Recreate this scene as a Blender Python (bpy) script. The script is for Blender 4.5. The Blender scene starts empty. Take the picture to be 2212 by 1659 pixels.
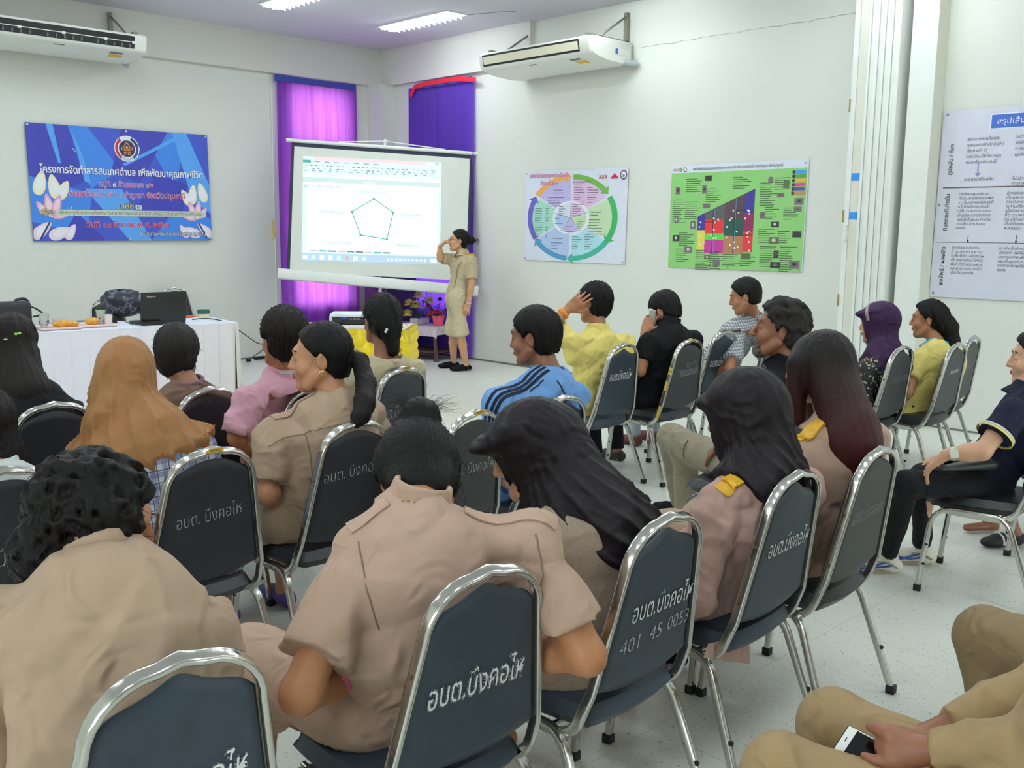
import bpy, bmesh, math, random
import numpy as np
from mathutils import Vector, Matrix, Quaternion
from mathutils.bvhtree import BVHTree
random.seed(7); np.random.seed(7)
SC = bpy.context.scene
COL = SC.collection
PI = math.pi

# ------------------------------------------------------------------ camera, world, exposure
EYE = 1.58
PITCH, ROLL, AZ = 0.1546275, 0.00898329, 0.77283453
FPX = 2130.25
def _cam_axes():
    fw = np.array([math.sin(AZ), math.cos(AZ), 0.]); rt = np.array([math.cos(AZ), -math.sin(AZ), 0.]); dn = np.array([0, 0, -1.])
    c, s = math.cos(PITCH), math.sin(PITCH); P = np.array([[1, 0, 0], [0, c, -s], [0, s, c]])
    c, s = math.cos(ROLL), math.sin(ROLL); R = np.array([[c, -s, 0], [s, c, 0], [0, 0, 1]])
    return R @ P @ np.array([rt, dn, fw])
W2C = _cam_axes()
cd = bpy.data.cameras.new('camera'); cam = bpy.data.objects.new('camera', cd); COL.objects.link(cam)
cd.sensor_width = 36.0; cd.lens = 36.0 * FPX / 2212.0; cd.clip_start = 0.05; cd.clip_end = 200
_m = Matrix.Identity(4)
for _i in range(3):
    _m[_i][0] = W2C[0][_i]; _m[_i][1] = -W2C[1][_i]; _m[_i][2] = -W2C[2][_i]
_m.translation = (0, 0, EYE)
cam.matrix_world = _m
SC.camera = cam

SC.view_settings.view_transform = 'Standard'
SC.view_settings.look = 'None'
SC.view_settings.exposure = 0.0
SC.view_settings.gamma = 1.0
SC.view_settings.use_curve_mapping = False
SC.cycles.use_denoising = True
SC.cycles.max_bounces = 8; SC.cycles.diffuse_bounces = 5; SC.cycles.transparent_max_bounces = 12
SC.cycles.caustics_reflective = False; SC.cycles.caustics_refractive = False
SC.cycles.sample_clamp_indirect = 6.0

LAMP_STRENGTH = 54.0          # fluorescent tubes in the ceiling fixtures
SKY_STRENGTH = 6.0            # daylight outside the windows and the open side of the hall
w = bpy.data.worlds.new('sky'); SC.world = w; w.use_nodes = True
w.node_tree.nodes['Background'].inputs[0].default_value = (0.95, 0.97, 1.0, 1)
w.node_tree.nodes['Background'].inputs[1].default_value = SKY_STRENGTH

def ray(px, py):
    return W2C.T @ np.array([(px - 1106) / FPX, (py - 829.5) / FPX, 1.0])
E0 = np.array([0, 0, EYE])
def at_z(px, py, z=0.0):
    d = ray(px, py); return E0 + d * ((z - EYE) / d[2])
def at_x(px, py, x):
    d = ray(px, py); return E0 + d * (x / d[0])
def at_y(px, py, y):
    d = ray(px, py); return E0 + d * (y / d[1])
def at_d(px, py, dep):
    return E0 + ray(px, py) * dep

# ------------------------------------------------------------------ materials
def lin(c):
    if isinstance(c, str):
        c = c.lstrip('#'); c = tuple(int(c[i:i + 2], 16) / 255 for i in (0, 2, 4))
    return tuple(((x / 12.92) if x <= 0.04045 else ((x + 0.055) / 1.055) ** 2.4) for x in c[:3])
_MATS = {}
def mat(name, col, rough=0.6, metal=0.0, var=0.06, scale=9.0, bump=0.0, bscale=120.0, stretch=None, spec=None, emit=0.0, alpha=None, sheen=0.0, coat=0.0):
    """plain surface: base colour broken up by object-space noise, optional fine bump"""
    if name in _MATS: return _MATS[name]
    m = bpy.data.materials.new(name); m.use_nodes = True; nt = m.node_tree; N = nt.nodes; L = nt.links
    b = N['Principled BSDF']; c = lin(col)
    b.inputs['Roughness'].default_value = rough; b.inputs['Metallic'].default_value = metal
    if spec is not None: b.inputs['Specular IOR Level'].default_value = spec
    if sheen: b.inputs['Sheen Weight'].default_value = sheen
    if coat: b.inputs['Coat Weight'].default_value = coat
    tc = N.new('ShaderNodeTexCoord'); mp = N.new('ShaderNodeMapping'); L.new(tc.outputs['Object'], mp.inputs[0])
    if stretch: mp.inputs['Scale'].default_value = stretch
    nz = N.new('ShaderNodeTexNoise'); nz.inputs['Scale'].default_value = scale; nz.inputs['Detail'].default_value = 4; L.new(mp.outputs[0], nz.inputs['Vector'])
    rp = N.new('ShaderNodeValToRGB'); L.new(nz.outputs['Fac'], rp.inputs[0])
    e = rp.color_ramp.elements; e[0].position = 0.3; e[1].position = 0.7
    e[0].color = tuple(x * (1 - var) for x in c) + (1,); e[1].color = tuple(min(1, x * (1 + var)) for x in c) + (1,)
    L.new(rp.outputs[0], b.inputs['Base Color'])
    if bump:
        n2 = N.new('ShaderNodeTexNoise'); n2.inputs['Scale'].default_value = bscale; n2.inputs['Detail'].default_value = 3; L.new(mp.outputs[0], n2.inputs['Vector'])
        bp = N.new('ShaderNodeBump'); bp.inputs['Strength'].default_value = bump; bp.inputs['Distance'].default_value = 0.01
        L.new(n2.outputs['Fac'], bp.inputs['Height']); L.new(bp.outputs[0], b.inputs['Normal'])
    if emit:
        b.inputs['Emission Color'].default_value = c + (1,); b.inputs['Emission Strength'].default_value = emit
    if alpha is not None:
        b.inputs['Alpha'].default_value = alpha
    _MATS[name] = m
    return m
def node_mat(name):
    m = bpy.data.materials.new(name); m.use_nodes = True
    return m, m.node_tree.nodes, m.node_tree.links, m.node_tree.nodes['Principled BSDF']

# ------------------------------------------------------------------ scene graph helpers
def tagp(o, label=None, cat=None, group=None, kind=None):
    if label: o['label'] = label
    if cat: o['category'] = cat
    if group: o['group'] = group
    if kind: o['kind'] = kind
    return o
def empty(name, loc, label, cat, group=None, rz=0.0):
    o = bpy.data.objects.new(name, None); COL.objects.link(o); o.location = loc; o.rotation_euler = (0, 0, rz)
    o.empty_display_size = 0.1
    return tagp(o, label, cat, group)
def link_mesh(name, me, mats, parent=None, world=True):
    o = bpy.data.objects.new(name, me); COL.objects.link(o)
    if not isinstance(mats, (list, tuple)): mats = [mats]
    for m in mats: me.materials.append(m)
    if parent is not None:
        o.parent = parent
        if world:     # geometry given in world space: keep it there
            o.matrix_parent_inverse = base_matrix(parent).inverted()
    return o
def base_matrix(o):
    m = Matrix.LocRotScale(o.location, o.rotation_euler, o.scale)
    if o.parent: m = base_matrix(o.parent) @ o.matrix_parent_inverse @ m
    return m
def copy_tree(o, parent=None):
    c = o.copy(); COL.objects.link(c)
    if parent is not None: c.parent = parent
    for ch in list(o.children): copy_tree(ch, c)
    return c

class MB:
    """mesh builder: collects shapes, links ONE mesh object"""
    def __init__(self): self.v = []; self.f = []; self.mi = []; self.sm = []
    def add(self, vs, fs, mi=0, smooth=False):
        o = len(self.v); self.v += [tuple(map(float, p)) for p in vs]
        for f in fs: self.f.append(tuple(i + o for i in f)); self.mi.append(mi); self.sm.append(smooth)
        return self
    def box(self, lo, hi, mi=0, M=None, bev=0.0):
        if bev > 0:
            bm = bmesh.new(); r = bmesh.ops.create_cube(bm, size=1.0)
            for v in bm.verts:
                v.co = Vector(((lo[i] + hi[i]) / 2 + v.co[i] * (hi[i] - lo[i]) for i in range(3)))
            bmesh.ops.bevel(bm, geom=bm.edges[:], offset=bev, segments=3, profile=0.6, affect='EDGES')
            bm.verts.index_update(); vs = [v.co.copy() for v in bm.verts]; fs = [[v.index for v in f.verts] for f in bm.faces]; bm.free()
        else:
            x0, y0, z0 = lo; x1, y1, z1 = hi
            vs = [(x0, y0, z0), (x1, y0, z0), (x1, y1, z0), (x0, y1, z0), (x0, y0, z1), (x1, y0, z1), (x1, y1, z1), (x0, y1, z1)]
            fs = [(0, 3, 2, 1), (4, 5, 6, 7), (0, 1, 5, 4), (1, 2, 6, 5), (2, 3, 7, 6), (3, 0, 4, 7)]
        if M is not None: vs = [M @ Vector(p) for p in vs]
        return self.add(vs, fs, mi, bev > 0)
    def tube(self, pts, r, n=10, mi=0, closed=False, sec=None, up=None, caps=True):
        """sweep a round (or sec=(a,b) flat rounded-rectangle) section along pts"""
        P = [np.array(p, float) for p in pts]; k = len(P)
        T = []
        for i in range(k):
            a = P[i - 1] if (i > 0 or closed) else P[i]; b = P[(i + 1) % k] if (i < k - 1 or closed) else P[i]
            t = b - a; T.append(t / (np.linalg.norm(t) + 1e-12))
        ref = np.array(up if up is not None else (0, 0, 1.0), float)
        if abs(T[0] @ ref) > 0.95 and up is None: ref = np.array((1.0, 0, 0))
        u = ref - T[0] * (ref @ T[0]); u /= np.linalg.norm(u)
        rr = r if hasattr(r, '__len__') else [r] * k
        vs = []
        if sec:
            prof = []
            for j in range(n):
                th = 2 * PI * (j + .5) / n; c, s = math.cos(th), math.sin(th); e = 0.45
                prof.append((math.copysign(abs(c) ** e, c) * sec[0], math.copysign(abs(s) ** e, s) * sec[1]))
        else:
            prof = [(math.cos(2 * PI * j / n), math.sin(2 * PI * j / n)) for j in range(n)]
        for i in range(k):
            t = T[i]
            if up is not None:
                u2 = ref - t * (ref @ t)
                u = u2 / np.linalg.norm(u2) if np.linalg.norm(u2) > 1e-3 else u
            u = u - t * (u @ t); u /= np.linalg.norm(u) + 1e-12
            w_ = np.cross(t, u)
            for a, b in prof:
                q = (1.0 if sec else rr[i])
                vs.append(P[i] + u * a * q + w_ * b * q)
        fs = []
        for i in range(k if closed else k - 1):
            i2 = (i + 1) % k
            for j in range(n):
                j2 = (j + 1) % n; fs.append((i * n + j, i * n + j2, i2 * n + j2, i2 * n + j))
        if not closed and caps:
            fs.append(tuple(range(n - 1, -1, -1))); fs.append(tuple((k - 1) * n + j for j in range(n)))
        return self.add(vs, fs, mi, True)
    def lathe(self, prof, c=(0, 0, 0), n=20, mi=0, M=None, sx=1.0):
        vs = []; k = len(prof)
        for r, z in prof:
            for j in range(n):
                th = 2 * PI * j / n; p = Vector((c[0] + r * math.cos(th) * sx, c[1] + r * math.sin(th), c[2] + z)); vs.append(M @ p if M is not None else p)
        fs = [(i * n + j, i * n + (j + 1) % n, (i + 1) * n + (j + 1) % n, (i + 1) * n + j) for i in range(k - 1) for j in range(n)]
        if prof[0][0] > 1e-6: fs.append(tuple(range(n - 1, -1, -1)))
        if prof[-1][0] > 1e-6: fs.append(tuple((k - 1) * n + j for j in range(n)))
        return self.add(vs, fs, mi, True)
    def ball(self, c, r, n=12, mi=0):
        r = (r, r, r) if not hasattr(r, '__len__') else r
        vs = [(c[0], c[1], c[2] - r[2])]
        for i in range(1, n // 2):
            ph = -PI / 2 + PI * i / (n // 2)
            for j in range(n):
                th = 2 * PI * j / n; vs.append((c[0] + r[0] * math.cos(ph) * math.cos(th), c[1] + r[1] * math.cos(ph) * math.sin(th), c[2] + r[2] * math.sin(ph)))
        vs.append((c[0], c[1], c[2] + r[2])); m_ = n // 2 - 1; fs = []
        for j in range(n):
            fs.append((0, 1 + (j + 1) % n, 1 + j)); fs.append((len(vs) - 1, 1 + (m_ - 1) * n + j, 1 + (m_ - 1) * n + (j + 1) % n))
        for i in range(m_ - 1):
            for j in range(n):
                a = 1 + i * n + j; b = 1 + i * n + (j + 1) % n; fs.append((a, b, b + n, a + n))
        return self.add(vs, fs, mi, True)
    def grid(self, fn, nu, nv, mi=0, thick=None):
        """surface fn(u,v)->xyz for u,v in 0..1; thick gives it a back face (offset along +normal estimate)"""
        pts = [fn(i / nu, j / nv) for i in range(nu + 1) for j in range(nv + 1)]
        fs = [(i * (nv + 1) + j, (i + 1) * (nv + 1) + j, (i + 1) * (nv + 1) + j + 1, i * (nv + 1) + j + 1) for i in range(nu) for j in range(nv)]
        return self.add(pts, fs, mi, True)
    def build(self, name, mats, parent=None, world=True):
        me = bpy.data.meshes.new(name); me.from_pydata(self.v, [], self.f)
        me.polygons.foreach_set('material_index', self.mi); me.polygons.foreach_set('use_smooth', self.sm)
        o = link_mesh(name, me, mats, parent, world)
        bm = bmesh.new(); bm.from_mesh(me); bmesh.ops.recalc_face_normals(bm, faces=bm.faces[:])
        for e in bm.edges:
            if len(e.link_faces) == 2 and e.calc_face_angle(0) > 0.7: e.smooth = False
        bm.to_mesh(me); bm.free()
        return o
def struct(name, mb, mats):
    o = mb.build(name, mats); o['kind'] = 'structure'; return o
def arc(c, r, a0, a1, n, e1=(1, 0, 0), e2=(0, 0, 1)):
    c, e1, e2 = (np.array(q, float) for q in (c, e1, e2))
    return [c + e1 * r * math.cos(a0 + (a1 - a0) * i / n) + e2 * r * math.sin(a0 + (a1 - a0) * i / n) for i in range(n + 1)]
def bez(p0, p1, p2, p3, n):
    p0, p1, p2, p3 = (np.array(q, float) for q in (p0, p1, p2, p3)); o = []
    for i in range(n + 1):
        t = i / n; o.append(p0 * (1 - t) ** 3 + 3 * p1 * t * (1 - t) ** 2 + 3 * p2 * t * t * (1 - t) + p3 * t ** 3)
    return o
def spline(P, n=6):
    P = [np.array(p, float) for p in P]; o = []
    for i in range(len(P) - 1):
        a = P[max(i - 1, 0)]; b = P[i]; c = P[i + 1]; d = P[min(i + 2, len(P) - 1)]
        for k in range(n):
            t = k / n; o.append(0.5 * ((2 * b) + (c - a) * t + (2 * a - 5 * b + 4 * c - d) * t * t + (3 * b - a - 3 * c + d) * t ** 3))
    o.append(P[-1]); return o

# ------------------------------------------------------------------ lettering and printed sheets
def text_geo(s, size=1.0, offset=0.0, align='CENTER', res=2, shear=0.0, spacing=1.0):
    c = bpy.data.curves.new('t', 'FONT'); c.body = s; c.size = size; c.resolution_u = res; c.offset = offset
    c.align_x = align; c.shear = shear; c.space_character = spacing
    o = bpy.data.objects.new('t', c); COL.objects.link(o)
    dg = bpy.context.evaluated_depsgraph_get(); me = bpy.data.meshes.new_from_object(o.evaluated_get(dg))
    v = [(p.co.x, p.co.y) for p in me.vertices]; f = [tuple(p.vertices) for p in me.polygons]
    bpy.data.objects.remove(o); bpy.data.curves.remove(c); bpy.data.meshes.remove(me)
    return v, f
class Sheet:
    """a printed sheet: 2-D shapes in metres (x right, y up), layered a hair apart, one mesh"""
    def __init__(self, O, ex, ey, step=0.0008):
        self.O = np.array(O, float); self.ex = np.array(ex, float) ; self.ey = np.array(ey, float)
        self.n = np.cross(self.ex, self.ey); self.n /= np.linalg.norm(self.n)
        self.mb = MB(); self.mats = []; self.step = step; self.k = 0
    def mi(self, m):
        if m not in self.mats: self.mats.append(m)
        return self.mats.index(m)
    def P(self, x, y, l=0.0): return self.O + self.ex * x + self.ey * y + self.n * (l * self.step)
    def poly(self, pts, m, l=1):
        self.k += 1; l += (self.k % 400) * .002; self.mb.add([self.P(x, y, l) for x, y in pts], [tuple(range(len(pts)))], self.mi(m)); return self
    def rect(self, x0, y0, x1, y1, m, l=1): return self.poly([(x0, y0), (x1, y0), (x1, y1), (x0, y1)], m, l)
    def ell(self, cx, cy, rx, ry, m, l=1, n=28, a0=0, a1=2 * PI):
        return self.poly([(cx + rx * math.cos(a0 + (a1 - a0) * i / n), cy + ry * math.sin(a0 + (a1 - a0) * i / n)) for i in range(n)], m, l)
    def ring(self, cx, cy, r0, r1, a0, a1, m, l=1, n=20):
        for i in range(n):
            t0 = a0 + (a1 - a0) * i / n; t1 = a0 + (a1 - a0) * (i + 1) / n
            self.poly([(cx + r0 * math.cos(t0), cy + r0 * math.sin(t0)), (cx + r1 * math.cos(t0), cy + r1 * math.sin(t0)), (cx + r1 * math.cos(t1), cy + r1 * math.sin(t1)), (cx + r0 * math.cos(t1), cy + r0 * math.sin(t1))], m, l)
        return self
    def line(self, x0, y0, x1, y1, wd, m, l=1):
        d = math.hypot(x1 - x0, y1 - y0) or 1; nx, ny = -(y1 - y0) / d * wd / 2, (x1 - x0) / d * wd / 2
        return self.poly([(x0 + nx, y0 + ny), (x0 - nx, y0 - ny), (x1 - nx, y1 - ny), (x1 + nx, y1 + ny)], m, l)
    def text(self, s, x, y, size, m, l=2, width=None, align='CENTER', rot=0.0, shadow=None, so=0.02, bold=0.0, height=1.0):
        for layer, mm, off in (((l, shadow, so), (l + 1, m, bold)) if shadow is not None else ((l, m, bold),)):
            v, f = text_geo(s, 1.0, off, align)
            if not v: return self
            k = size
            xs = [p[0] for p in v]
            kx = k if width is None else width / (max(xs) - min(xs))
            mx = 0 if width is None or align == 'LEFT' else (max(xs) + min(xs)) / 2
            c, sn = math.cos(rot), math.sin(rot)
            pts = [((px - mx) * kx, py * k * height) for px, py in v]
            self.mb.add([self.P(x + c * a - sn * b, y + sn * a + c * b, layer) for a, b in pts], f, self.mi(mm))
        return self
    def build(self, name, parent=None): return self.mb.build(name, self.mats, parent)
# ------------------------------------------------------------------ the hall
XB, YA, ZC = 8.10, 10.80, 3.86          # right wall plane, front wall plane, ceiling
X0, Y0 = -2.2, -4.2
def floor_mat():
    m, N, L, b = node_mat('terrazzo_floor')
    tc = N.new('ShaderNodeTexCoord')
    vo = N.new('ShaderNodeTexVoronoi'); vo.inputs['Scale'].default_value = 55; L.new(tc.outputs['Object'], vo.inputs['Vector'])
    nz = N.new('ShaderNodeTexNoise'); nz.inputs['Scale'].default_value = 48; nz.inputs['Detail'].default_value = 5; nz.inputs['Roughness'].default_value = .7
    mp = N.new('ShaderNodeMapping'); mp.inputs['Rotation'].default_value = (0, 0, .7); mp.inputs['Scale'].default_value = (1, 2.2, 1)
    L.new(tc.outputs['Object'], mp.inputs[0]); L.new(mp.outputs[0], nz.inputs['Vector'])
    rp = N.new('ShaderNodeValToRGB'); rp.color_ramp.elements[0].position = .60; rp.color_ramp.elements[1].position = .645
    rp.color_ramp.elements[0].color = (0, 0, 0, 1); rp.color_ramp.elements[1].color = (1, 1, 1, 1); L.new(nz.outputs['Fac'], rp.inputs[0])
    n2 = N.new('ShaderNodeTexNoise'); n2.inputs['Scale'].default_value = 1.1; n2.inputs['Detail'].default_value = 5; L.new(tc.outputs['Object'], n2.inputs['Vector'])
    base = N.new('ShaderNodeMix'); base.data_type = 'RGBA'; L.new(n2.outputs['Fac'], base.inputs['Factor'])
    base.inputs['A'].default_value = lin('#d9dcd0') + (1,); base.inputs['B'].default_value = lin('#e6e8df') + (1,)
    chip = N.new('ShaderNodeMix'); chip.data_type = 'RGBA'; L.new(rp.outputs[0], chip.inputs['Factor']); L.new(base.outputs['Result'], chip.inputs['A'])
    chip.inputs['B'].default_value = lin('#85847b') + (1,)
    br = N.new('ShaderNodeTexBrick'); br.offset = 0; br.inputs['Scale'].default_value = 1.0; br.inputs['Brick Width'].default_value = .6; br.inputs['Row Height'].default_value = .6
    br.inputs['Mortar Size'].default_value = .0022; br.inputs['Mortar Smooth'].default_value = .4
    br.inputs['Color1'].default_value = br.inputs['Color2'].default_value = (0, 0, 0, 1); br.inputs['Mortar'].default_value = (1, 1, 1, 1)
    L.new(tc.outputs['Object'], br.inputs['Vector'])
    ma = N.new('ShaderNodeMath'); ma.operation = 'MULTIPLY'; ma.inputs[1].default_value = .35; L.new(br.outputs['Color'], ma.inputs[0])
    jn = N.new('ShaderNodeMix'); jn.data_type = 'RGBA'; L.new(ma.outputs[0], jn.inputs['Factor']); L.new(chip.outputs['Result'], jn.inputs['A'])
    jn.inputs['B'].default_value = lin('#8d8f86') + (1,)
    L.new(jn.outputs['Result'], b.inputs['Base Color'])
    b.inputs['Roughness'].default_value = .32; b.inputs['Specular IOR Level'].default_value = .4
    return m
M_FLOOR = floor_mat()
M_WALL = mat('wall_paint', '#dfe1d9', .75, var=.015, scale=1.4, bump=.06, bscale=60)
M_BEAM = mat('beam_paint', '#dcdbd3', .75, var=.015, scale=1.4)
M_CEIL = mat('ceiling_paint', '#dcdae2', .85, var=.02, scale=.9)
M_WHITE = mat('white_paint', '#e8ebe6', .45, var=.02)
M_CREAMP = mat('cream_paint', '#e0ded0', .5, var=.02)
M_ALU = mat('aluminium', '#c7c9c8', .35, .8, var=.05)
M_DARKGAP = mat('dark_gap', '#151517', .8)
M_CRACK = mat('plaster_crack', '#a9a79c', .9)
M_MARK = mat('wall_scuff', '#7d776c', .9)

mb = MB(); mb.box((X0, Y0, -.12), (XB + .2, YA + .2, 0)); FLOOR = struct('floor', mb, M_FLOOR)
mb = MB(); mb.box((X0, Y0, ZC), (XB + .2, YA + .2, ZC + .15)); struct('ceiling', mb, M_CEIL)
# front wall with the window behind the magenta curtain
WX0, WX1, WZ0, WZ1 = 6.66, 7.57, .62, 3.36
mb = MB(); mb.box((X0, YA, 0), (WX0, YA + .2, ZC)).box((WX1, YA, 0), (XB + .2, YA + .2, ZC)).box((WX0, YA, 0), (WX1, YA + .2, WZ0)).box((WX0, YA, WZ1), (WX1, YA + .2, ZC))
mb.box((6.44, YA - .012, 0), (6.452, YA, 3.41), 1)
struct('wall_front', mb, [M_WALL, M_CREAMP])
# right wall with the window behind the violet curtain
VY0, VY1, VZ0, VZ1 = 9.10, 10.12, .60, 1.75
mb = MB(); mb.box((XB, Y0, 0), (XB + .2, VY0, ZC)).box((XB, VY1, 0), (XB + .2, YA + .2, ZC)).box((XB, VY0, 0), (XB + .2, VY1, VZ0)).box((XB, VY0, VZ1), (XB + .2, VY1, ZC))
struct('wall_right', mb, [M_WALL])
# back wall with a wide glazed opening, left wall closed
mb = MB(); mb.box((X0 - .2, Y0 - .2, 0), (3.2, Y0, ZC)).box((7.6, Y0 - .2, 0), (XB + .2, Y0, ZC)).box((3.2, Y0 - .2, 2.7), (7.6, Y0, ZC)); struct('wall_back', mb, M_WALL)
mb = MB(); mb.box((X0 - .2, Y0, 0), (X0, YA + .2, 1.0)).box((X0 - .2, Y0, 2.8), (X0, YA + .2, ZC)).box((X0 - .2, Y0, 1.0), (X0, -1.0, 2.8)).box((X0 - .2, 2.0, 1.0), (X0, YA + .2, 2.8)); struct('wall_left', mb, M_WALL)
# roof beams round the top of the walls
mb = MB(); mb.box((X0, YA - .07, 3.41), (XB, YA, ZC)); struct('trim_1', mb, M_BEAM)
mb = MB(); mb.box((XB - .07, 8.0, 3.41), (XB, YA, ZC)); struct('trim_2', mb, M_BEAM)
mb = MB(); mb.box((7.86, 10.52, 0), (XB, YA, 3.41)); struct('trim_3', mb, M_WALL)              # corner column
mb = MB(); mb.box((XB - .2, 3.42, 0), (XB, 3.62, ZC)); struct('trim_4', mb, M_WHITE)             # jamb column beside the folding door
mb = MB(); mb.box((XB - .05, Y0, 0), (XB, 3.42, .005)); 
# skirting lines where walls meet the floor
M_BASE = mat('skirting_grey', '#6f7069', .8)  # plain grey for the thin strip at the wall foot
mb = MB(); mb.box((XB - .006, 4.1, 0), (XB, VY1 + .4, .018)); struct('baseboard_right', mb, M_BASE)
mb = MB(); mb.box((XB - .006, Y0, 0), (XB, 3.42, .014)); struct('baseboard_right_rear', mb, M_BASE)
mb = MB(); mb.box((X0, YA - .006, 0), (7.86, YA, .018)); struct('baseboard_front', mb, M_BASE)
# hairline crack along the right wall
pts = []; rnd = random.Random(3)
for i in range(34):
    y = 6.5 - i * .075; pts.append((XB - .0015, y, 3.405 + rnd.uniform(-.008, .008)))
mb = MB(); mb.tube(pts, .0022, 4); struct('trim_5', mb, M_CRACK)

def window(n, mbf, mbg):
    f = mbf.build('window_%d' % n, M_ALU); f['kind'] = 'structure'; g = mbg.build('pane', M_PANE, f); return f
m, N, L, b = node_mat('clear_glass'); N.remove(b)
tr = N.new('ShaderNodeBsdfTransparent'); gl = N.new('ShaderNodeBsdfGlossy'); gl.inputs['Roughness'].default_value = .03; mx = N.new('ShaderNodeMixShader'); mx.inputs[0].default_value = .06
tr.inputs[0].default_value = (.93, .97, .96, 1); L.new(tr.outputs[0], mx.inputs[1]); L.new(gl.outputs[0], mx.inputs[2]); L.new(mx.outputs[0], N['Material Output'].inputs[0]); M_PANE = m
a = MB(); t = .05
a.box((WX0, YA + .08, WZ0), (WX0 + t, YA + .13, WZ1)).box((WX1 - t, YA + .08, WZ0), (WX1, YA + .13, WZ1)).box((WX0, YA + .08, WZ0), (WX1, YA + .13, WZ0 + t)).box((WX0, YA + .08, WZ1 - t), (WX1, YA + .13, WZ1)).box((WX0, YA + .08, 2.62), (WX1, YA + .13, 2.70))
g = MB(); g.box((WX0, YA + .1, WZ0), (WX1, YA + .106, WZ1)); window(1, a, g)
a = MB(); a.box((XB + .08, VY0, VZ0), (XB + .13, VY0 + t, VZ1)).box((XB + .08, VY1 - t, VZ0), (XB + .13, VY1, VZ1)).box((XB + .08, VY0, VZ0), (XB + .13, VY1, VZ0 + t)).box((XB + .08, VY0, VZ1 - t), (XB + .13, VY1, VZ1))
g = MB(); g.box((XB + .1, VY0, VZ0), (XB + .106, VY1, VZ1)); window(2, a, g)
# glazed opening of the back wall
a = MB()
for i in range(5):
    x = 3.2 + 1.1 * i; a.box((x - .03, Y0 - .12, 0), (x + .03, Y0 - .06, 2.7))
a.box((3.2, Y0 - .12, 2.64), (7.6, Y0 - .06, 2.7)); g = MB(); g.box((3.2, Y0 - .1, 0), (7.6, Y0 - .094, 2.7)); window(3, a, g)
a = MB()
for i in range(4): a.box((X0 - .12, -1 + i - .025, 1), (X0 - .06, -1 + i + .025, 2.8))
g = MB(); g.box((X0 - .1, -1, 1), (X0 - .094, 2, 2.8)); window(4, a, g)
mb = MB(); mb.box((-60, -60, -.3), (60, 60, -.14)); o = struct('ground', mb, mat('outside_ground', '#a9a89a', .9))

# ---- folding partition, stacked open against the right wall
fd = empty('folding_door', (XB - .3, 3.85, 0), 'white folding partition door, its leaves stacked flat against the right wall by the green poster', 'door')
mb = MB(); mb.box((XB - .26, 4.03, 0.01), (XB - .002, 4.075, ZC - .01)); mb.build('hinge_stile', M_WHITE, fd)
mb = MB(); mb.box((XB - .255, 3.955, 0.01), (XB - .02, 4.028, ZC - .01)); mb.build('lead_post', M_CREAMP, fd)
y = 3.95
for i in range(9):
    th = .021 + .006 * (i % 3); mb = MB(); mb.box((XB - .27 + .012 * (i % 2), y - th, .012), (XB - .03, y, ZC - .012), bev=.003); mb.build('door_leaf', M_WHITE, fd); y -= th + .0035
for z in (3.62, 2.62, 1.72, 1.02):
    mb = MB(); mb.box((XB - .268, 4.073, z - .05), (XB - .25, 4.083, z + .05)); mb.build('hinge', mat('brass', '#a08a4d', .4, .7), fd)
mb = MB(); q = at_x(1866, 503, XB - .27); mb.tube([(XB - .262, 4.035, q[2] - .07), (XB - .30, 4.035, q[2] - .06), (XB - .30, 4.035, q[2] + .06), (XB - .262, 4.035, q[2] + .07)], .009, 8); mb.build('pull_handle', M_WHITE, fd)
M_BLUETAPE = mat('blue_tape', '#2d8fe0', .5)
for k, py in enumerate((381, 466)):
    q = at_x(1882, py, XB - .256)
    mb = MB(); mb.box((XB - .258, 3.957, q[2] - .03), (XB - .2545, 4.027, q[2] + .03)); o = mb.build('tape_strip', M_BLUETAPE)
    tagp(o, ['blue tape strip on the folding door post, the upper one', 'blue tape strip on the folding door post, the lower one by the handle'][k], 'tape', 'blue tape on the folding door')
# jamb edge seam
mb = MB(); mb.box((XB - .2005, 3.415, 0), (XB, 3.42, ZC)); struct('trim_6', mb, M_CREAMP)

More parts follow.
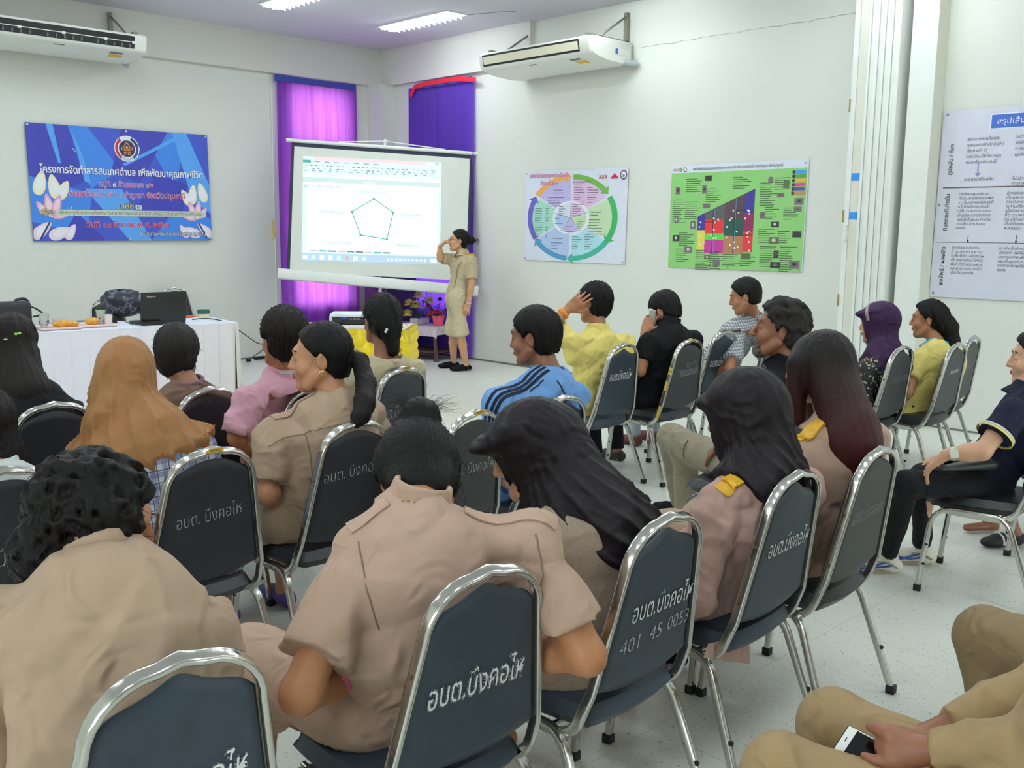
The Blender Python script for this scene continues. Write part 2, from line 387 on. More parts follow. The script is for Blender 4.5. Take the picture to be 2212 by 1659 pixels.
# ---- recessed fluorescent fixtures
def emit_mat(name, col, s):
    m, N, L, b = node_mat(name); b.inputs['Base Color'].default_value = lin(col) + (1,); b.inputs['Emission Color'].default_value = lin(col) + (1,); b.inputs['Emission Strength'].default_value = s; return m
M_TUBE = emit_mat('fluorescent_tube', '#f0fbff', LAMP_STRENGTH)
M_REFL = mat('lamp_reflector', '#f2f4f4', .3, .3, var=.01)
def ceiling_light():
    t = empty('ceiling_light', (0, 0, 0), '-', 'ceiling light', 'ceiling lights')
    mb = MB(); mb.box((-.15, -.62, ZC - .012), (.15, -.60, ZC - .001)).box((-.15, .60, ZC - .012), (.15, .62, ZC - .001)).box((-.15, -.6, ZC - .012), (-.138, .6, ZC - .001)).box((.138, -.6, ZC - .012), (.15, .6, ZC - .001)); mb.build('frame', M_WHITE, t)
    mb = MB(); mb.box((-.14, -.6, ZC - .004), (.14, .6, ZC - .001)); mb.build('reflector', M_REFL, t)
    for x in (-.065, .065):
        mb = MB(); mb.tube([(x, -.57, ZC - .022), (x, .57, ZC - .022)], .013, 10); mb.build('tube', M_TUBE, t)
    mb = MB()
    for i in range(13):
        y = -.54 + .09 * i
        for x0, x1 in ((-.135, -.008), (.008, .135)): mb.add([(x0, y, ZC - .012), (x1, y, ZC - .012), (x1, y, ZC - .045), ((x0 + x1) / 2, y, ZC - .03), (x0, y, ZC - .045)], [(0, 1, 2, 3, 4)]).add([(x0, y + .002, ZC - .012), (x1, y + .002, ZC - .012), (x1, y + .002, ZC - .045), ((x0 + x1) / 2, y + .002, ZC - .03), (x0, y + .002, ZC - .045)], [(4, 3, 2, 1, 0)])
    mb.add([(-.004, -.58, ZC - .012), (.004, -.58, ZC - .012), (.004, .58, ZC - .012), (-.004, .58, ZC - .012), (-.004, -.58, ZC - .045), (.004, -.58, ZC - .045), (.004, .58, ZC - .045), (-.004, .58, ZC - .045)], [(0, 1, 5, 4), (1, 2, 6, 5), (2, 3, 7, 6), (3, 0, 4, 7), (4, 5, 6, 7)])
    mb.build('louvre', M_REFL, t)
    return t
L0 = ceiling_light(); first = True
for ix, x in enumerate((7.2, 5.66, 4.1, 2.5, .9, -.7)):
    for iy, y in enumerate((8.88, 6.2, 3.5, .2)):
        o = L0 if first else copy_tree(L0); first = False
        o.location = (x, y if ix != 1 or iy else 8.83, 0)
        o['label'] = 'recessed fluorescent ceiling light in full view above the corner' if (ix, iy) == (0, 0) else ('recessed fluorescent ceiling light cut off by the top edge of the photo' if (ix, iy) == (1, 0) else 'recessed fluorescent ceiling light further back in the hall, outside the view')
# ceiling cracks beside the fixture
mb = MB(); mb.tube([(7.36, 8.27, ZC - .001), (7.5, 7.9, ZC - .001), (7.6, 7.78, ZC - .001)], .004, 4); struct('trim_7', mb, M_MARK)

# ---- curtains
def curtain_mat(name, col, tcol, wgt):
    m, N, L, b = node_mat(name); N.remove(b)
    d = N.new('ShaderNodeBsdfDiffuse'); d.inputs[0].default_value = lin(col) + (1,)
    t = N.new('ShaderNodeBsdfTranslucent'); t.inputs[0].default_value = lin(tcol) + (1,)
    tc = N.new('ShaderNodeTexCoord'); mp = N.new('ShaderNodeMapping'); mp.inputs['Scale'].default_value = (9, 9, .35); L.new(tc.outputs['Object'], mp.inputs[0])
    nz = N.new('ShaderNodeTexNoise'); nz.inputs['Scale'].default_value = 2.2; nz.inputs['Detail'].default_value = 4; L.new(mp.outputs[0], nz.inputs['Vector'])
    rp = N.new('ShaderNodeValToRGB'); rp.color_ramp.elements[0].color = tuple(x * .75 for x in lin(tcol)) + (1,); rp.color_ramp.elements[1].color = tuple(min(1, x * 1.2) for x in lin(tcol)) + (1,)
    rp.color_ramp.elements[0].position = .35; rp.color_ramp.elements[1].position = .65
    L.new(nz.outputs['Fac'], rp.inputs[0]); L.new(rp.outputs[0], t.inputs[0])
    mx = N.new('ShaderNodeMixShader'); mx.inputs[0].default_value = wgt; L.new(d.outputs[0], mx.inputs[1]); L.new(t.outputs[0], mx.inputs[2]); L.new(mx.outputs[0], N['Material Output'].inputs[0])
    return m
M_CURT1 = curtain_mat('magenta_violet_curtain', '#6a48b0', '#d873ff', .55)
M_CURT2 = curtain_mat('violet_curtain', '#7654b8', '#8a4cff', .45)
M_BLUEBAND = mat('blue_band', '#3a48a0', .8)
M_REDTAPE = mat('red_tape', '#d81f36', .55)
def curtain(name, p0, p1, z0, z1, dirn, m, seed, label, amp=.012, gath=9):
    t = empty(name, ((p0[0] + p1[0]) / 2, (p0[1] + p1[1]) / 2, z0), label, 'curtain')
    r = random.Random(seed); ph = [r.uniform(0, 6) for _ in range(6)]
    p0 = np.array([*p0, 0.]); p1 = np.array([*p1, 0.]); dn = np.array(dirn, float)
    def fn(u, v):
        z = z0 + (z1 - z0) * v; s = 0
        for k in range(4): s += math.sin(u * gath * (1 + .7 * k) * 2 + ph[k] + (1 - v) * .8 * math.sin(ph[k + 1])) / (1 + k * .6)
        pinch = .02 * math.sin(PI * v) * (u - .5)
        q = p0 + (p1 - p0) * (u + pinch) + dn * (amp * s * (.35 + .65 * (1 - v)))
        return (q[0], q[1], z)
    mb = MB(); mb.grid(fn, 70, 30); mb.build('drape', m, t)
    return t
c1 = curtain('curtain', (6.50, YA - .05), (7.655, YA - .05), .06, 3.40, (0, -1, 0), M_CURT1, 1, 'tall magenta and purple curtain glowing over the window left of the corner')
mb = MB(); q = at_y(593, 163, YA - .08); r_ = at_y(766, 188, YA - .08); mb.box((q[0], YA - .09, q[2] - .06), (r_[0], YA - .072, q[2] + .012), bev=.004); mb.build('heading_band', M_BLUEBAND, c1)
c2 = curtain('curtain', (XB - .05, 10.19), (XB - .05, 8.96), .04, 3.34, (-1, 0, 0), M_CURT2, 5, 'dark violet curtain right of the corner, behind the presenter and the screen')
mb = MB(); mb.box((XB - .09, 8.96, 3.31), (XB - .072, 10.0, 3.365), bev=.004); mb.build('heading_band', M_BLUEBAND, c2)
A = [at_x(px, py, XB - .10) for px, py in ((886, 208), (896, 188), (920, 181), (960, 174), (990, 170), (1028, 172))]
mb = MB(); mb.tube(A, 1, 8, sec=(.028, .002), up=(0, 0, 1)); o = mb.build('ribbon', M_REDTAPE); tagp(o, 'red ribbon strip taped along the top of the dark violet curtain', 'ribbon')
# power points and the cable on the front wall
M_PLAST = mat('ivory_plastic', '#d9d5c4', .5)
mb = MB(); mb.tube([(6.44, YA - .012, .3), (6.44, YA - .012, 3.4)], .008, 6); o = mb.build('cable_conduit', M_WHITE); tagp(o, 'thin white conduit running up the front wall left of the curtain', 'conduit')
mb = MB(); mb.box((6.41, YA - .02, 1.46), (6.435, YA - .001, 1.68), bev=.003); o = mb.build('wall_tag', mat('yellow_tag', '#d8c477', .7)); tagp(o, 'thin yellow strip fixed to the front wall beside the magenta curtain', 'strip')
# ------------------------------------------------------------------ air conditioners, banner, posters
M_ACW = mat('ac_white_plastic', '#eceee6', .35, var=.01)
M_ACD = mat('ac_dark_slot', '#17171b', .5)
M_STEEL = mat('bracket_steel', '#8f8a7a', .5, .5)
M_YLW = mat('yellow_label', '#e6b93a', .5)
M_ACCREAM = mat('ac_cream_flap', '#ece6cc', .4, var=.01)
M_GREY = mat('grey_plastic', '#6d7177', .5)
M_PVC = mat('grey_pipe_wrap', '#aeb3ba', .6)
def aircon(label, closed):
    """ceiling-type unit; local: length along x, front towards -y, wall at y=0, top z=0"""
    t = empty('air_conditioner', (0, 0, 0), label, 'air conditioner', 'ceiling air conditioners')
    Lh = .80; D = .70
    prof = [(-.02, 0), (-.62, .0), (-.675, -.012), (-.69, -.035), (-.665, -.15), (-.64, -.178), (-.56, -.20), (-.42, -.222), (-.2, -.232), (-.06, -.225), (-.02, -.20)]
    n = len(prof); mb = MB(); vs = []; secs = [(-Lh, .90), (-Lh + .02, .985), (-Lh + .05, 1), (Lh - .05, 1), (Lh - .02, .985), (Lh, .90)]
    for x, k in secs:
        for y, z in prof: vs.append((x, -.35 + (y + .35) * k, -.11 + (z + .11) * k))
    fs = [(i * n + j, (i + 1) * n + j, (i + 1) * n + (j + 1) % n, i * n + (j + 1) % n) for i in range(len(secs) - 1) for j in range(n)]
    fs += [tuple(range(n)), tuple(range((len(secs) - 1) * n + n - 1, (len(secs) - 1) * n - 1, -1))]
    mb.add(vs, fs, 0, True); mb.build('casing', M_ACW, t, False)
    # outlet slot on the slanted front face: from (-.69,-.035) to (-.665,-.15)
    def F(x, s, out): return (x, -.69 + .025 * s - out, -.035 - .115 * s)
    def slab(m, name, x0, x1, s0, s1, o0, o1, par=t):
        mb = MB(); vs = [F(x0, s0, o0), F(x1, s0, o0), F(x1, s1, o0), F(x0, s1, o0), F(x0, s0, o1), F(x1, s0, o1), F(x1, s1, o1), F(x0, s1, o1)]
        mb.add(vs, [(0, 3, 2, 1), (4, 5, 6, 7), (0, 1, 5, 4), (1, 2, 6, 5), (2, 3, 7, 6), (3, 0, 4, 7)]); return mb.build(name, m, par, False)
    slab(M_ACD, 'outlet', -.72, .66, .0, 1.0, -.004, .003)
    if closed:
        slab(M_ACCREAM, 'flap', -.705, .645, .17, .83, .002, .008)
    else:
        slab(M_ACW, 'flap', -.71, .65, .46, .52, .004, .012)
        for i in range(17):
            x = -.66 + i * .079
            if i % 6 == 5: continue
            slab(M_GREY, 'louvre_blade', x, x + .014, .66, .95, .002, .007)
        for x in (-.45, -.05, .35, .63): slab(M_ACW, 'flap_clip', x, x + .03, .42, .62, .008, .016)
    # labels on the underside
    def U(x, y): 
        z = -.178 - (y + .64) / .08 * -0 ; s = (y + .64) / (.22); return (x, y, -.181 - .044 * min(1, max(0, s)) )
    def under(name, m, x0, x1, y0, y1):
        mb = MB(); vs = [U(x0, y0), U(x1, y0), U(x1, y1), U(x0, y1)]; vs2 = [(a, b, c - .004) for a, b, c in vs]
        mb.add(vs + vs2, [(0, 1, 2, 3), (7, 6, 5, 4), (0, 4, 5, 1), (1, 5, 6, 2), (2, 6, 7, 3), (3, 7, 4, 0)]); mb.build(name, m, t, False)
    under('signal_window', M_GREY, .45, .58, -.585, -.545); under('efficiency_label', M_YLW, .47, .60, -.52, -.45); under('badge', M_GREY, -.10, .0, -.60, -.585)
    for x in (-.68, .70):
        mb = MB(); mb.box((x - .02, -.035, -.02), (x + .02, .0, .30)).box((x - .02, -.62, -.0), (x + .02, 0, .025)); mb.tube([(x, -.01, .27), (x, -.42, .02)], .011, 6); mb.build('wall_bracket', M_STEEL, t, False)
    mb = MB(); mb.tube([(.72, -.2, -.19), (.80, -.10, -.21), (.85, -.02, -.21)], .035, 10); mb.build('drain_pipe', M_PVC, t, False)
    mb = MB(); mb.add([(.803, -.30, -.09), (.803, -.08, -.09), (.803, -.08, -.14), (.803, -.30, -.14)], [(0, 1, 2, 3)]); mb.add([(.8035, -.30, -.09), (.8035, -.26, -.09), (.8035, -.26, -.14), (.8035, -.30, -.14)], [(0, 1, 2, 3)], 1); mb.build('rating_sticker', [M_WHITE, mat('sticker_blue', '#3d5fb5', .5)], t, False)
    return t
ac = aircon('white air conditioner with closed cream flap mounted high on the right wall', True)
ac.rotation_euler = (0, 0, -PI / 2); ac.location = (XB - .02, 7.36, 3.455)
ac = aircon('white air conditioner with open dark louvres at the top left over the banner', False)
ac.location = (3.80, YA - .08, 3.50)

# ---- blue project banner on the front wall
def flat(name, col, rough=.45, **k): return mat(name, col, rough, var=k.pop('var', .02), **k)
B1, B2, B3, B4 = flat('banner_blue', '#3f55c4'), flat('banner_bright_blue', '#3f86e6'), flat('banner_deep_blue', '#3a3fae'), flat('banner_sky_blue', '#58a4f2')
PW, PCR, PMG, PYL, PRD, PNV = flat('print_white', '#eef0fa'), flat('print_crimson', '#c03a7c'), flat('print_shadow', '#2a2468'), flat('print_yellow', '#efe06a'), flat('print_red', '#cf2340'), flat('print_navy', '#2b2a52')
PPK, PLP, PCM, PGR, PDK = flat('petal_pink', '#e6a9cf'), flat('petal_pale', '#f4dbe4'), flat('petal_cream', '#f5ecc4'), flat('strip_paper', '#cfd6c2'), flat('print_black', '#222226')
POR = flat('emblem_gold', '#e0964a')
bt = empty('banner', (4.6, YA - .02, 1.42), 'blue vinyl project banner with lotus flowers and Thai lettering on the front wall', 'banner')
W_, H_ = 1.97, 1.19
bx0, bz0 = 3.62, 1.425
tl = math.atan2(.012, 1.97)
S = Sheet((bx0, YA - .022, bz0), (math.cos(tl), -.010, math.sin(tl)), (-.012, 0, 1))
S.rect(0, 0, W_, H_, B1, 0)
for pts, m in (([(0, .35), (.55, .62), (.42, H_), (0, H_)], B3), ([(.42, H_), (.62, .55), (.95, .75), (.62, H_)], B2), ([(0, .2), (.55, .05), (.62, .5), (0, .66)], B2), ([(.55, .55), (1.0, 0), (1.25, 0), (.95, .55)], B4),
               ([(1.2, H_), (1.55, .55), (1.72, H_)], B2), ([(1.55, H_), (1.75, .45), (W_, .3), (W_, .62), (1.72, H_)], B4), ([(1.1, .35), (1.6, .2), (1.7, .62), (1.35, .75)], B3), ([(.85, .75), (1.15, .62), (1.5, H_), (.98, H_)], B3),
               ([(.25, 0), (.75, 0), (.45, .3)], B3), ([(1.25, 0), (W_, 0), (W_, .25), (1.5, .3)], B2), ([(.2, H_), (.3, .8), (.33, .8), (.27, H_)], B4), ([(.45, 1.15), (.55, .9), (.62, .6), (.56, .62)], B4), ([(1.0, .8), (1.62, 1.12), (1.6, 1.15), (.97, .82)], B4)):
    S.poly(pts, m, 1)
def lotus(cx, cy, s, fl):
    for (dx, dy, L_, w_, a, m) in ((-.10, .34, .30, .14, 75, PCM), (.06, .30, .30, .14, 100, PCM), (.16, .26, .26, .13, 60, PCM), (-.12, -.22, .3, .13, 40, PLP), (.1, -.25, .3, .14, 20, PLP), (.22, -.24, .22, .1, 60, PLP),
                                   (-.02, .10, .24, .1, 100, PPK), (.08, .09, .25, .1, 70, PPK), (-.10, .04, .2, .09, 125, PPK), (.13, -.03, .24, .09, 12, PPK), (.05, -.02, .2, .09, -5, PLP), (.02, .03, .16, .1, 80, PLP)):
        a = math.radians(a if fl > 0 else 180 - a); px, py = cx + fl * dx * s, cy + dy * s; pts = []
        for i in range(16):
            t_ = 2 * PI * i / 16; u = math.cos(t_) * L_ / 2 * s; v_ = math.sin(t_) * w_ / 2 * s * (1 - .35 * math.cos(t_))
            pts.append((px + math.cos(a) * u - math.sin(a) * v_, py + math.sin(a) * u + math.cos(a) * v_))
        pts = [(min(max(x, .004), W_ - .004), min(max(y, .004), H_)) for x, y in pts]
        S.poly(pts, m, 2 + (1 if m is PPK else 0)); mxp = np.mean(pts, 0); S.poly([tuple(mxp + (np.array(q_) - mxp) * .62) for q_ in pts], PLP if m is PPK else PW, 2.4 + (1 if m is PPK else 0))
    S.line(cx - fl * .02 * s, cy - .12 * s, max(.01, min(W_ - .01, cx - fl * .14 * s)), .02, .018, PNV, 4)
lotus(.19, .30, .86, 1); lotus(W_ - .17, .28, .76, -1)
ex, ey_ = 1.03, .985       # emblem
S.ell(ex, ey_, .138, .138, PW, 3)
for a0, a1, m in ((.35, 1.1, PNV), (-.9, .3, flat('emblem_blue', '#3a3f9a')), (1.15, 2.2, PW), (2.3, 4.0, PRD), (4.1, 5.3, flat('emblem_silver', '#c8cbd6'))): S.ring(ex, ey_, .10, .128, a0, a1, m, 4, 10)
for a in (.33, 1.12, 2.25, 4.05, 5.36): S.ring(ex, ey_, .096, .134, a - .04, a + .04, PNV, 5, 2)
S.ell(ex, ey_, .088, .088, PNV, 5)
for x0, y0, x1, y1 in ((-.045, 0, 0, .07), (0, .07, .045, 0), (-.03, .0, -.03, -.02), (.03, 0, .03, -.02), (-.035, -.018, .035, -.018), (-.02, .0, .02, .0), (-.055, -.015, -.062, .02), (.055, -.015, .062, .02)): S.line(ex + x0, ey_ + y0, ex + x1, ey_ + y1, .009, POR, 6)
S.ell(ex, ey_ + .018, .012, .012, POR, 6)
S.text('พช', ex, ey_ - .068, .062, POR, 6, bold=.015)
S.text('โครงการจัดทำสารสนเทศตำบล เพื่อพัฒนาคุณภาพชีวิต', 1.0, .70, .105, PW, 5, 1.78, shadow=PMG, so=.04, bold=.022, height=1.0)
S.text('หมู่ที่ ๙ บ้านคลอง ๑๒', 1.0, .575, .082, PCR, 5, .60, shadow=PW, so=.035, bold=.01)
S.text('ตำบลบึงคอไห อำเภอลำลูกกา จังหวัดปทุมธานี', 1.02, .465, .082, PCR, 5, 1.28, shadow=PW, so=.035, bold=.01)
S.text('เวทีที่', .985, .345, .075, PYL, 5, .155, shadow=PMG, so=.05)
S.rect(1.085, .338, 1.155, .385, PGR, 5); S.text('๒', 1.115, .347, .05, PNV, 6)
S.poly([(.24, .262), (1.91, .262), (1.91, .325), (.24, .325)], PGR, 5)
S.text('กำหนดรูปแบบการพัฒนาสารสนเทศการสอบแนวคิดการพัฒนาสารสนเทศตำบลต้นแบบ', 1.07, .278, .056, PNV, 6, 1.58, bold=-.004)
S.text('เรื่อง', .155, .27, .078, PYL, 6, .13, shadow=PMG, so=.05)
S.text('วันที่ ๑๓ มีนาคม พ.ศ. ๒๕๖๑', 1.0, .145, .088, PRD, 5, .92, shadow=PW, so=.035, bold=.02)
S.text('สำนักงานพัฒนาชุมชนจังหวัดปทุมธานี', 1.5, .052, .058, PW, 5, .78, shadow=PMG, so=.05)
for x, y in ((.46, .95), (.475, .93), (1.155, 1.02), (1.17, .99), (.4, .35), (.37, .34), (.395, .33)): S.ell(x, y, .006, .006, PW, 4, 8)
S.build('printed_sheet', bt)
for x, z in ((.02, 1.17), (1.03, 1.17), (W_ - .025, 1.17), (.02, .02), (1.0, .02), (W_ - .02, .02)):
    mb = MB(); q = S.P(x, z, 8); mb.lathe([(.006, 0), (.012, 0), (.012, .004), (.006, .004)], q, 12, M=Matrix.Translation(q) @ Matrix.Rotation(PI / 2, 4, 'X') @ Matrix.Translation(-Vector(q))); mb.build('eyelet', M_ALU, bt)

# ---- circular chart poster
def wall_b_sheet(p_tl, p_tr, p_br, p_bl, off=.012):
    q = [at_x(px, py, XB - off) for px, py in (p_tl, p_tr, p_br, p_bl)]
    O = q[3]; ex = (q[2] - q[3] + q[1] - q[0]) / 2; ey = (q[0] - q[3] + q[1] - q[2]) / 2
    w_, h_ = np.linalg.norm(ex), np.linalg.norm(ey)
    return Sheet(O, ex / w_, ey / h_), w_, h_
MT = dict(mint=flat('pie_mint', '#a9dccb'), lilac=flat('pie_lilac', '#c3b8e6'), pink=flat('pie_pink', '#e3bfe0'), lime=flat('pie_lime', '#c5deb4'), aqua=flat('pie_aqua', '#b2e2ec'), blue=flat('pie_blue', '#b3c8ec'), paper=flat('poster_paper', '#dde2f0'), green=flat('arrow_green', '#3fae63'), lgreen=flat('arrow_leaf', '#6fb04a'), orange=flat('arrow_orange', '#f0a94e'), viol=flat('arrow_violet', '#6a60c0'), steel=flat('arrow_steel', '#4f9ac6'), teal=flat('arrow_teal', '#45b09a'), rose=flat('title_rose', '#c77aa8'), ink=flat('poster_ink', '#4a4a58'), outline=flat('inner_outline', '#7d8a9c'))
p1 = empty('poster', (XB - .02, 7.36, 1.24), 'white poster with a coloured pie chart ringed by arrows on the right wall', 'poster')
S, w_, h_ = wall_b_sheet((1137, 371), (1358, 361), (1350, 572), (1132, 561))
S.rect(0, 0, w_, h_, MT['paper'], 0)
cx, cy, R0, HX = w_ * .475, h_ * .48, h_ * .385, 1.42
def wedge(a0, a1, r0, r1, m, l):
    n = 12; a0, a1 = math.radians(a0), math.radians(a1)
    S.poly([(cx + r0 * HX * math.cos(a0 + (a1 - a0) * i / n), cy + r0 * math.sin(a0 + (a1 - a0) * i / n)) for i in range(n + 1)] + [(cx + r1 * HX * math.cos(a1 + (a0 - a1) * i / n), cy + r1 * math.sin(a1 + (a0 - a1) * i / n)) for i in range(n + 1)], m, l)
for a0, a1, k in ((32, 88, 'pink'), (-30, 28, 'lime'), (-88, -34, 'aqua'), (-146, -92, 'blue'), (150, 210, 'mint'), (92, 146, 'lilac')): wedge(a0, a1, R0 * .16, R0 * 1.08, MT[k], 1)
S.ell(cx, cy, R0 * .5 * HX, R0 * .48, PW, 2)
for a0, a1, k in ((22, 88, 'pink'), (-52, 16, 'lime'), (-122, -58, 'lilac'), (-196, -128, 'blue'), (94, 160, 'paper')): wedge(a0, a1, R0 * .02, R0 * .42, MT[k], 3); 
for a in (19, 91, 163, 235, 307): S.line(cx, cy, cx + R0 * .46 * HX * math.cos(math.radians(a)), cy + R0 * .46 * math.sin(math.radians(a)), .006, MT['outline'], 4)
for a0, a1, k in ((88, 42, 'lgreen'), (30, -28, 'green'), (-32, -86, 'teal'), (-94, -140, 'steel'), (212, 156, 'viol'), (146, 98, 'orange')):
    m = MT[k]; lo, hi = sorted((a0, a1)); wedge(lo, hi, R0 * 1.08, R0 * 1.22, m, 2)
    a = math.radians(a1); b = math.radians(a1 + (8 if a1 > a0 else -8))
    S.poly([(cx + R0 * 1.0 * HX * math.cos(a), cy + R0 * 1.0 * math.sin(a)), (cx + R0 * 1.31 * HX * math.cos(a), cy + R0 * 1.31 * math.sin(a)), (cx + R0 * 1.16 * HX * math.cos(b), cy + R0 * 1.16 * math.sin(b))], m, 3)
rnd = random.Random(11)
def para(x, y, wd, n, dy=.028, th=.007, m=None, l=4, sheet=None):
    for i in range(n): (sheet or S).rect(x, y - i * dy, x + wd * rnd.uniform(.45, 1), y - i * dy + th, m or MT['ink'], l)
S.text('แหล่งประโยชน์และทุนของตำบลบึงคอไห', .36, h_ - .075, .062, MT['rose'], 5, .60, shadow=PLP, so=.06, bold=.02); S.text('อำเภอลำลูกกา', .37, h_ - .155, .06, MT['rose'], 5, .27, shadow=PLP, so=.06, bold=.02)
S.text('ตำบลสุขภาวะ', .86, h_ - .145, .03, MT['ink'], 5, .25)
para(.44, h_ - .22, .2, 2, .03, .005); para(.36, h_ - .30, .26, 4, .03, .005); para(.75, h_ - .17, .17, 9, .026, .005); para(.94, h_ - .20, .16, 7, .026, .005); para(1.0, h_ - .46, .2, 2, .03, .006); para(.97, h_ - .54, .28, 6, .03, .005)
para(.16, h_ - .42, .14, 14, .026, .005); para(.33, h_ - .42, .05, 13, .026, .005); para(.45, .25, .18, 1); para(.42, .20, .2, 3, .03, .005); para(.74, .27, .15, 6, .026, .005); para(.92, .30, .15, 7, .026, .005)
para(.53, h_ - .40, .12, 5, .024, .005); para(.73, h_ - .40, .13, 5, .024, .005); para(.47, .47, .13, 3, .03, .005); para(.64, .38, .12, 4, .026, .005); para(.80, .46, .11, 5, .025, .005)
S.text('สสส', w_ - .34, h_ - .11, .07, PRD, 5); S.poly([(w_ - .24, h_ - .11), (w_ - .12, h_ - .11), (w_ - .18, h_ - .055)], PRD, 5); S.ell(w_ - .06, h_ - .075, .046, .05, flat('seal_purple', '#8a3a80'), 5); S.ell(w_ - .06, h_ - .075, .032, .035, PW, 6); S.ell(w_ - .06, h_ - .085, .02, .016, MT['green'], 7)
for x, y in ((.02, .02), (w_ - .025, .02), (.02, h_ - .03)): S.ell(x, y, .009, .009, MT['outline'], 5, 10)
S.build('printed_sheet', p1)

# ---- green map poster
p2 = empty('poster', (XB - .02, 5.32, 1.23), 'green map poster with coloured field plots and photographs on the right wall', 'poster')
S, w_, h_ = wall_b_sheet((1452, 357), (1748, 343), (1733, 587), (1443, 577))
MG = flat('map_green', '#8fca78'); S.rect(0, 0, w_, h_, MT['paper'], 0); S.rect(.0, .0, w_ - .008, h_ * .925, MG, 1)
S.text('แผนที่ผลผลิตเรียนรู้ชุมชนและศักยภาพ องค์การบริหารส่วนตำบลบึงคอไห อำเภอลำลูกกา จังหวัดปทุมธานี', w_ * .5, h_ * .945, .04, MT['ink'], 3, .98)
S.text('สสส', .05, h_ * .945, .04, PRD, 3); S.ell(.11, h_ * .955, .02, .022, MT['lgreen'], 3); S.ell(.16, h_ * .955, .02, .022, flat('seal_purple', '#8a3a80'), 3); S.ell(.16, h_ * .955, .012, .013, PW, 4)
mc = lambda n, c: flat(n, c)
MC = dict(brown=mc('plot_brown', '#57434a'), navy=mc('plot_navy', '#3e3590'), red=mc('plot_red', '#e0353f'), lime=mc('plot_lime', '#5fd24a'), pink=mc('plot_magenta', '#c23a9c'), forest=mc('plot_forest', '#285448'), tan=mc('plot_tan', '#b07a58'), yel=mc('plot_yellow', '#e6d45a'), mar=mc('plot_maroon', '#8d2a58'), grey=mc('plot_grey', '#5c5a5c'))
X = lambda f: f * w_
def topz(f): return h_ * (.50 + (f - .22) / .42 * .25)
def plot(f0, f1, z0, z1, k, l=3):
    S.poly([(X(f0), h_ * z0), (X(f1), h_ * z0), (X(f1), z1 if z1 > 1.001 * h_ else (h_ * z1)), (X(f0), h_ * z1)], MC[k], l)
S.poly([(X(.225), h_ * .37), (X(.285), h_ * .37), (X(.285), topz(.285)), (X(.225), topz(.225))], MC['navy'], 3)
S.poly([(X(.285), h_ * .47), (X(.43), h_ * .47), (X(.43), topz(.43)), (X(.285), topz(.285))], MC['grey'], 3)
S.poly([(X(.43), h_ * .47), (X(.575), h_ * .47), (X(.575), topz(.575)), (X(.43), topz(.43))], MC['brown'], 3)
S.poly([(X(.575), h_ * .53), (X(.645), h_ * .53), (X(.645), topz(.645)), (X(.575), topz(.575))], MC['navy'], 3)
plot(.285, .43, .34, .47, 'red'); plot(.43, .575, .32, .47, 'forest'); plot(.575, .645, .36, .53, 'mar'); plot(.225, .285, .18, .37, 'yel'); plot(.285, .43, .28, .34, 'lime'); plot(.285, .43, .15, .28, 'pink'); plot(.43, .575, .15, .32, 'tan'); plot(.575, .645, .17, .36, 'red')
for f in (.345, .355, .505, .512): S.line(X(f), h_ * .15, X(f), topz(f) - .01, .006, PDK if f in (.345, .505) else MT['steel'], 4)
S.line(X(.285), h_ * .45, X(.36), h_ * .45, .006, PDK, 4); S.line(X(.51), h_ * .32, X(.645), h_ * .33, .006, PDK, 4); S.line(X(.51), h_ * .55, X(.63), h_ * .56, .006, PDK, 4)
rnd = random.Random(5)
for i in range(34):
    f = rnd.uniform(.235, .635); z = rnd.uniform(.18, .46 + max(0, (f - .3)) * .7); S.ell(X(f), h_ * z, .010, .010, rnd.choice([PW, PGR, PCM]), 5, 10)
cols = [(.12, .86, .14, 7), (.48, .86, .14, 6), (.28, .76, .12, 7), (.02, .66, .12, 12), (.12, .64, .13, 9), (.08, .34, .13, 7), (.06, .18, .12, 7), (.22, .17, .12, 10), (.33, .16, .12, 9), (.43, .14, .14, 6), (.56, .12, .12, 5), (.68, .80, .13, 11), (.78, .84, .11, 6), (.72, .58, .10, 6), (.85, .57, .10, 6), (.68, .38, .12, 7), (.82, .36, .1, 6), (.70, .22, .12, 10), (.84, .22, .12, 12)]
for x, z, wd, n in cols: para(X(x), h_ * z, wd * w_, n, .020, .0048, PDK, 3)
dk = [flat('photo_dark', '#3a3438'), flat('photo_mauve', '#7a6a74'), flat('photo_olive', '#5d6b48'), flat('photo_pale', '#c9c6c8')]
for x, z, a, b_ in ((.27, .84, .05, .05), (.04, .72, .036, .07), (.25, .72, .036, .08), (.26, .58, .055, .045), (.04, .44, .03, .06), (.17, .38, .04, .08), (.03, .26, .055, .06), (.13, .15, .06, .06), (.29, .09, .045, .04), (.36, -.02 + .05, .05, .06), (.57, .1, .065, .055), (.84, .75, .04, .07), (.80, .67, .05, .04), (.92, .60, .06, .06), (.92, .54, .05, .045), (.69, .48, .035, .06), (.77, .40, .055, .05), (.92, .31, .06, .055), (.76, .25, .07, .06), (.80, .12, .035, .07), (.78, -.0 + .03, .07, .055), (.91, .03, .07, .07)):
    S.rect(X(x), h_ * z, X(x) + a * w_, h_ * (z + b_), rnd.choice(dk[:3]), 4); S.ell(X(x) + a * w_ * .5, h_ * (z + b_ * .55), a * w_ * .22, h_ * b_ * .25, rnd.choice(dk), 5, 9)
S.ell(X(.75), h_ * .83, .026, .028, dk[1], 4)
for i, c in enumerate(('#3a9ae0', '#4f9e4a', '#f0a436', '#e03a86', '#5a4aa8', '#c08a58')):
    z = h_ * (.875 - .037 * i); S.rect(w_ - .14, z, w_ - .02, z + .028, flat('legend_%d' % i, c), 4); S.ell(w_ - .14, z + .014, .016, .016, dk[0], 5, 10)
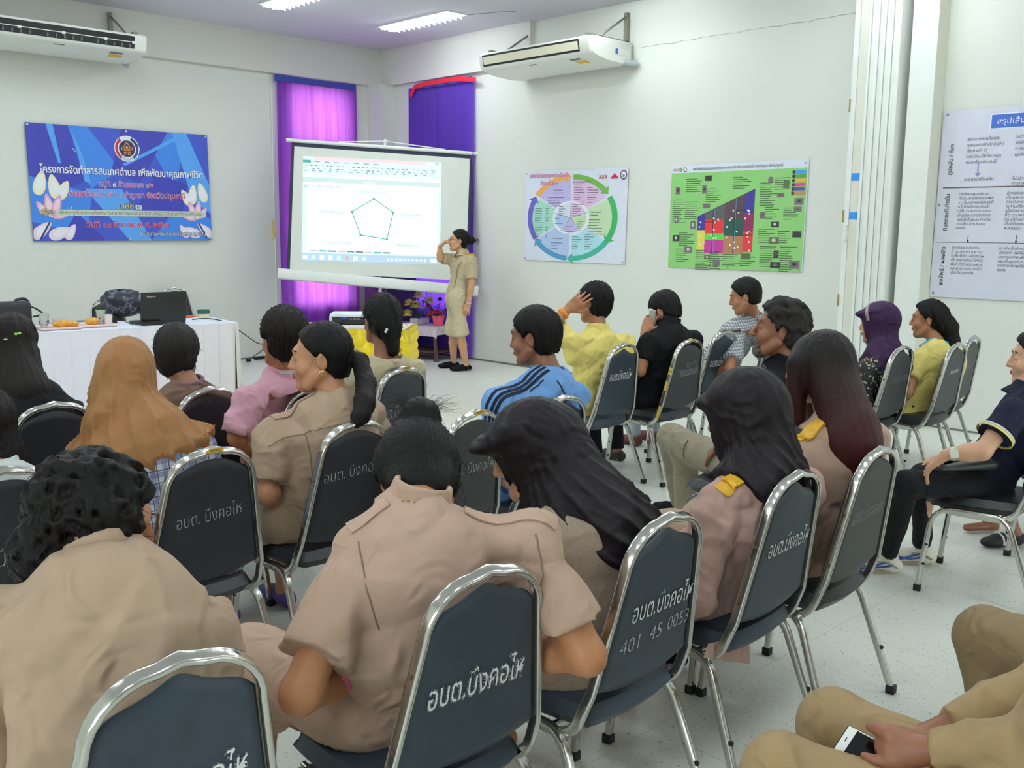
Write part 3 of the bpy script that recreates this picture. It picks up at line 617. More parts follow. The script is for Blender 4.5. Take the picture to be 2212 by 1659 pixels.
for x, y in ((.02, .03), (w_ - .03, h_ - .035), (w_ - .03, .02), (w_ * .47, .02)): S.ell(x, y, .008, .008, MT['outline'], 5, 10)
S.build('printed_sheet', p2)

# ---- white timeline poster beyond the folding door
p3 = empty('poster', (XB - .02, 2.4, 1.08), 'white laminated timeline poster with columns of Thai text at the right edge of the photo', 'poster')
a = at_x(2040, 240, XB - .015); b_ = at_x(2007, 640, XB - .015)
O = np.array([XB - .015, b_[1], b_[2]]); ey = np.array([0, a[1] - b_[1], a[2] - b_[2]]); h_ = np.linalg.norm(ey); S = Sheet(O, (0, -1, 0), ey / h_); w_ = 2.0
lam = mat('poster_laminate', '#d6d7e6', .22, var=.03, bump=.02, bscale=6, coat=.3); BL = flat('heading_blue', '#3d67c4'); ARW = flat('timeline_arrow', '#7f8ac6')
S.rect(0, 0, w_, h_, lam, 0)
S.poly([(.36, h_ - .165), (1.6, h_ - .165), (1.6, h_ - .05), (.36, h_ - .05)], PW, 1); S.poly([(.37, h_ - .158), (1.59, h_ - .158), (1.59, h_ - .057), (.37, h_ - .057)], BL, 2)
S.text('สรุปเส้นทางการพัฒนาของตำบลบึงคอไห', .41, h_ - .128, .06, PW, 3, 1.05, align='LEFT')
colsT = [(['พระบาทสมเด็จพระ', 'จุลจอมเกล้าเจ้าอยู่หัว', '(รัชกาลที่ ๕)', 'ทรงโปรดให้มีการขุด', 'คลองขึ้นบริเวณนี้'], ['บริษัทแลคูนาสยาม', 'ดำเนินการขุดคลองหก', 'วา เริ่มจากคลองซอยที่', '๑ ไปถึงอำเภอบางน้ำ', 'เปรี้ยวระยะทาง ๑๖๐๐', 'เส้นเศษ และขุดคลอง', 'ซอยที่เป็นระยะห่างกัน', '๖๐ เส้น จำนวน ๑๖', 'คลอง'], ['มีคลองชลประทาน', 'ที่ ๑๑,๑๒,๑๓ และ ๑๔', 'ในพื้นที่ตำบลบึงคอไห', 'เป็นคลองส่งน้ำให้กับ', 'พื้นที่ ที่ทำการเกษตร', 'และสามารถระบายน้ำ', 'เมื่อเกิดอุทกภัย'], ['เหตุการณ์ในอดีต']),
         (['ในตำบลบึงคอไหไม่มี', 'มัสยิดในการประกอบ', 'ศาสนพิธีต่างๆของชาว', 'มุสลิม'], ['มีการก่อสร้างมัสยิด', 'เป็นอาคารไม้ชั้นเดียว', 'ทรงปั้นหยา แห่งแรก', 'ในตำบลชื่อว่ามัสยิด', 'นูรุ้ลอิสลาม ในพื้นที่หมู่', 'ที่ ๖ ตำบลบึงคอไห', 'ต่อมาได้จดทะเบียน', 'เป็นนิติบุคคล เมื่อปี', 'พ.ศ.๒๔๔๔'], ['ชาวบ้านในตำบล', 'บึงคอไห มีมัสยิดไว้เพื่อ', 'ประกอบศาสนพิธีต่างๆ', 'และเป็นศูนย์รวมจิตใจ', 'ของคนไทยมุสลิมใน', 'ชุมชน'], ['ไม่ปรากฏหลักฐาน', 'การก่อสร้างวัด']),
         (['ในตำบลบึงคอไห', 'วัดในการประกอบ', 'ศาสนพิธีของชาว', 'พุทธ'], ['มีการก่อสร้าง', 'พื้นที่ หมู่ที่ ๔', 'คนไทยจากตำบล', 'ของ นายกอง', 'เจียร นายเปลี่ยน', 'เป็นเดือนกันยา', 'วัดสามัคคี'], ['ชาวบ้านในตำบล', 'บึงคอไห มีวัดไว้เพื่อ', 'ประกอบศาสนพิธี', 'และเป็นศูนย์รวมจิต', 'ของคนไทยพุทธใน', 'ชุมชนปัจจุบันเปลี่ยน', 'ชื่อเป็นวัดโสภณาราม'], ['พ.ศ. ๒๔๓๗'])]
for i, (a_, b1, c_, d_) in enumerate(colsT):
    x = .20 + .36 * i; Z = lambda f: h_ * (1 - f)
    for j, s_ in enumerate(a_): S.text(s_, x, Z(.165 + .030 * j), .034, MT['ink'], 2, align='LEFT')
    for j, s_ in enumerate(d_): S.text(s_, x, Z(.375 + .026 * j), .034, PDK, 2, align='LEFT')
    for j, s_ in enumerate(b1): S.text(s_, x - .03, Z(.45 + .0225 * j), .031, MT['ink'], 2, align='LEFT')
    for j, s_ in enumerate(c_): S.text(s_, x - .05, Z(.735 + .0225 * j), .031, MT['ink'], 2, align='LEFT')
    S.line(x + .10, Z(.285), x + .10, Z(.345), .010, ARW, 2); S.poly([(x + .08, Z(.335)), (x + .12, Z(.335)), (x + .10, Z(.355))], ARW, 3); S.line(x + .07, Z(.66), x + .07, Z(.69), .005, PDK, 2); S.ell(x + .07, Z(.693), .008, .01, PDK, 2, 8)
S.rect(.04, h_ * .588, w_ - .02, h_ * .594, flat('rule_brown', '#6d5358'), 2); S.rect(.02, h_ * .298, w_ - .02, h_ * .301, MT['ink'], 2)
for s, y in (('ภูมิหลัง / ที่มา', h_ * .74), ('กิจกรรมที่เกิดขึ้น', h_ * .46), ('ผลลัพธ์ / ผลผลิต', h_ * .17)): S.text(s, .10, y, .045, PDK, 2, rot=PI / 2, bold=.01)
for x, y in ((.03, h_ - .03), (.02, h_ * .5), (.03, .03)): S.ell(x, y, .011, .011, MT['outline'], 3, 10)
S.build('printed_sheet', p3)
# ------------------------------------------------------------------ stacking banquet chairs
def chrome(name, rust):
    m, N, L, b = node_mat(name); b.inputs['Metallic'].default_value = .95; b.inputs['Roughness'].default_value = .18
    tc = N.new('ShaderNodeTexCoord'); nz = N.new('ShaderNodeTexNoise'); nz.inputs['Scale'].default_value = 60; nz.inputs['Detail'].default_value = 6; nz.inputs['Roughness'].default_value = .75
    L.new(tc.outputs['Object'], nz.inputs['Vector']); rp = N.new('ShaderNodeValToRGB'); e = rp.color_ramp.elements
    e[0].position = .70 - .07 * rust; e[1].position = .80 - .06 * rust; e[0].color = lin('#c9c8c2') + (1,); e[1].color = lin('#6b5546') + (1,)
    L.new(nz.outputs['Fac'], rp.inputs[0]); L.new(rp.outputs[0], b.inputs['Base Color'])
    mr = N.new('ShaderNodeMapRange'); mr.inputs['From Min'].default_value = .5; mr.inputs['From Max'].default_value = .8; mr.inputs['To Min'].default_value = .16; mr.inputs['To Max'].default_value = .4; L.new(nz.outputs['Fac'], mr.inputs[0]); L.new(mr.outputs[0], b.inputs['Roughness'])
    return m
M_CHROME = chrome('chrome_tube', .0); M_CHROME_OLD = chrome('worn_chrome_tube', 1.0)
M_NAVY = mat('navy_vinyl', '#2a3946', .42, var=.10, scale=14, bump=.10, bscale=500)
M_CHAR = mat('charcoal_vinyl', '#3a3e40', .5, var=.08, scale=14, bump=.12, bscale=500)
M_INK = mat('black_vinyl', '#22262c', .45, var=.10, scale=14, bump=.10, bscale=500)
M_SEATB = mat('black_seat_vinyl', '#26292d', .38, var=.10, scale=14, bump=.08, bscale=400)
M_RUB = mat('black_rubber', '#161616', .7)
M_RUST = mat('rusty_rivet', '#6a4a38', .6, .4)
def chalk(name, col, th):
    m, N, L, b = node_mat(name); b.inputs['Base Color'].default_value = lin(col) + (1,); b.inputs['Roughness'].default_value = .9
    tc = N.new('ShaderNodeTexCoord'); nz = N.new('ShaderNodeTexNoise'); nz.inputs['Scale'].default_value = 220; L.new(tc.outputs['Object'], nz.inputs['Vector'])
    mr = N.new('ShaderNodeMapRange'); mr.inputs['From Min'].default_value = th - .12; mr.inputs['From Max'].default_value = th + .05; L.new(nz.outputs['Fac'], mr.inputs[0]); L.new(mr.outputs[0], b.inputs['Alpha'])
    return m
M_STENCIL = chalk('stencil_paint', '#dfe3e3', .31); M_CHALK = chalk('chalk_writing', '#c3c9c9', .42); M_FAINT = chalk('faint_chalk', '#a9b0b0', .49); M_SOFT = chalk('overspray', '#9aa4ab', .56)
M_PLATE = mat('maker_plate_yellow', '#e0b23c', .4); M_PLTXT = mat('maker_plate_red', '#8a2f2a', .5); M_PLGRN = mat('maker_plate_green', '#2f6a3a', .5)
TAN = .175
def yb(z): return -.19 - (z - .45) * TAN
def hoop_w(z): return .206 - (z - .46) / .33 * .056
def hoop_pts():
    half = [(.200, .14, .378), (.203, -.04, .372)]
    half += [(.206, -.09 - .088 * math.sin(a), .372 + .09 * (1 - math.cos(a))) for a in np.linspace(.15, 1.25, 6)]
    half += [(hoop_w(z), yb(z), z) for z in (.50, .60, .70, .775)]
    top = .905; r = .112; xw = hoop_w(.79)
    half += [(xw - r + r * math.cos(a), yb(.787 + r * math.sin(a)), .787 + r * math.sin(a)) for a in np.linspace(.0, PI / 2, 8)]
    return half + [(0, yb(.912), .9085)] + [(-x, y, z) for x, y, z in reversed(half)]
def back_pad(style):
    """padded back between the hoop tubes: outline in (x,s) extruded and rounded, rear face flat"""
    nu, nv = 22, 26; mb = MB(); z0, z1 = .475, .845
    def out(u, v):       # u -1..1, v 0..1 -> x,z outline
        zt = (.846 + .034 * math.exp(-(u / .42) ** 2) - .03 * abs(u) ** 8) if style == 'wave' else .876 - .045 * abs(u) ** 2.5
        zb = z0 - .035 * (1 - u * u) + .025
        z = zb + (zt - zb) * v
        xw = hoop_w(min(z, .79)) - .009
        if z > .79: xw = max(.03, hoop_w(.79) - .112 + math.sqrt(max(.0001, .112 ** 2 - (z - .787) ** 2)) - .010)
        return u * xw, z
    front, rear = [], []
    for i in range(nu + 1):
        for j in range(nv + 1):
            u = -1 + 2 * i / nu; v = j / nv; x, z = out(u, v)
            e = min(1 - abs(u), v * 1.6, (1 - v) * 1.6); puff = .030 * (1 - math.exp(-e * 14)); roll = .010 * math.exp(-(e * 30)) 
            rear.append((x, yb(z) - .007 + roll, z)); front.append((x, yb(z) + .006 + puff, z))
    k = (nu + 1) * (nv + 1); fs = []
    for i in range(nu):
        for j in range(nv):
            a = i * (nv + 1) + j; q = (a, a + nv + 1, a + nv + 2, a + 1); fs.append(q); fs.append(tuple(k + t for t in reversed(q)))
    edge = [i * (nv + 1) for i in range(nu + 1)] + [nu * (nv + 1) + j for j in range(1, nv + 1)] + [i * (nv + 1) + nv for i in range(nu - 1, -1, -1)] + [j for j in range(nv - 1, 0, -1)]
    for a, b in zip(edge, edge[1:] + edge[:1]): fs.append((a, k + a, k + b, b))
    return mb.add(rear + front, fs, 0, True)
def seat_pad():
    bm = bmesh.new(); mb = MB(); nu, nv = 20, 20; top, bot = [], []
    for i in range(nu + 1):
        for j in range(nv + 1):
            u = -1 + 2 * i / nu; v = -1 + 2 * j / nv
            su = u * math.sqrt(1 - .22 * v * v); sv = v * math.sqrt(1 - .22 * u * u)
            x = su * (.218 - .018 * (1 - v) / 2); y = .012 + sv * .215
            e = min(1 - abs(u), 1 - abs(v)); rd = math.sqrt(max(0, 1 - (1 - min(1, e / .16)) ** 2))
            top.append((x, y, .415 + .032 * rd + .012 * (1 - u * u) * (1 - v * v) - .012 * max(0, v) ** 3)); bot.append((x * .97, y * .97, .415 - .030 * rd ** .5))
    k = (nu + 1) * (nv + 1); fs = []
    for i in range(nu):
        for j in range(nv):
            a = i * (nv + 1) + j; q = (a, a + nv + 1, a + nv + 2, a + 1); fs.append(q); fs.append(tuple(k + t for t in reversed(q)))
    edge = [i * (nv + 1) for i in range(nu + 1)] + [nu * (nv + 1) + j for j in range(1, nv + 1)] + [i * (nv + 1) + nv for i in range(nu - 1, -1, -1)] + [j for j in range(nv - 1, 0, -1)]
    for a, b in zip(edge, edge[1:] + edge[:1]): fs.append((a, b, k + b, k + a))
    bm.free(); return mb.add(top + bot, fs, 0, True)
def make_chair(style, vinyl, old):
    ch = M_CHROME_OLD if old else M_CHROME
    t = empty('banquet_chair', (0, 0, 0), '-', 'chair', 'banquet chairs')
    mb = MB(); mb.tube(hoop_pts(), 1, 12, sec=(.0135, .0085), up=(0, -1, -.18)); 
    mb = MB(); P = hoop_pts(); mb.tube(P, 1, 12, sec=(.014, .0075), up=(0, .9, .45)); fr = mb.build('back_frame', ch, t, False)
    for s in (-1, 1):
        for z in (.56, .72):
            mb = MB(); x = s * (hoop_w(z) + .008); mb.ball((x, yb(z), z), (.003, .006, .006), 8); mb.build('rivet', M_RUST, fr, False)
    back_pad(style).build('backrest', vinyl, t, False)
    seat_pad().build('seat', M_SEATB if vinyl is not M_NAVY else M_NAVY, t, False)
    for s in (-1, 1):
        fp = [(s * .212, 0, .385), (s * .212, .09, .385)] + [(s * (.212 + .002 * i), .09 + .085 * math.sin(a), .385 - .085 * (1 - math.cos(a))) for i, a in enumerate(np.linspace(.25, 1.45, 6))] + [(s * .232, .205, .02)]
        mb = MB(); mb.tube(fp, 1, 10, sec=(.0115, .0115), up=(1, 0, 0)); lg = mb.build('leg', ch, t, False)
        mb = MB(); mb.box((s * .232 - .015, .19, 0), (s * .232 + .015, .22, .03), bev=.004); mb.build('rubber_foot', M_RUB, lg, False)
        mb = MB(); mb.ball((s * .236, .187, .13), .008, 8); mb.ball((s * .232, .180, .22), .008, 8); mb.build('stacking_bumper', M_RUB, lg, False)
        rp = [(s * .212, 0, .385), (s * .212, -.07, .385)] + [(s * (.212 + .002 * i), -.07 - .085 * math.sin(a), .385 - .085 * (1 - math.cos(a))) for i, a in enumerate(np.linspace(.25, 1.2, 6))] + [(s * .245, -.262, .02)]
        mb = MB(); mb.tube(rp, 1, 10, sec=(.0115, .0115), up=(1, 0, 0)); lg = mb.build('leg', ch, t, False)
        mb = MB(); mb.box((s * .245 - .015, -.278, 0), (s * .245 + .015, -.248, .03), bev=.004); mb.build('rubber_foot', M_RUB, lg, False)
        mb = MB(); mb.ball((s * .232, -.225, .16), .008, 8); mb.build('stacking_bumper', M_RUB, lg, False)
    mb = MB(); mb.tube([(-.21, .06, .372), (.21, .06, .372)], .009, 8); mb.tube([(-.21, -.07, .372), (.21, -.07, .372)], .009, 8); mb.build('cross_bar', ch, t, False)
    return t
PROTO = {}
def chair_sheet():
    k = math.sqrt(1 + TAN * TAN); z = .62
    return Sheet((0, yb(z) - .0085, z), (1, 0, 0), (0, -TAN / k, 1 / k), .0004)
def chair(x, y, yaw, style, vinyl, old, label, writing=None, plate=None):
    key = (style, vinyl.name, old)
    if key not in PROTO: PROTO[key] = o = make_chair(style, vinyl, old)
    else: o = copy_tree(PROTO[key])
    for c in list(o.children):                       # lettering belongs to one chair only
        if c.name.startswith(('lettering', 'maker_plate')): bpy.data.objects.remove(c)
    o.location = (x, y, 0); o.rotation_euler = (0, 0, math.radians(yaw)); o['label'] = label
    if writing: PENDING.append((o, writing))
    if plate: PENDING.append((o, [('plate', plate)]))
    return o
PENDING = []
def finish_chairs():
    for o, wr in PENDING:
        if wr[0][0] == 'plate':
            S = Sheet((0, yb(.906) - .0165, .9085), (1, 0, 0), (0, -.17, 1), .0005); S.ell(-.0, 0, .032, .0075, M_PLATE, 0); S.text(wr[0][1], 0, -.0045, .012, M_PLTXT if wr[0][1] != 'TAIYO' else M_PLGRN, 1, .036, bold=.02)
            S.mb.build('maker_plate', S.mats, o, False); continue
        S = chair_sheet()
        for txt, px, py, size, wd, m, rot in wr: S.text(txt, px, py, size, m, 1 if m is M_SOFT else 2, wd, rot=rot, bold=.05 if m is M_SOFT else (-.002 if m is M_STENCIL else -.018))
        S.mb.build('lettering', S.mats, o, False)
T_ = 'อบต.บึงคอไห'
def st(dx=0.0, dz=.055, w_=.25, m=None, rot=.0): return [(T_, dx, dz, .075, w_, m or M_STENCIL, rot)]
C = {}
def top_at(px, py, z=.909): return at_z(px, py, z)
# row nearest the camera
q = top_at(470, 1396); C['1'] = chair(q[0] - .056, q[1] + .268, -2, 'wave', M_NAVY, True, 'navy banquet chair nearest the camera at bottom left, behind the curly-haired person', [(T_, .0, .03, .075, .25, M_SOFT, .0), (T_, 0, .03, .075, .25, M_STENCIL, .0)])
q = top_at(1075, 1222); C['2'] = chair(q[0] - .015, q[1] + .264, -3, 'wave', M_NAVY, True, 'navy banquet chair with smeared white stencil behind the woman with the hair bun', [(T_, .0, .012, .08, .255, M_SOFT, .0), (T_, .002, .012, .08, .255, M_STENCIL, .0)])
C['3'] = chair(1.854, 1.635, 2, 'wave', M_NAVY, True, 'navy banquet chair with the chalked number 0053 under its stencil', [(T_, .03, .035, .075, .25, M_STENCIL, .0), ('401', -.085, -.045, .06, .075, M_CHALK, .0), ('45', .02, -.04, .06, .05, M_CHALK, .0), ('0053', .115, -.035, .06, .09, M_CHALK, .0)])
C['4'] = chair(2.473, 1.649, 2.7, 'wave', M_NAVY, True, 'navy banquet chair behind the woman in black hijab and pinkish uniform', st(.02, .05, .24))
C['5'] = chair(2.948, 1.635, 3, 'arc', M_CHAR, False, 'grey banquet chair with faint lettering behind the long reddish-haired woman', [(T_, .0, .055, .07, .22, M_FAINT, .03)])
C['24'] = chair(4.53, 1.60, 11, 'arc', M_SEATB, False, 'black banquet chair seen side-on under the woman in the navy polo shirt')
C['25'] = chair(5.32, 1.47, 4, 'arc', M_SEATB, False, 'black banquet chair at the right edge, only its legs showing behind the navy-clad woman')
# second row
q = top_at(12, 1015); C['7'] = chair(q[0], q[1] + .275, 0, 'arc', M_INK, False, 'dark banquet chair cut by the left edge with chalk writing', [(T_, .0, .0, .075, .26, M_CHALK, .02)])
C['8'] = chair(1.396, 3.024, 2, 'arc', M_INK, False, 'dark banquet chair with chalk writing behind the orange-hijab wearer in plaid', [('อบต. บึงคอไห', .0, .055, .06, .22, M_CHALK, .06)], 'TAIYO')
C['9'] = chair(1.972, 3.089, 4, 'arc', M_INK, False, 'dark banquet chair with chalk writing behind the ponytailed woman', [('อบต. บึงคอไห', .0, .09, .06, .26, M_CHALK, .04)])
C['10'] = chair(2.410, 2.954, 6, 'arc', M_CHAR, False, 'empty charcoal banquet chair between the hair bun and the leaning black hijab', [('อบต. บึงคอไห', .0, .05, .06, .26, M_CHALK, -.02)], 'TAIYO')
C['11'] = chair(2.92, 2.97, 2, 'arc', M_INK, False, 'dark banquet chair under the man in the light blue striped sports shirt')
C['23'] = chair(3.92, 2.45, 3, 'arc', M_INK, False, 'dark banquet chair under the bearded man, hidden by the long-haired woman')
# third row
C['15'] = chair(1.330, 4.150, 2, 'arc', M_INK, False, 'black banquet chair with chalk doodles behind the woman in black', [('มีข่าว บึงฯ', .0, -.03, .08, .27, M_CHALK, .02)])
C['14'] = chair(1.920, 4.100, 8, 'arc', M_INK, False, 'dark banquet chair behind the grey-haired person in the brown vest')
q = top_at(672, 838); C['13'] = chair(q[0], q[1] + .275, 4, 'arc', M_INK, False, 'dark banquet chair behind the person in pink')
C['12'] = chair(2.950, 4.070, 4, 'arc', M_CHAR, False, 'charcoal banquet chair with clear chalk lettering behind the woman in cream', [(T_, -.01, .04, .085, .26, M_CHALK, .03)], 'TAIYO')
# right-hand block
C['16'] = chair(4.595, 4.023, 3, 'wave', M_NAVY, False, 'navy banquet chair behind the person in the yellow shirt scratching the head', st(.0, .07, .22))
C['17'] = chair(5.110, 3.903, 1, 'arc', M_CHAR, False, 'grey banquet chair with scratched lettering behind the man in black on the telephone', [('อบต.บึงคอไห', .02, .06, .08, .2, M_CHALK, .04), ('๔๐ ปา', .04, .125, .04, .1, M_FAINT, .0)], 'TAIYO')
C['18'] = chair(5.781, 4.087, -2, 'wave', M_NAVY, False, 'navy banquet chair of the man in the checked shirt', st(.0, .045, .24))
C['19'] = chair(6.30, 4.0, 3, 'arc', M_CHAR, False, 'grey banquet chair glimpsed between the checked shirt and the bearded man')
C['20'] = chair(5.807, 2.849, 0, 'arc', M_CHAR, False, 'grey banquet chair behind the woman in the purple hijab', [(T_, .03, .07, .07, .2, M_FAINT, .05)])
C['21'] = chair(6.250, 2.700, 1, 'arc', M_CHAR, False, 'grey banquet chair behind the dark-haired woman in yellow', [(T_, .02, .10, .04, .13, M_STENCIL, .0)])
C['22'] = chair(6.751, 2.800, 4.3, 'arc', M_CHAR, False, 'empty grey banquet chair at the far end of the row by the right wall', [(T_, .0, .07, .06, .17, M_FAINT, .03)])
# bottom right
C['6'] = chair(1.82, .50, 2, 'arc', M_SEATB, False, 'black banquet chair out of sight under the person holding the telephone')
C['26'] = chair(2.68, .52, 0, 'arc', M_SEATB, False, 'black banquet chair under the khaki trousers at bottom right, seat front showing')
C['27'] = chair(3.46, .42, 0, 'arc', M_SEATB, False, 'black banquet chair beyond the right edge under the farthest khaki knee')
# behind the white table, facing the audience
q = top_at(232, 645); C['28'] = chair(q[0], q[1] - .27, 184, 'arc', M_INK, False, 'dark banquet chair behind the white table beside the backpack')
q = top_at(366, 622); C['29'] = chair(q[0], q[1] - .30, 172, 'arc', M_INK, False, 'dark banquet chair against the front wall behind the laptop')
for k, bits in (('22', ((.55, .73),)), ('17', ((.42, .50), (.60, .66), (.70, .745)))):
    for z0, z1 in bits:
        mb = MB(); mb.tube([(-(hoop_w(z) + .0085), yb(z), z) for z in np.linspace(z0, z1, 4)], 1, 8, sec=(.011, .0012), up=(0, 1, 0)); mb.build('tape_strip', mat('yellowed_tape', '#cdb84e', .5, var=.2, scale=40), C[k], False)
finish_chairs()
nv2 = lambda v: np.array(v, float) / np.linalg.norm(v)
# ------------------------------------------------------------------ tables, screen and the things on them
M_CLOTH = mat('white_satin_cloth', '#e9e6f2', .55, var=.02, sheen=.3)
M_CLOTHTOP = mat('white_table_cloth', '#e6e9f4', .6, var=.02)
M_YCLOTH = mat('yellow_satin_cloth', '#f2d416', .5, var=.06, sheen=.3)
M_WOODD = mat('dark_wood', '#4a3228', .5, var=.15, stretch=(2, 14, 2), scale=4)
def skirted_table(name, O, ang, w_, d_, h_, label, skirt_fn, mtop, mskirt, topt=.03, board=None):
    t = empty(name, (O[0], O[1], 0), label, 'table'); R = Matrix.Translation((O[0], O[1], 0)) @ Matrix.Rotation(ang, 4, 'Z')
    mb = MB(); mb.box((0, 0, h_ - topt), (w_, d_, h_), M=R, bev=.006); mb.build('tabletop', mtop, t)
    rc = .035; loop = []; 
    for cx_, cy_, a0 in ((w_ - rc, rc, -PI / 2), (w_ - rc, d_ - rc, 0), (rc, d_ - rc, PI / 2), (rc, rc, PI)):
        for k in range(7): a = a0 + PI / 2 * k / 6; loop.append((cx_ + rc * math.cos(a), cy_ + rc * math.sin(a), math.cos(a), math.sin(a)))
    loop.append(loop[0]); seg = [0.0]
    for a, b in zip(loop, loop[1:]): seg.append(seg[-1] + math.hypot(b[0] - a[0], b[1] - a[1]))
    Lt = seg[-1]; n = int(Lt / .0115); S_ = np.linspace(0, Lt, n + 1); LX = [np.interp(S_, seg, [q[i] for q in loop]) for i in range(4)]
    def fn(u, v):
        i = min(n, int(round(u * n))); s = S_[i]; o, ds = skirt_fn(s, v); nx, ny = LX[2][i], LX[3][i]
        return R @ Vector((LX[0][i] + nx * o - ny * ds, LX[1][i] + ny * o + nx * ds, (h_ - .012) * (1 - v) + .006))
    mb = MB(); mb.grid(fn, n, 26); sk = mb.build('skirt', mskirt, t)
    for x in (.06, w_ - .06):
        for y in (.06, d_ - .06):
            mb = MB(); a = R @ Vector((x, y, 0)); mb.tube([a, a + Vector((0, 0, h_ - topt))], .014, 8); mb.build('leg', M_ALU, t)
    return t, R
def skirt_flare(u, v): return (0, 0)
def pleats(s, v):
    ph = (s / .135) % 1.0
    k = math.exp(-((ph - .5) / .10) ** 2)
    o = .012 + .018 * k * (.4 + .6 * v) + .022 * v * (.5 + .5 * math.sin(2 * PI * ph)) 
    return o, .02 * v * math.sin(2 * PI * ph)
def smock(s, v):
    if v < .42:
        d = math.sqrt(abs(math.sin(PI * (s / .13 + v * 4.2))) * abs(math.sin(PI * (s / .13 - v * 4.2)))); o = .012 + .045 * d
    else:
        k = (v - .42) / .58; o = .018 + .10 * k * k + (.022 + .03 * k) * (.5 + .5 * math.sin(2 * PI * s / .13)) + .012 * k * math.sin(2 * PI * s / .05)
    return o, 0.0
ang = -.115; fr = np.array([4.36, 7.965]); ux = np.array([math.cos(ang), math.sin(ang)]); O = fr - ux * 3.2
WT, RW = skirted_table('skirted_table', O, ang, 3.2, .66, .75, 'long white pleated-skirt table with laptop and snacks below the banner', pleats, M_CLOTHTOP, M_CLOTH)
b_ = np.array([5.11, 6.60]); a_ = b_ - nv2([.69, -.72]) * .98; dv = (b_ - a_); ang2 = math.atan2(dv[1], dv[0])
YT, RY = skirted_table('projector_table', a_, ang2, 1.02, .55, .745, 'small table with smocked yellow satin skirt carrying the projector', smock, mat('table_laminate', '#d9c3a8', .4, var=.05), M_YCLOTH)
def on_white(px, py, z=.752): return at_z(px, py, z)
# laptop, hinge edge towards the audience
q = on_white(353, 700); base = np.array(q)
t = empty('laptop', q, 'open black laptop on the white table, its lid towards the audience', 'laptop'); Rl = Matrix.Translation(q) @ Matrix.Rotation(math.radians(-2), 4, 'Z')
M_LAP = mat('laptop_black', '#1d1e21', .35); M_SCRN = mat('laptop_screen', '#2a3038', .2)
mb = MB(); mb.box((-.20, 0, .0), (.20, .26, .022), M=Rl, bev=.004); bs = mb.build('base', M_LAP, t); mb = MB(); mb.box((-.17, .04, .022), (.17, .16, .024), M=Rl); mb.build('keyboard', M_RUB, bs)
Rd = Rl @ Matrix.Translation((0, .004, .018)) @ Matrix.Rotation(math.radians(8), 4, 'X'); mb = MB(); mb.box((-.20, -.012, 0), (.20, .0, .265), M=Rd, bev=.004); ld = mb.build('lid', M_LAP, t)
mb = MB(); mb.box((-.18, .0005, .02), (.18, .0015, .25), M=Rd); mb.build('display', M_SCRN, ld)
S = Sheet(Rd @ Vector((-.15, -.0125, .222)), Vector(Rd @ Vector((1, 0, 0)) - Rd @ Vector((0, 0, 0))), Vector(Rd @ Vector((0, 0, 1)) - Rd @ Vector((0, 0, 0)))); S.text('lenovo', 0, 0, .026, M_ALU, 1, .075, align='LEFT', bold=.02); S.build('lid_lettering', ld)
mb = MB(); P = [on_white(*p) for p in ((316, 699), (300, 699), (292, 701))]; mb.box((-.20, -.05, .0), (-.02, -.012, .03), M=Rl, bev=.006); o = mb.build('power_adapter', M_RUB); tagp(o, 'black power adapter lying against the back of the laptop on the white table', 'adapter')
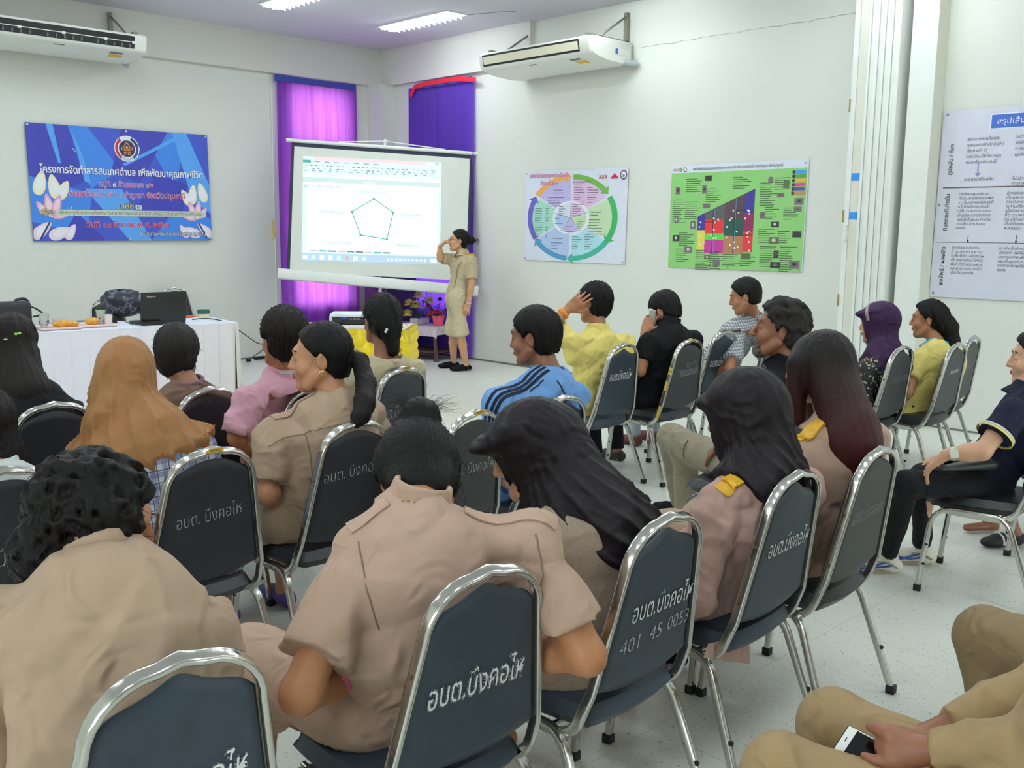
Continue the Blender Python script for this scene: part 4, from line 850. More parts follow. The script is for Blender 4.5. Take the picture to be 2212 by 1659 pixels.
# cups, bread on trays
M_PAPER = mat('pale_paper_cup', '#ece8e4', .5); M_PINKP = mat('pink_tray_plastic', '#efd3cf', .4); M_BREAD = mat('bread_crust', '#dd9a2c', .35, var=.25, scale=30, coat=.5)
m, N, L, b = node_mat('printed_glass'); b.inputs['Base Color'].default_value = lin('#dfe8e4') + (1,); b.inputs['Roughness'].default_value = .1; b.inputs['Alpha'].default_value = .55; M_GLS = m
for k, (tx, ty) in enumerate(((127, 711), (204, 705))):
    q = on_white(tx, ty); t = empty('serving_tray', q, ['pink serving tray holding the larger bread bag, leftmost on the white table', 'pink serving tray with small bread nearer the laptop'][k], 'tray', 'snack trays on the white table')
    mb = MB(); Rt = Matrix.Translation(q) @ Matrix.Rotation(-.1, 4, 'Z'); mb.box((-.15, -.09, 0), (.15, .09, .012), M=Rt, bev=.005); mb.build('tray_base', M_PINKP, t)
    mb = MB(); mb.tube([Rt @ Vector(p) for p in ((-.155, -.095, .014), (.155, -.095, .014), (.155, .095, .014), (-.155, .095, .014))], .008, 6, closed=True); mb.build('rim', M_PINKP, t)
    q2 = Rt @ Vector((.03 if k == 0 else -.02, -.02, .045)); mb = MB(); mb.ball(q2, (.085 if k == 0 else .06, .05, .034), 16)
    if k == 0: mb.ball(Rt @ Vector((.105, -.01, .04)), (.05, .04, .028), 14)
    o = mb.build('bread_bag', M_BREAD); tagp(o, ['two golden bread buns in a clear bag on the leftmost pink tray', 'single golden bread bun in a clear bag on the tray nearer the laptop'][k], 'bread')
    q3 = Rt @ Vector((-.10, .03, .013)) if k == 0 else Rt @ Vector((.07, .05, .013)); mb = MB(); mb.lathe([(.026, 0), (.028, .002), (.038, .115), (.036, .115), (.027, .006)], q3, 18); o = mb.build('drinking_glass', M_GLS); tagp(o, ['patterned drinking glass on the leftmost pink tray', 'patterned drinking glass behind the white cup on the tray nearer the laptop'][k], 'glass')
    mb = MB(); mb.lathe([(.0365, .112), (.039, .112), (.039, .118), (.0365, .118)], q3, 18); mb.build('rim', mat('green_rim', '#9cc08a', .4), o)
    mb = MB(); rnd = random.Random(k)
    for i in range(16):
        a = rnd.uniform(0, 6.28); z = rnd.uniform(.02, .06); r = .028 + .010 * z / .115 + .0012; mb.ball((q3[0] + r * math.cos(a), q3[1] + r * math.sin(a), q3[2] + z), .0055, 6)
    mb.build('printed_dots', mat('glass_print', '#4a4262', .5), o)
    q4 = Rt @ Vector((.02, .12, 0.0)) if k == 0 else Rt @ Vector((.12, .02, .013)); mb = MB(); mb.lathe([(.026, 0), (.03, .002), (.036, .08), (.034, .08), (.028, .005)], q4, 18); o = mb.build('cup', M_PAPER); tagp(o, ['pale plastic cup behind the larger bread bag', 'white plastic cup beside the single bun'][k], 'cup')
q = on_white(157, 696); mb = MB(); mb.box((q[0] - .1, q[1] - .02, q[2]), (q[0] + .12, q[1] + .06, q[2] + .008), bev=.002); o = mb.build('notebook', M_GREY); tagp(o, 'thin grey notebook lying on the white table behind the bread', 'notebook')
q = on_white(245, 698); mb = MB(); mb.ball((q[0], q[1], q[2] + .03), (.034, .03, .03), 14); mb.lathe([(.03, 0), (.034, .006), (.02, .03), (.0, .034)], q, 16); mb.ball((q[0] - .005, q[1] - .01, q[2] + .048), (.022, .02, .016), 12); o = mb.build('webcam', M_RUB); tagp(o, 'small black webcam ball on the white table left of the laptop', 'webcam')
P = [on_white(x, y, z) for x, y, z in ((250, 694, .77), (262, 692, .757), (275, 696, .757), (287, 701, .757))]; mb = MB(); mb.tube(spline(P), .003, 6); mb.build('lead', M_RUB, o)
# tape roll and orange scissors
q = on_white(440, 684); t = empty('tape_roll', q, 'wide green and cream adhesive tape rolls stacked beside the laptop', 'tape roll'); mb = MB(); mb.lathe([(.038, 0), (.055, 0), (.055, .028), (.038, .028), (.038, 0)], q, 24); mb.build('cream_roll', mat('cream_tape', '#e6dcb8', .5), t); mb = MB(); mb.lathe([(.038, .0285), (.056, .0285), (.056, .066), (.038, .066), (.038, .0285)], q, 24); mb.build('green_roll', mat('green_tape', '#2f6258', .5), t)
q = on_white(408, 685, .756); t = empty('scissors', q, 'orange-handled scissors lying beside the laptop', 'scissors'); M_OR = mat('orange_plastic', '#e8682a', .4)
for dx in (0, .045):
    mb = MB(); mb.tube([(q[0] + dx + .022 * math.cos(a), q[1] + .014 * math.sin(a), q[2] + .008) for a in np.linspace(0, 2 * PI, 14)[:-1]], .006, 6, closed=True); mb.build('handle', M_OR, t)
mb = MB(); mb.add([(q[0] - .02, q[1] + .004, q[2] + .006), (q[0] - .02, q[1] - .004, q[2] + .006), (q[0] - .12, q[1] + .01, q[2] + .006)], [(0, 1, 2)]); mb.add([(q[0] - .02, q[1] + .004, q[2] + .010), (q[0] - .02, q[1] - .004, q[2] + .010), (q[0] - .12, q[1] - .01, q[2] + .010)], [(0, 1, 2)]); mb.build('blades', M_ALU, t)
# power cable from the table to the floor socket strip
e = on_white(415, 690, .757); P = [e, on_white(445, 688, .757), on_white(475, 692, .757), at_d(500, 703, 9.05), at_d(535, 727, 9.25), at_d(556, 741, 9.4), at_d(572, 745, 9.6), at_d(566, 757, 9.9), at_d(550, 768, 10.6), at_z(534, 780, .012)]
mb = MB(); mb.tube(spline(P, 8), .0045, 6); o = mb.build('power_cable', M_RUB); tagp(o, 'black power cable trailing off the right end of the white table to the floor', 'cable')
q = at_z(572, 775, .0); mb = MB(); mb.box((q[0] - .14, q[1] - .03, 0), (q[0] + .14, q[1] + .03, .035), bev=.006); o = mb.build('power_strip', M_RUB); tagp(o, 'black power strip lying on the floor by the front wall', 'power strip')
q = at_z(536, 781, 0); mb = MB(); mb.box((q[0] - .02, q[1] - .02, 0), (q[0] + .03, q[1] + .02, .035), bev=.006); o = mb.build('plug', M_RUB); tagp(o, 'black plug at the end of the trailing cable by the table corner', 'plug')
# bags
def blob_bag(name, q, r, m, label, cat, seed, n=26):
    rnd = random.Random(seed); ph = [rnd.uniform(0, 6) for _ in range(8)]
    t = empty(name, q, label, cat); mb = MB(); vs = []; 
    for i in range(n + 1):
        a = -PI / 2 + PI * i / n
        for j in range(n):
            th = 2 * PI * j / n; k = 1 + .05 * math.sin(3 * th + ph[0] + 2 * a) + .05 * math.sin(5 * th + ph[1] - 3 * a) + .03 * math.sin(9 * a + ph[2] + th)
            e = .62; cx_, sx_ = math.cos(th), math.sin(th); ca, sa = math.cos(a), math.sin(a)
            vs.append((q[0] + r[0] * k * abs(ca) ** e * math.copysign(abs(cx_) ** e, cx_), q[1] + r[1] * k * abs(ca) ** e * math.copysign(abs(sx_) ** e, sx_), q[2] + r[2] + r[2] * math.copysign(abs(sa) ** e, sa) * (1 if sa < 0 else k)))
    mb.add(vs, [(i * n + j, i * n + (j + 1) % n, (i + 1) * n + (j + 1) % n, (i + 1) * n + j) for i in range(n) for j in range(n)], 0, True); mb.build('bag_body', m, t); return t
m, N, L, b = node_mat('patterned_backpack'); tc = N.new('ShaderNodeTexCoord'); vo = N.new('ShaderNodeTexNoise'); vo.inputs['Scale'].default_value = 16; vo.inputs['Detail'].default_value = 2; L.new(tc.outputs['Object'], vo.inputs['Vector']); rp = N.new('ShaderNodeValToRGB'); rp.color_ramp.interpolation = 'CONSTANT'
e_ = rp.color_ramp.elements; e_[0].color = lin('#20242e') + (1,); e_[1].position = .52; e_[1].color = lin('#4a5466') + (1,); x = e_.new(.6); x.color = lin('#8a6f7c') + (1,); x = e_.new(.64); x.color = lin('#262a36') + (1,); L.new(vo.outputs['Fac'], rp.inputs[0]); L.new(rp.outputs[0], b.inputs['Base Color']); b.inputs['Roughness'].default_value = .5; M_BP = m
q = at_z(272, 686, .752); t = blob_bag('backpack', (q[0], q[1] + .1, .752), (.17, .12, .125), M_BP, 'dark patterned backpack slumped on the white table left of the laptop', 'backpack', 4)
mb = MB(); mb.ball((q[0] + .24, q[1] + .1, .752 + .075), (.12, .09, .072), 18); mb.build('front_pocket', M_BP, t)
mb = MB(); mb.tube(spline([(q[0] + .05, q[1] - .02, .80), (q[0] + .1, q[1] - .04, .86), (q[0] + .14, q[1] - .03, .80)], 6), .008, 6); mb.build('strap', M_BP, t)
M_BAGB = mat('black_nylon', '#26282b', .6, bump=.1, bscale=300)
q = at_y(30, 690, 8.55); t = empty('laptop_bag', (q[0], q[1], .752), 'black laptop bag with side strap standing on the white table at the left edge', 'bag')
zt = at_y(40, 650, 8.55)[2]; xr = at_y(66, 680, 8.55)[0]
mb = MB(); mb.box((xr - .46, 8.49, .752), (xr, 8.61, zt), bev=.045); mb.build('bag_body', M_BAGB, t)
mb = MB(); mb.tube(spline([at_y(32, 650, 8.55), at_y(42, 646, 8.55), at_y(54, 646, 8.55), at_y(62, 654, 8.55)], 6), .012, 8); mb.build('carry_handle', M_BAGB, t)
mb = MB(); mb.tube(spline([at_y(66, 662, 8.55), at_y(78, 667, 8.55), at_y(91, 676, 8.55), at_y(86, 681, 8.55), at_y(72, 684, 8.55)], 6), 1, 8, sec=(.018, .006), up=(0, 1, 0)); mb.build('shoulder_strap', M_BAGB, t)
# projector on the yellow table
q = at_z(752, 704, .747); t = empty('projector', q, 'white and black video projector on the yellow-skirted table', 'projector'); Rp = Matrix.Translation(q) @ Matrix.Rotation(ang2 + .10, 4, 'Z')
M_PJW = mat('projector_white', '#dfe6ea', .3); mb = MB(); mb.box((-.15, -.02, .012), (.16, .24, .075), M=Rp, bev=.018); mb.build('body', M_LAP, t)
mb = MB(); mb.box((-.155, -.03, .075), (.165, .25, .108), M=Rp, bev=.014); mb.build('top_cover', M_PJW, t)
mb = MB(); mb.box((-.158, -.028, .01), (-.135, .245, .09), M=Rp, bev=.008); mb.build('side_cover', M_PJW, t)
mb = MB(); mb.box((-.05, -.024, .058), (-.015, -.018, .072), M=Rp); mb.build('video_port', mat('port_blue', '#3556c0', .4), t)
for x in (.015, .05, .08, .015): 
    mb = MB(); mb.box((x, -.0235, .058), (x + .022, -.0205, .066), M=Rp); mb.build('port', M_ALU, t)
mb = MB(); mb.tube([Rp @ Vector((-.03, -.03, .062)), Rp @ Vector((-.07, -.06, .04)), Rp @ Vector((-.10, -.09, .004)), Rp @ Vector((-.13, -.14, .003))], .004, 6); mb.build('video_cable', M_RUB, t)
for x in (-.12, .12):
    mb = MB(); a = Rp @ Vector((x, .02, 0)); mb.tube([a, a + Vector((0, 0, .02))], .01, 8); mb.build('foot', M_RUB, t)
mb = MB(); a = Rp @ Vector((0, .245, .055)); c_ = Rp @ Vector((0, .27, .055)); mb.tube([a, c_], .03, 14); mb.build('lens', M_SCRN, t)
mb = MB(); mb.box((.30, .02, .747), (.95, .40, .757), M=RY); o = mb.build('paper_sheet', M_PAPER); tagp(o, 'white sheet of paper lying on the yellow-skirted table', 'paper')

# ---- projection screen on its tripod
TL, TR, BL = at_d(622, 303, 11.42), at_d(1029, 332, 11.78), at_d(610, 590, 11.42)
ex = TR - TL; WS = np.linalg.norm(ex); exn = ex / WS; ey = TL - BL; ey = ey - exn * (ey @ exn) * .6; HS = np.linalg.norm(ey); eyn = ey / HS
scr = empty('projection_screen', (BL + TR) / 2 * np.array([1, 1, 0]), 'white tripod projection screen showing a spreadsheet with a green pentagon', 'projection screen')
nS = np.cross(exn, eyn); nS /= np.linalg.norm(nS)
M_SCW = mat('screen_fabric', '#dfe3da', .8, var=.01); M_SCB = mat('screen_black_border', '#23283c', .7)
def SP(x, y, z=0.0): return TL + exn * x - eyn * y + nS * z
mb = MB(); mb.tube([SP(-.02, 0), SP(WS + .02, 0)], .022, 12); mb.build('top_bar', M_WHITE, scr)
S = Sheet(SP(.04, HS - .02), exn, eyn, .0006); S.rect(0, 0, WS - .08, HS - .03, M_SCB, 0); S.rect(.035, .0, WS - .115, HS - .085, M_SCW, 1); S.build('screen_sheet', scr)
mb = MB(); mb.tube([SP(-.06, HS + .005, -.02), SP(WS + .08, HS + .10, -.02)], 1, 12, sec=(.062, .05), up=tuple(eyn)); mb.build('housing', M_WHITE, scr)
mc = SP(WS * .507, .0); mb = MB(); mb.tube([SP(WS * .507, -.03, -.05), SP(WS * .507, HS + .05, -.075)], .014, 10); mb.tube([SP(WS * .507, HS, -.075), np.array([SP(WS * .507, HS, -.075)[0], SP(WS * .507, HS, -.075)[1], .35])], .019, 10); mb.build('pole', M_WHITE, scr)
fo = SP(WS * .507, HS, -.075)
for a in (.4, 2.5, 4.6):
    mb = MB(); mb.tube([(fo[0], fo[1], .55), (fo[0] + .5 * math.cos(a), fo[1] + .5 * math.sin(a), .02)], .012, 8); mb.build('leg', M_WHITE, scr)
hk = SP(WS * .507, -.07); mb = MB(); mb.tube([hk, SP(WS * .507, .0)], .016, 8); mb.ball(hk, .026, 10); mb.build('hook', M_WHITE, scr)
mb = MB(); mb.tube([SP(WS * .26, -.022), hk, SP(WS * .83, -.022)], .007, 6); mb.build('hanger_wire', M_WHITE, scr)
# the projected picture: light thrown on the fabric, drawn as a faintly glowing sheet
def glow(name, col, s=1.0):
    m, N, L, b = node_mat(name); s *= 1.55; b.inputs['Base Color'].default_value = lin('#c9cfd2') + (1,); b.inputs['Emission Color'].default_value = lin(col) + (1,); b.inputs['Emission Strength'].default_value = s; b.inputs['Roughness'].default_value = .8; return m
G = dict(page=glow('lit_white', '#e8f4f4', .55), rib=glow('lit_ribbon', '#cfe9ef', .35), pink=glow('lit_pink', '#f2a9b4', .32), bar=glow('lit_taskbar', '#79b8e8', .30), teal=glow('lit_teal', '#3fb9a4', .0), ink=glow('lit_ink', '#9ab4b8', .0), head=glow('lit_head', '#bfe0dd', .25), red=glow('lit_red', '#e06a78', .2), yel=glow('lit_yellow', '#f0e2a8', .3))
for k, c in (('teal', '#4fbfae'), ('ink', '#6f8f96')): G[k].node_tree.nodes['Principled BSDF'].inputs['Base Color'].default_value = lin(c) + (1,)
for k in ('teal', 'ink'): G[k].node_tree.nodes['Principled BSDF'].inputs['Emission Strength'].default_value = .0; 
def onscreen(px, py):
    d = ray(px, py); o = SP(0, 0, .004); tt = ((o - E0) @ nS) / (d @ nS); p = E0 + d * tt - TL; return p @ exn, -(p @ eyn)
c4 = [onscreen(*p) for p in ((655, 337), (963, 339), (951, 573), (652, 563))]
ox, oy = c4[3]; wI = c4[1][0] - c4[3][0]; hI = c4[3][1] - c4[0][1] 
eI = SP(*c4[2], .004) - SP(*c4[3], .004); fI = SP(*c4[0], .004) - SP(*c4[3], .004); wI = np.linalg.norm(eI); hI = np.linalg.norm(fI)
S = Sheet(SP(ox, oy, .004), eI / wI, fI / hI, .0006)
S.rect(0, 0, wI, hI, G['rib'], 0); S.rect(0, 0, wI, hI * .075, G['bar'], 1); S.rect(.12, hI * .965, wI * .89, hI, G['pink'], 1); S.rect(wI * .95, hI * .97, wI * .98, hI * .995, G['red'], 1)
S.rect(.04, hI * .09, wI * .98, hI * .755, G['page'], 1); S.rect(.0, hI * .755, wI * .99, hI * .80, G['head'], 1); S.rect(wI * .43, hI * .765, wI * .51, hI * .785, G['yel'], 2); S.rect(.0, hI * .815, wI * .15, hI * .84, G['page'], 1); S.rect(wI * .23, hI * .80, wI * .98, hI * .83, G['page'], 1); S.rect(0, hI * .94, wI * .055, hI * .965, G['teal'], 1)
rnd = random.Random(9)
for row, n in ((.91, 26), (.88, 22), (.86, 18)):
    for i in range(n):
        x = wI * (.02 + .95 * i / n + rnd.uniform(-.01, .01)); S.rect(x, hI * row, x + wI * rnd.uniform(.006, .022), hI * (row + .008), G['ink'], 2)
for i, x in enumerate((.62, .68, .73, .89, .945)): S.ell(wI * x, hI * .905, .022, .022, G['bar'], 3, 8)
for i in range(7): S.rect(wI * (.08 + .07 * i), hI * .948, wI * (.12 + .07 * i), hI * .954, G['ink'], 2)
pent = [onscreen(*p) for p in ((807, 431), (849, 461), (836, 519), (779, 509), (760, 459))]
pq = []
for x, y in pent:
    v_ = SP(x, y, .004) - SP(ox, oy, .004); pq.append((v_ @ eI / wI, v_ @ fI / hI))
for i in range(5): S.line(*pq[i], *pq[(i + 1) % 5], .010, G['teal'], 3); S.ell(*pq[i], .016, .016, G['teal'], 4, 6)
S.text('สรุปการวิเคราะห์ระดับการพัฒนาหมู่บ้าน', wI * .15, hI * .705, .05, G['ink'], 3, wI * .27); S.text('ด้านการมีงานทำและรายได้', wI * .49, hI * .665, .05, G['ink'], 3, wI * .2); S.text('ด้านสุขภาพและอนามัย', wI * .21, hI * .465, .05, G['ink'], 3, wI * .18); S.text('ด้านความรู้และการศึกษา', wI * .78, hI * .46, .05, G['ink'], 3, wI * .17); S.text('ด้านความเข้มแข็งชุมชน', wI * .27, hI * .17, .05, G['ink'], 3, wI * .18); S.text('ด้านทรัพยากรธรรมชาติ', wI * .74, hI * .165, .05, G['ink'], 3, wI * .2)
for i in range(9): S.rect(wI * (.06 + .065 * i), hI * .092, wI * (.115 + .065 * i), hI * .105, [G['red'], G['teal'], G['ink']][i % 3], 3)
for i in range(8): S.rect(wI * (.01 + .06 * i), hI * .015, wI * (.04 + .06 * i), hI * .055, [G['page'], G['rib'], G['red'] if i == 5 else G['page']][i % 3], 2)
for i in range(10): S.ell(wI * (.62 + .03 * i), hI * .035, .014, .014, G['page'], 2, 8)
S.rect(wI * .93, hI * .02, wI * .975, hI * .05, G['page'], 2)
S.build('projected_picture', scr)

# ---- low table with lace cloth and flowers by the corner, and the dark cabinet behind
M_LACE = mat('lace_cloth', '#cfc4c9', .8, var=.12, scale=26)
zt = .42; c0 = at_z(941, 707, zt); dirA = np.array([-.18, 1.0]); dirA /= np.linalg.norm(dirA); dirB = np.array([dirA[1], -dirA[0]])
t = empty('low_table', (c0[0], c0[1], 0), 'low dark wooden table under a lace cloth, carrying flowers by the presenter', 'table')
nearc = np.array([c0[0], c0[1]]); T2 = lambda a, b: nearc + dirA * a + dirB * b
LT, WT_ = .92, .40
mb = MB(); mb.add([(*T2(a, b), z) for z in (zt - .03, zt - .004) for a, b in ((0, 0), (LT, 0), (LT, WT_), (0, WT_))], [(0, 1, 2, 3), (7, 6, 5, 4), (0, 4, 5, 1), (1, 5, 6, 2), (2, 6, 7, 3), (3, 7, 4, 0)]); mb.build('tabletop', M_WOODD, t)
def clothf(u, v):
    a = -.10 + u * (LT + .2); b = -.12 + v * (WT_ + .24); da = max(0, -a, a - LT); db = max(0, -b, b - WT_)
    z = zt + .003; aa = min(max(a, -.012), LT + .012); bb = min(max(b, -.012), WT_ + .012); drop = math.hypot(da, db) if da > 0 and db > 0 else da + db
    return (*T2(aa - (.01 * math.sin(8 * v) if da else 0), bb), z - max(0, drop) * (1.25 if da > 0 and db > 0 else 1))
mb = MB(); mb.grid(clothf, 40, 30); o = mb.build('lace_cloth', M_LACE); tagp(o, 'grey lace cloth draped over the low wooden table', 'tablecloth')
for a, b in ((.06, .05), (LT - .06, .05), (LT - .06, WT_ - .05), (.06, WT_ - .05)):
    mb = MB(); q = T2(a, b); q2 = T2(a + (-.05 if a < .5 else .05), b - (.03 if b < .2 else -.03)); mb.tube([(*q, zt - .03), (*(q * .5 + q2 * .5), .2), (*q2, 0.0)], [.028, .022, .032], 8); mb.build('leg', M_WOODD, t)
mb = MB(); mb.box((-.0, 0, 0), (1, 1, 1), M=Matrix.Translation((0, 0, 0)) @ Matrix(((dirA[0] * LT, dirB[0] * WT_, 0, nearc[0]), (dirA[1] * LT, dirB[1] * WT_, 0, nearc[1]), (0, 0, .02, .10), (0, 0, 0, 1)))); mb.build('shelf', M_WOODD, t)
M_LEAF = mat('leaf_green', '#2f5a34', .5, var=.25, scale=20); M_YFL = mat('yellow_petal', '#f6ec86', .6, var=.1); M_RFL = mat('red_petal', '#e2475a', .6, var=.15); M_PFL = mat('violet_petal', '#7a4a78', .6, var=.2); M_PPOT = mat('pink_pot', '#f0607c', .4); M_WPOT = mat('white_pot', '#d9d6d2', .4)
def flowers(name, q, s, label, pot, heads, seed):
    rnd = random.Random(seed); t = empty(name, q, label, 'flower pot', 'flower pots on the low table')
    mb = MB()
    if pot == 'pink': mb.lathe([(.055 * s, 0), (.075 * s, .02), (.098 * s, .12), (.085 * s, .12), (.07 * s, .03)], q, 16); mb.build('pot', M_PPOT, t)
    else: mb.box((q[0] - .11, q[1] - .07, q[2]), (q[0] + .09, q[1] + .07, q[2] + .07), bev=.008); mb.build('pot', M_WPOT, t)
    base = np.array(q) + [0, 0, .07]; mb = MB()
    for i in range(46):
        a = rnd.uniform(0, 2 * PI); r = rnd.uniform(.02, .15) * s; z = rnd.uniform(.0, .22) * s; c = base + [r * math.cos(a), r * math.sin(a), z]; d = np.array([math.cos(a), math.sin(a), rnd.uniform(-.3, .6)]) * rnd.uniform(.04, .075) * s; n_ = np.array([-math.sin(a), math.cos(a), .2]) * .018 * s
        mb.add([c, c + d * .5 + n_, c + d, c + d * .5 - n_, c + d * .5 + np.array([0, 0, .008])], [(0, 1, 4), (1, 2, 4), (2, 3, 4), (3, 0, 4)], 0, True)
    mb.build('foliage', M_LEAF, t)
    for (dx, dy, dz, r, m) in heads:
        c = base + np.array([dx, dy, dz]); mb = MB(); mb.tube([base, base + (c - base) * .5 + [0, 0, .02], c], .004, 5); mb.build('stem', M_LEAF, t); mb = MB(); npet = 14
        for layer in range(5):
            for i in range(npet):
                a = 2 * PI * (i + .5 * layer) / npet; tilt = -.45 + .42 * layer; L_ = r * (1 - .10 * layer); d = np.array([math.cos(a) * math.cos(tilt), math.sin(a) * math.cos(tilt), math.sin(tilt)]); sd = np.array([-math.sin(a), math.cos(a), 0]) * r * .17
                mb.add([c, c + d * L_ * .6 + sd, c + d * L_, c + d * L_ * .6 - sd, c + d * L_ * .6 + [0, 0, .006]], [(0, 1, 4), (1, 2, 4), (2, 3, 4), (3, 0, 4)], 0, True)
        mb.build('blossom', m, t)
    return t
vd = np.array([W2C[0][0], W2C[0][1]])   # sideways, seen from the audience
q = at_z(908, 699, zt + .004); R_ = lambda s, z, f=0: (vd[0] * s + .5 * f, vd[1] * s - .5 * f, z)
flowers('flower_arrangement', q, 1.0, 'arrangement of yellow chrysanthemums in a white pot on the lace cloth', 'white', [(*R_(-.12, .06, -.05), .085, M_YFL), (*R_(-.11, .19, -.04), .08, M_YFL), (*R_(.03, .165, -.12), .09, M_YFL), (*R_(-.02, .29, 0), .085, M_YFL), (*R_(.12, .22, 0), .085, M_YFL), (*R_(.14, .15, -.05), .05, M_RFL), (*R_(.1, .37, 0), .03, mat('lotus_bud', '#6d6232', .6))], 1)
q = at_z(947, 703, zt + .004); flowers('flower_arrangement', q, .8, 'pink pot of small red and violet flowers nearest the presenter', 'pink', [(*R_(-.05, .08, -.06), .05, M_RFL), (*R_(.02, .10, -.06), .05, M_RFL), (*R_(.0, .03, -.07), .045, M_RFL), (*R_(.06, .07, -.04), .045, M_RFL), (*R_(-.11, .05, 0), .05, M_PFL), (*R_(-.09, .13, 0), .045, M_PFL), (*R_(.09, .11, 0), .05, M_PFL), (*R_(.02, .25, 0), .045, mat('dark_petal', '#4a3448', .6)), (*R_(.1, .2, 0), .04, M_PFL), (*R_(.13, .13, 0), .04, mat('pale_violet_petal', '#c79ad0', .6))], 2)
# loudspeaker cabinet standing in the corner
M_CAB = mat('dark_cabinet', '#3c2f4c', .45, var=.12); cl, cc, cr = at_d(788, 640, 12.75), at_d(836, 640, 12.35), at_d(899, 640, 12.62)
t = empty('speaker_cabinet', (cc[0], cc[1], 0), 'tall dark cabinet loudspeaker in the corner behind the screen pole', 'loudspeaker')
u1 = (cl - cc)[:2]; u2 = (cr - cc)[:2]; mb = MB(); base = [(cc[0], cc[1]), (cl[0], cl[1]), (cl[0] + u2[0], cl[1] + u2[1]), (cr[0], cr[1])]
vs = [(*p, z) for z in (.02, 1.28) for p in base]; mb.add(vs, [(0, 1, 2, 3), (7, 6, 5, 4), (0, 4, 5, 1), (1, 5, 6, 2), (2, 6, 7, 3), (3, 7, 4, 0)]); mb.build('cabinet', M_CAB, t)
n1 = np.array([u1[1], -u1[0]]); n1 = n1 / np.linalg.norm(n1); 
if n1 @ cc[:2] > 0: n1 = -n1
for z in (.98, .82, .66):
    mb = MB(); a, b_ = cc[:2] + u1 * .12 + n1 * .006, cc[:2] + u1 * .52 + n1 * .006; mb.add([(*a, z), (*b_, z), (*b_, z + .12), (*a, z + .12), (*(a - n1 * .01), z), (*(b_ - n1 * .01), z), (*(b_ - n1 * .01), z + .12), (*(a - n1 * .01), z + .12)], [(0, 1, 2, 3), (0, 4, 5, 1), (1, 5, 6, 2), (2, 6, 7, 3), (3, 7, 4, 0)]); mb.build('driver_opening', M_ACD, t)
mb = MB(); mb.add([(*p, z) for z in (.0, .35) for p in [tuple(np.array(b) - (np.array(b) - np.mean(base, axis=0)) * -.03) for b in base]], [(0, 1, 2, 3), (7, 6, 5, 4), (0, 4, 5, 1), (1, 5, 6, 2), (2, 6, 7, 3), (3, 7, 4, 0)]); mb.build('plinth', M_WOODD, t)
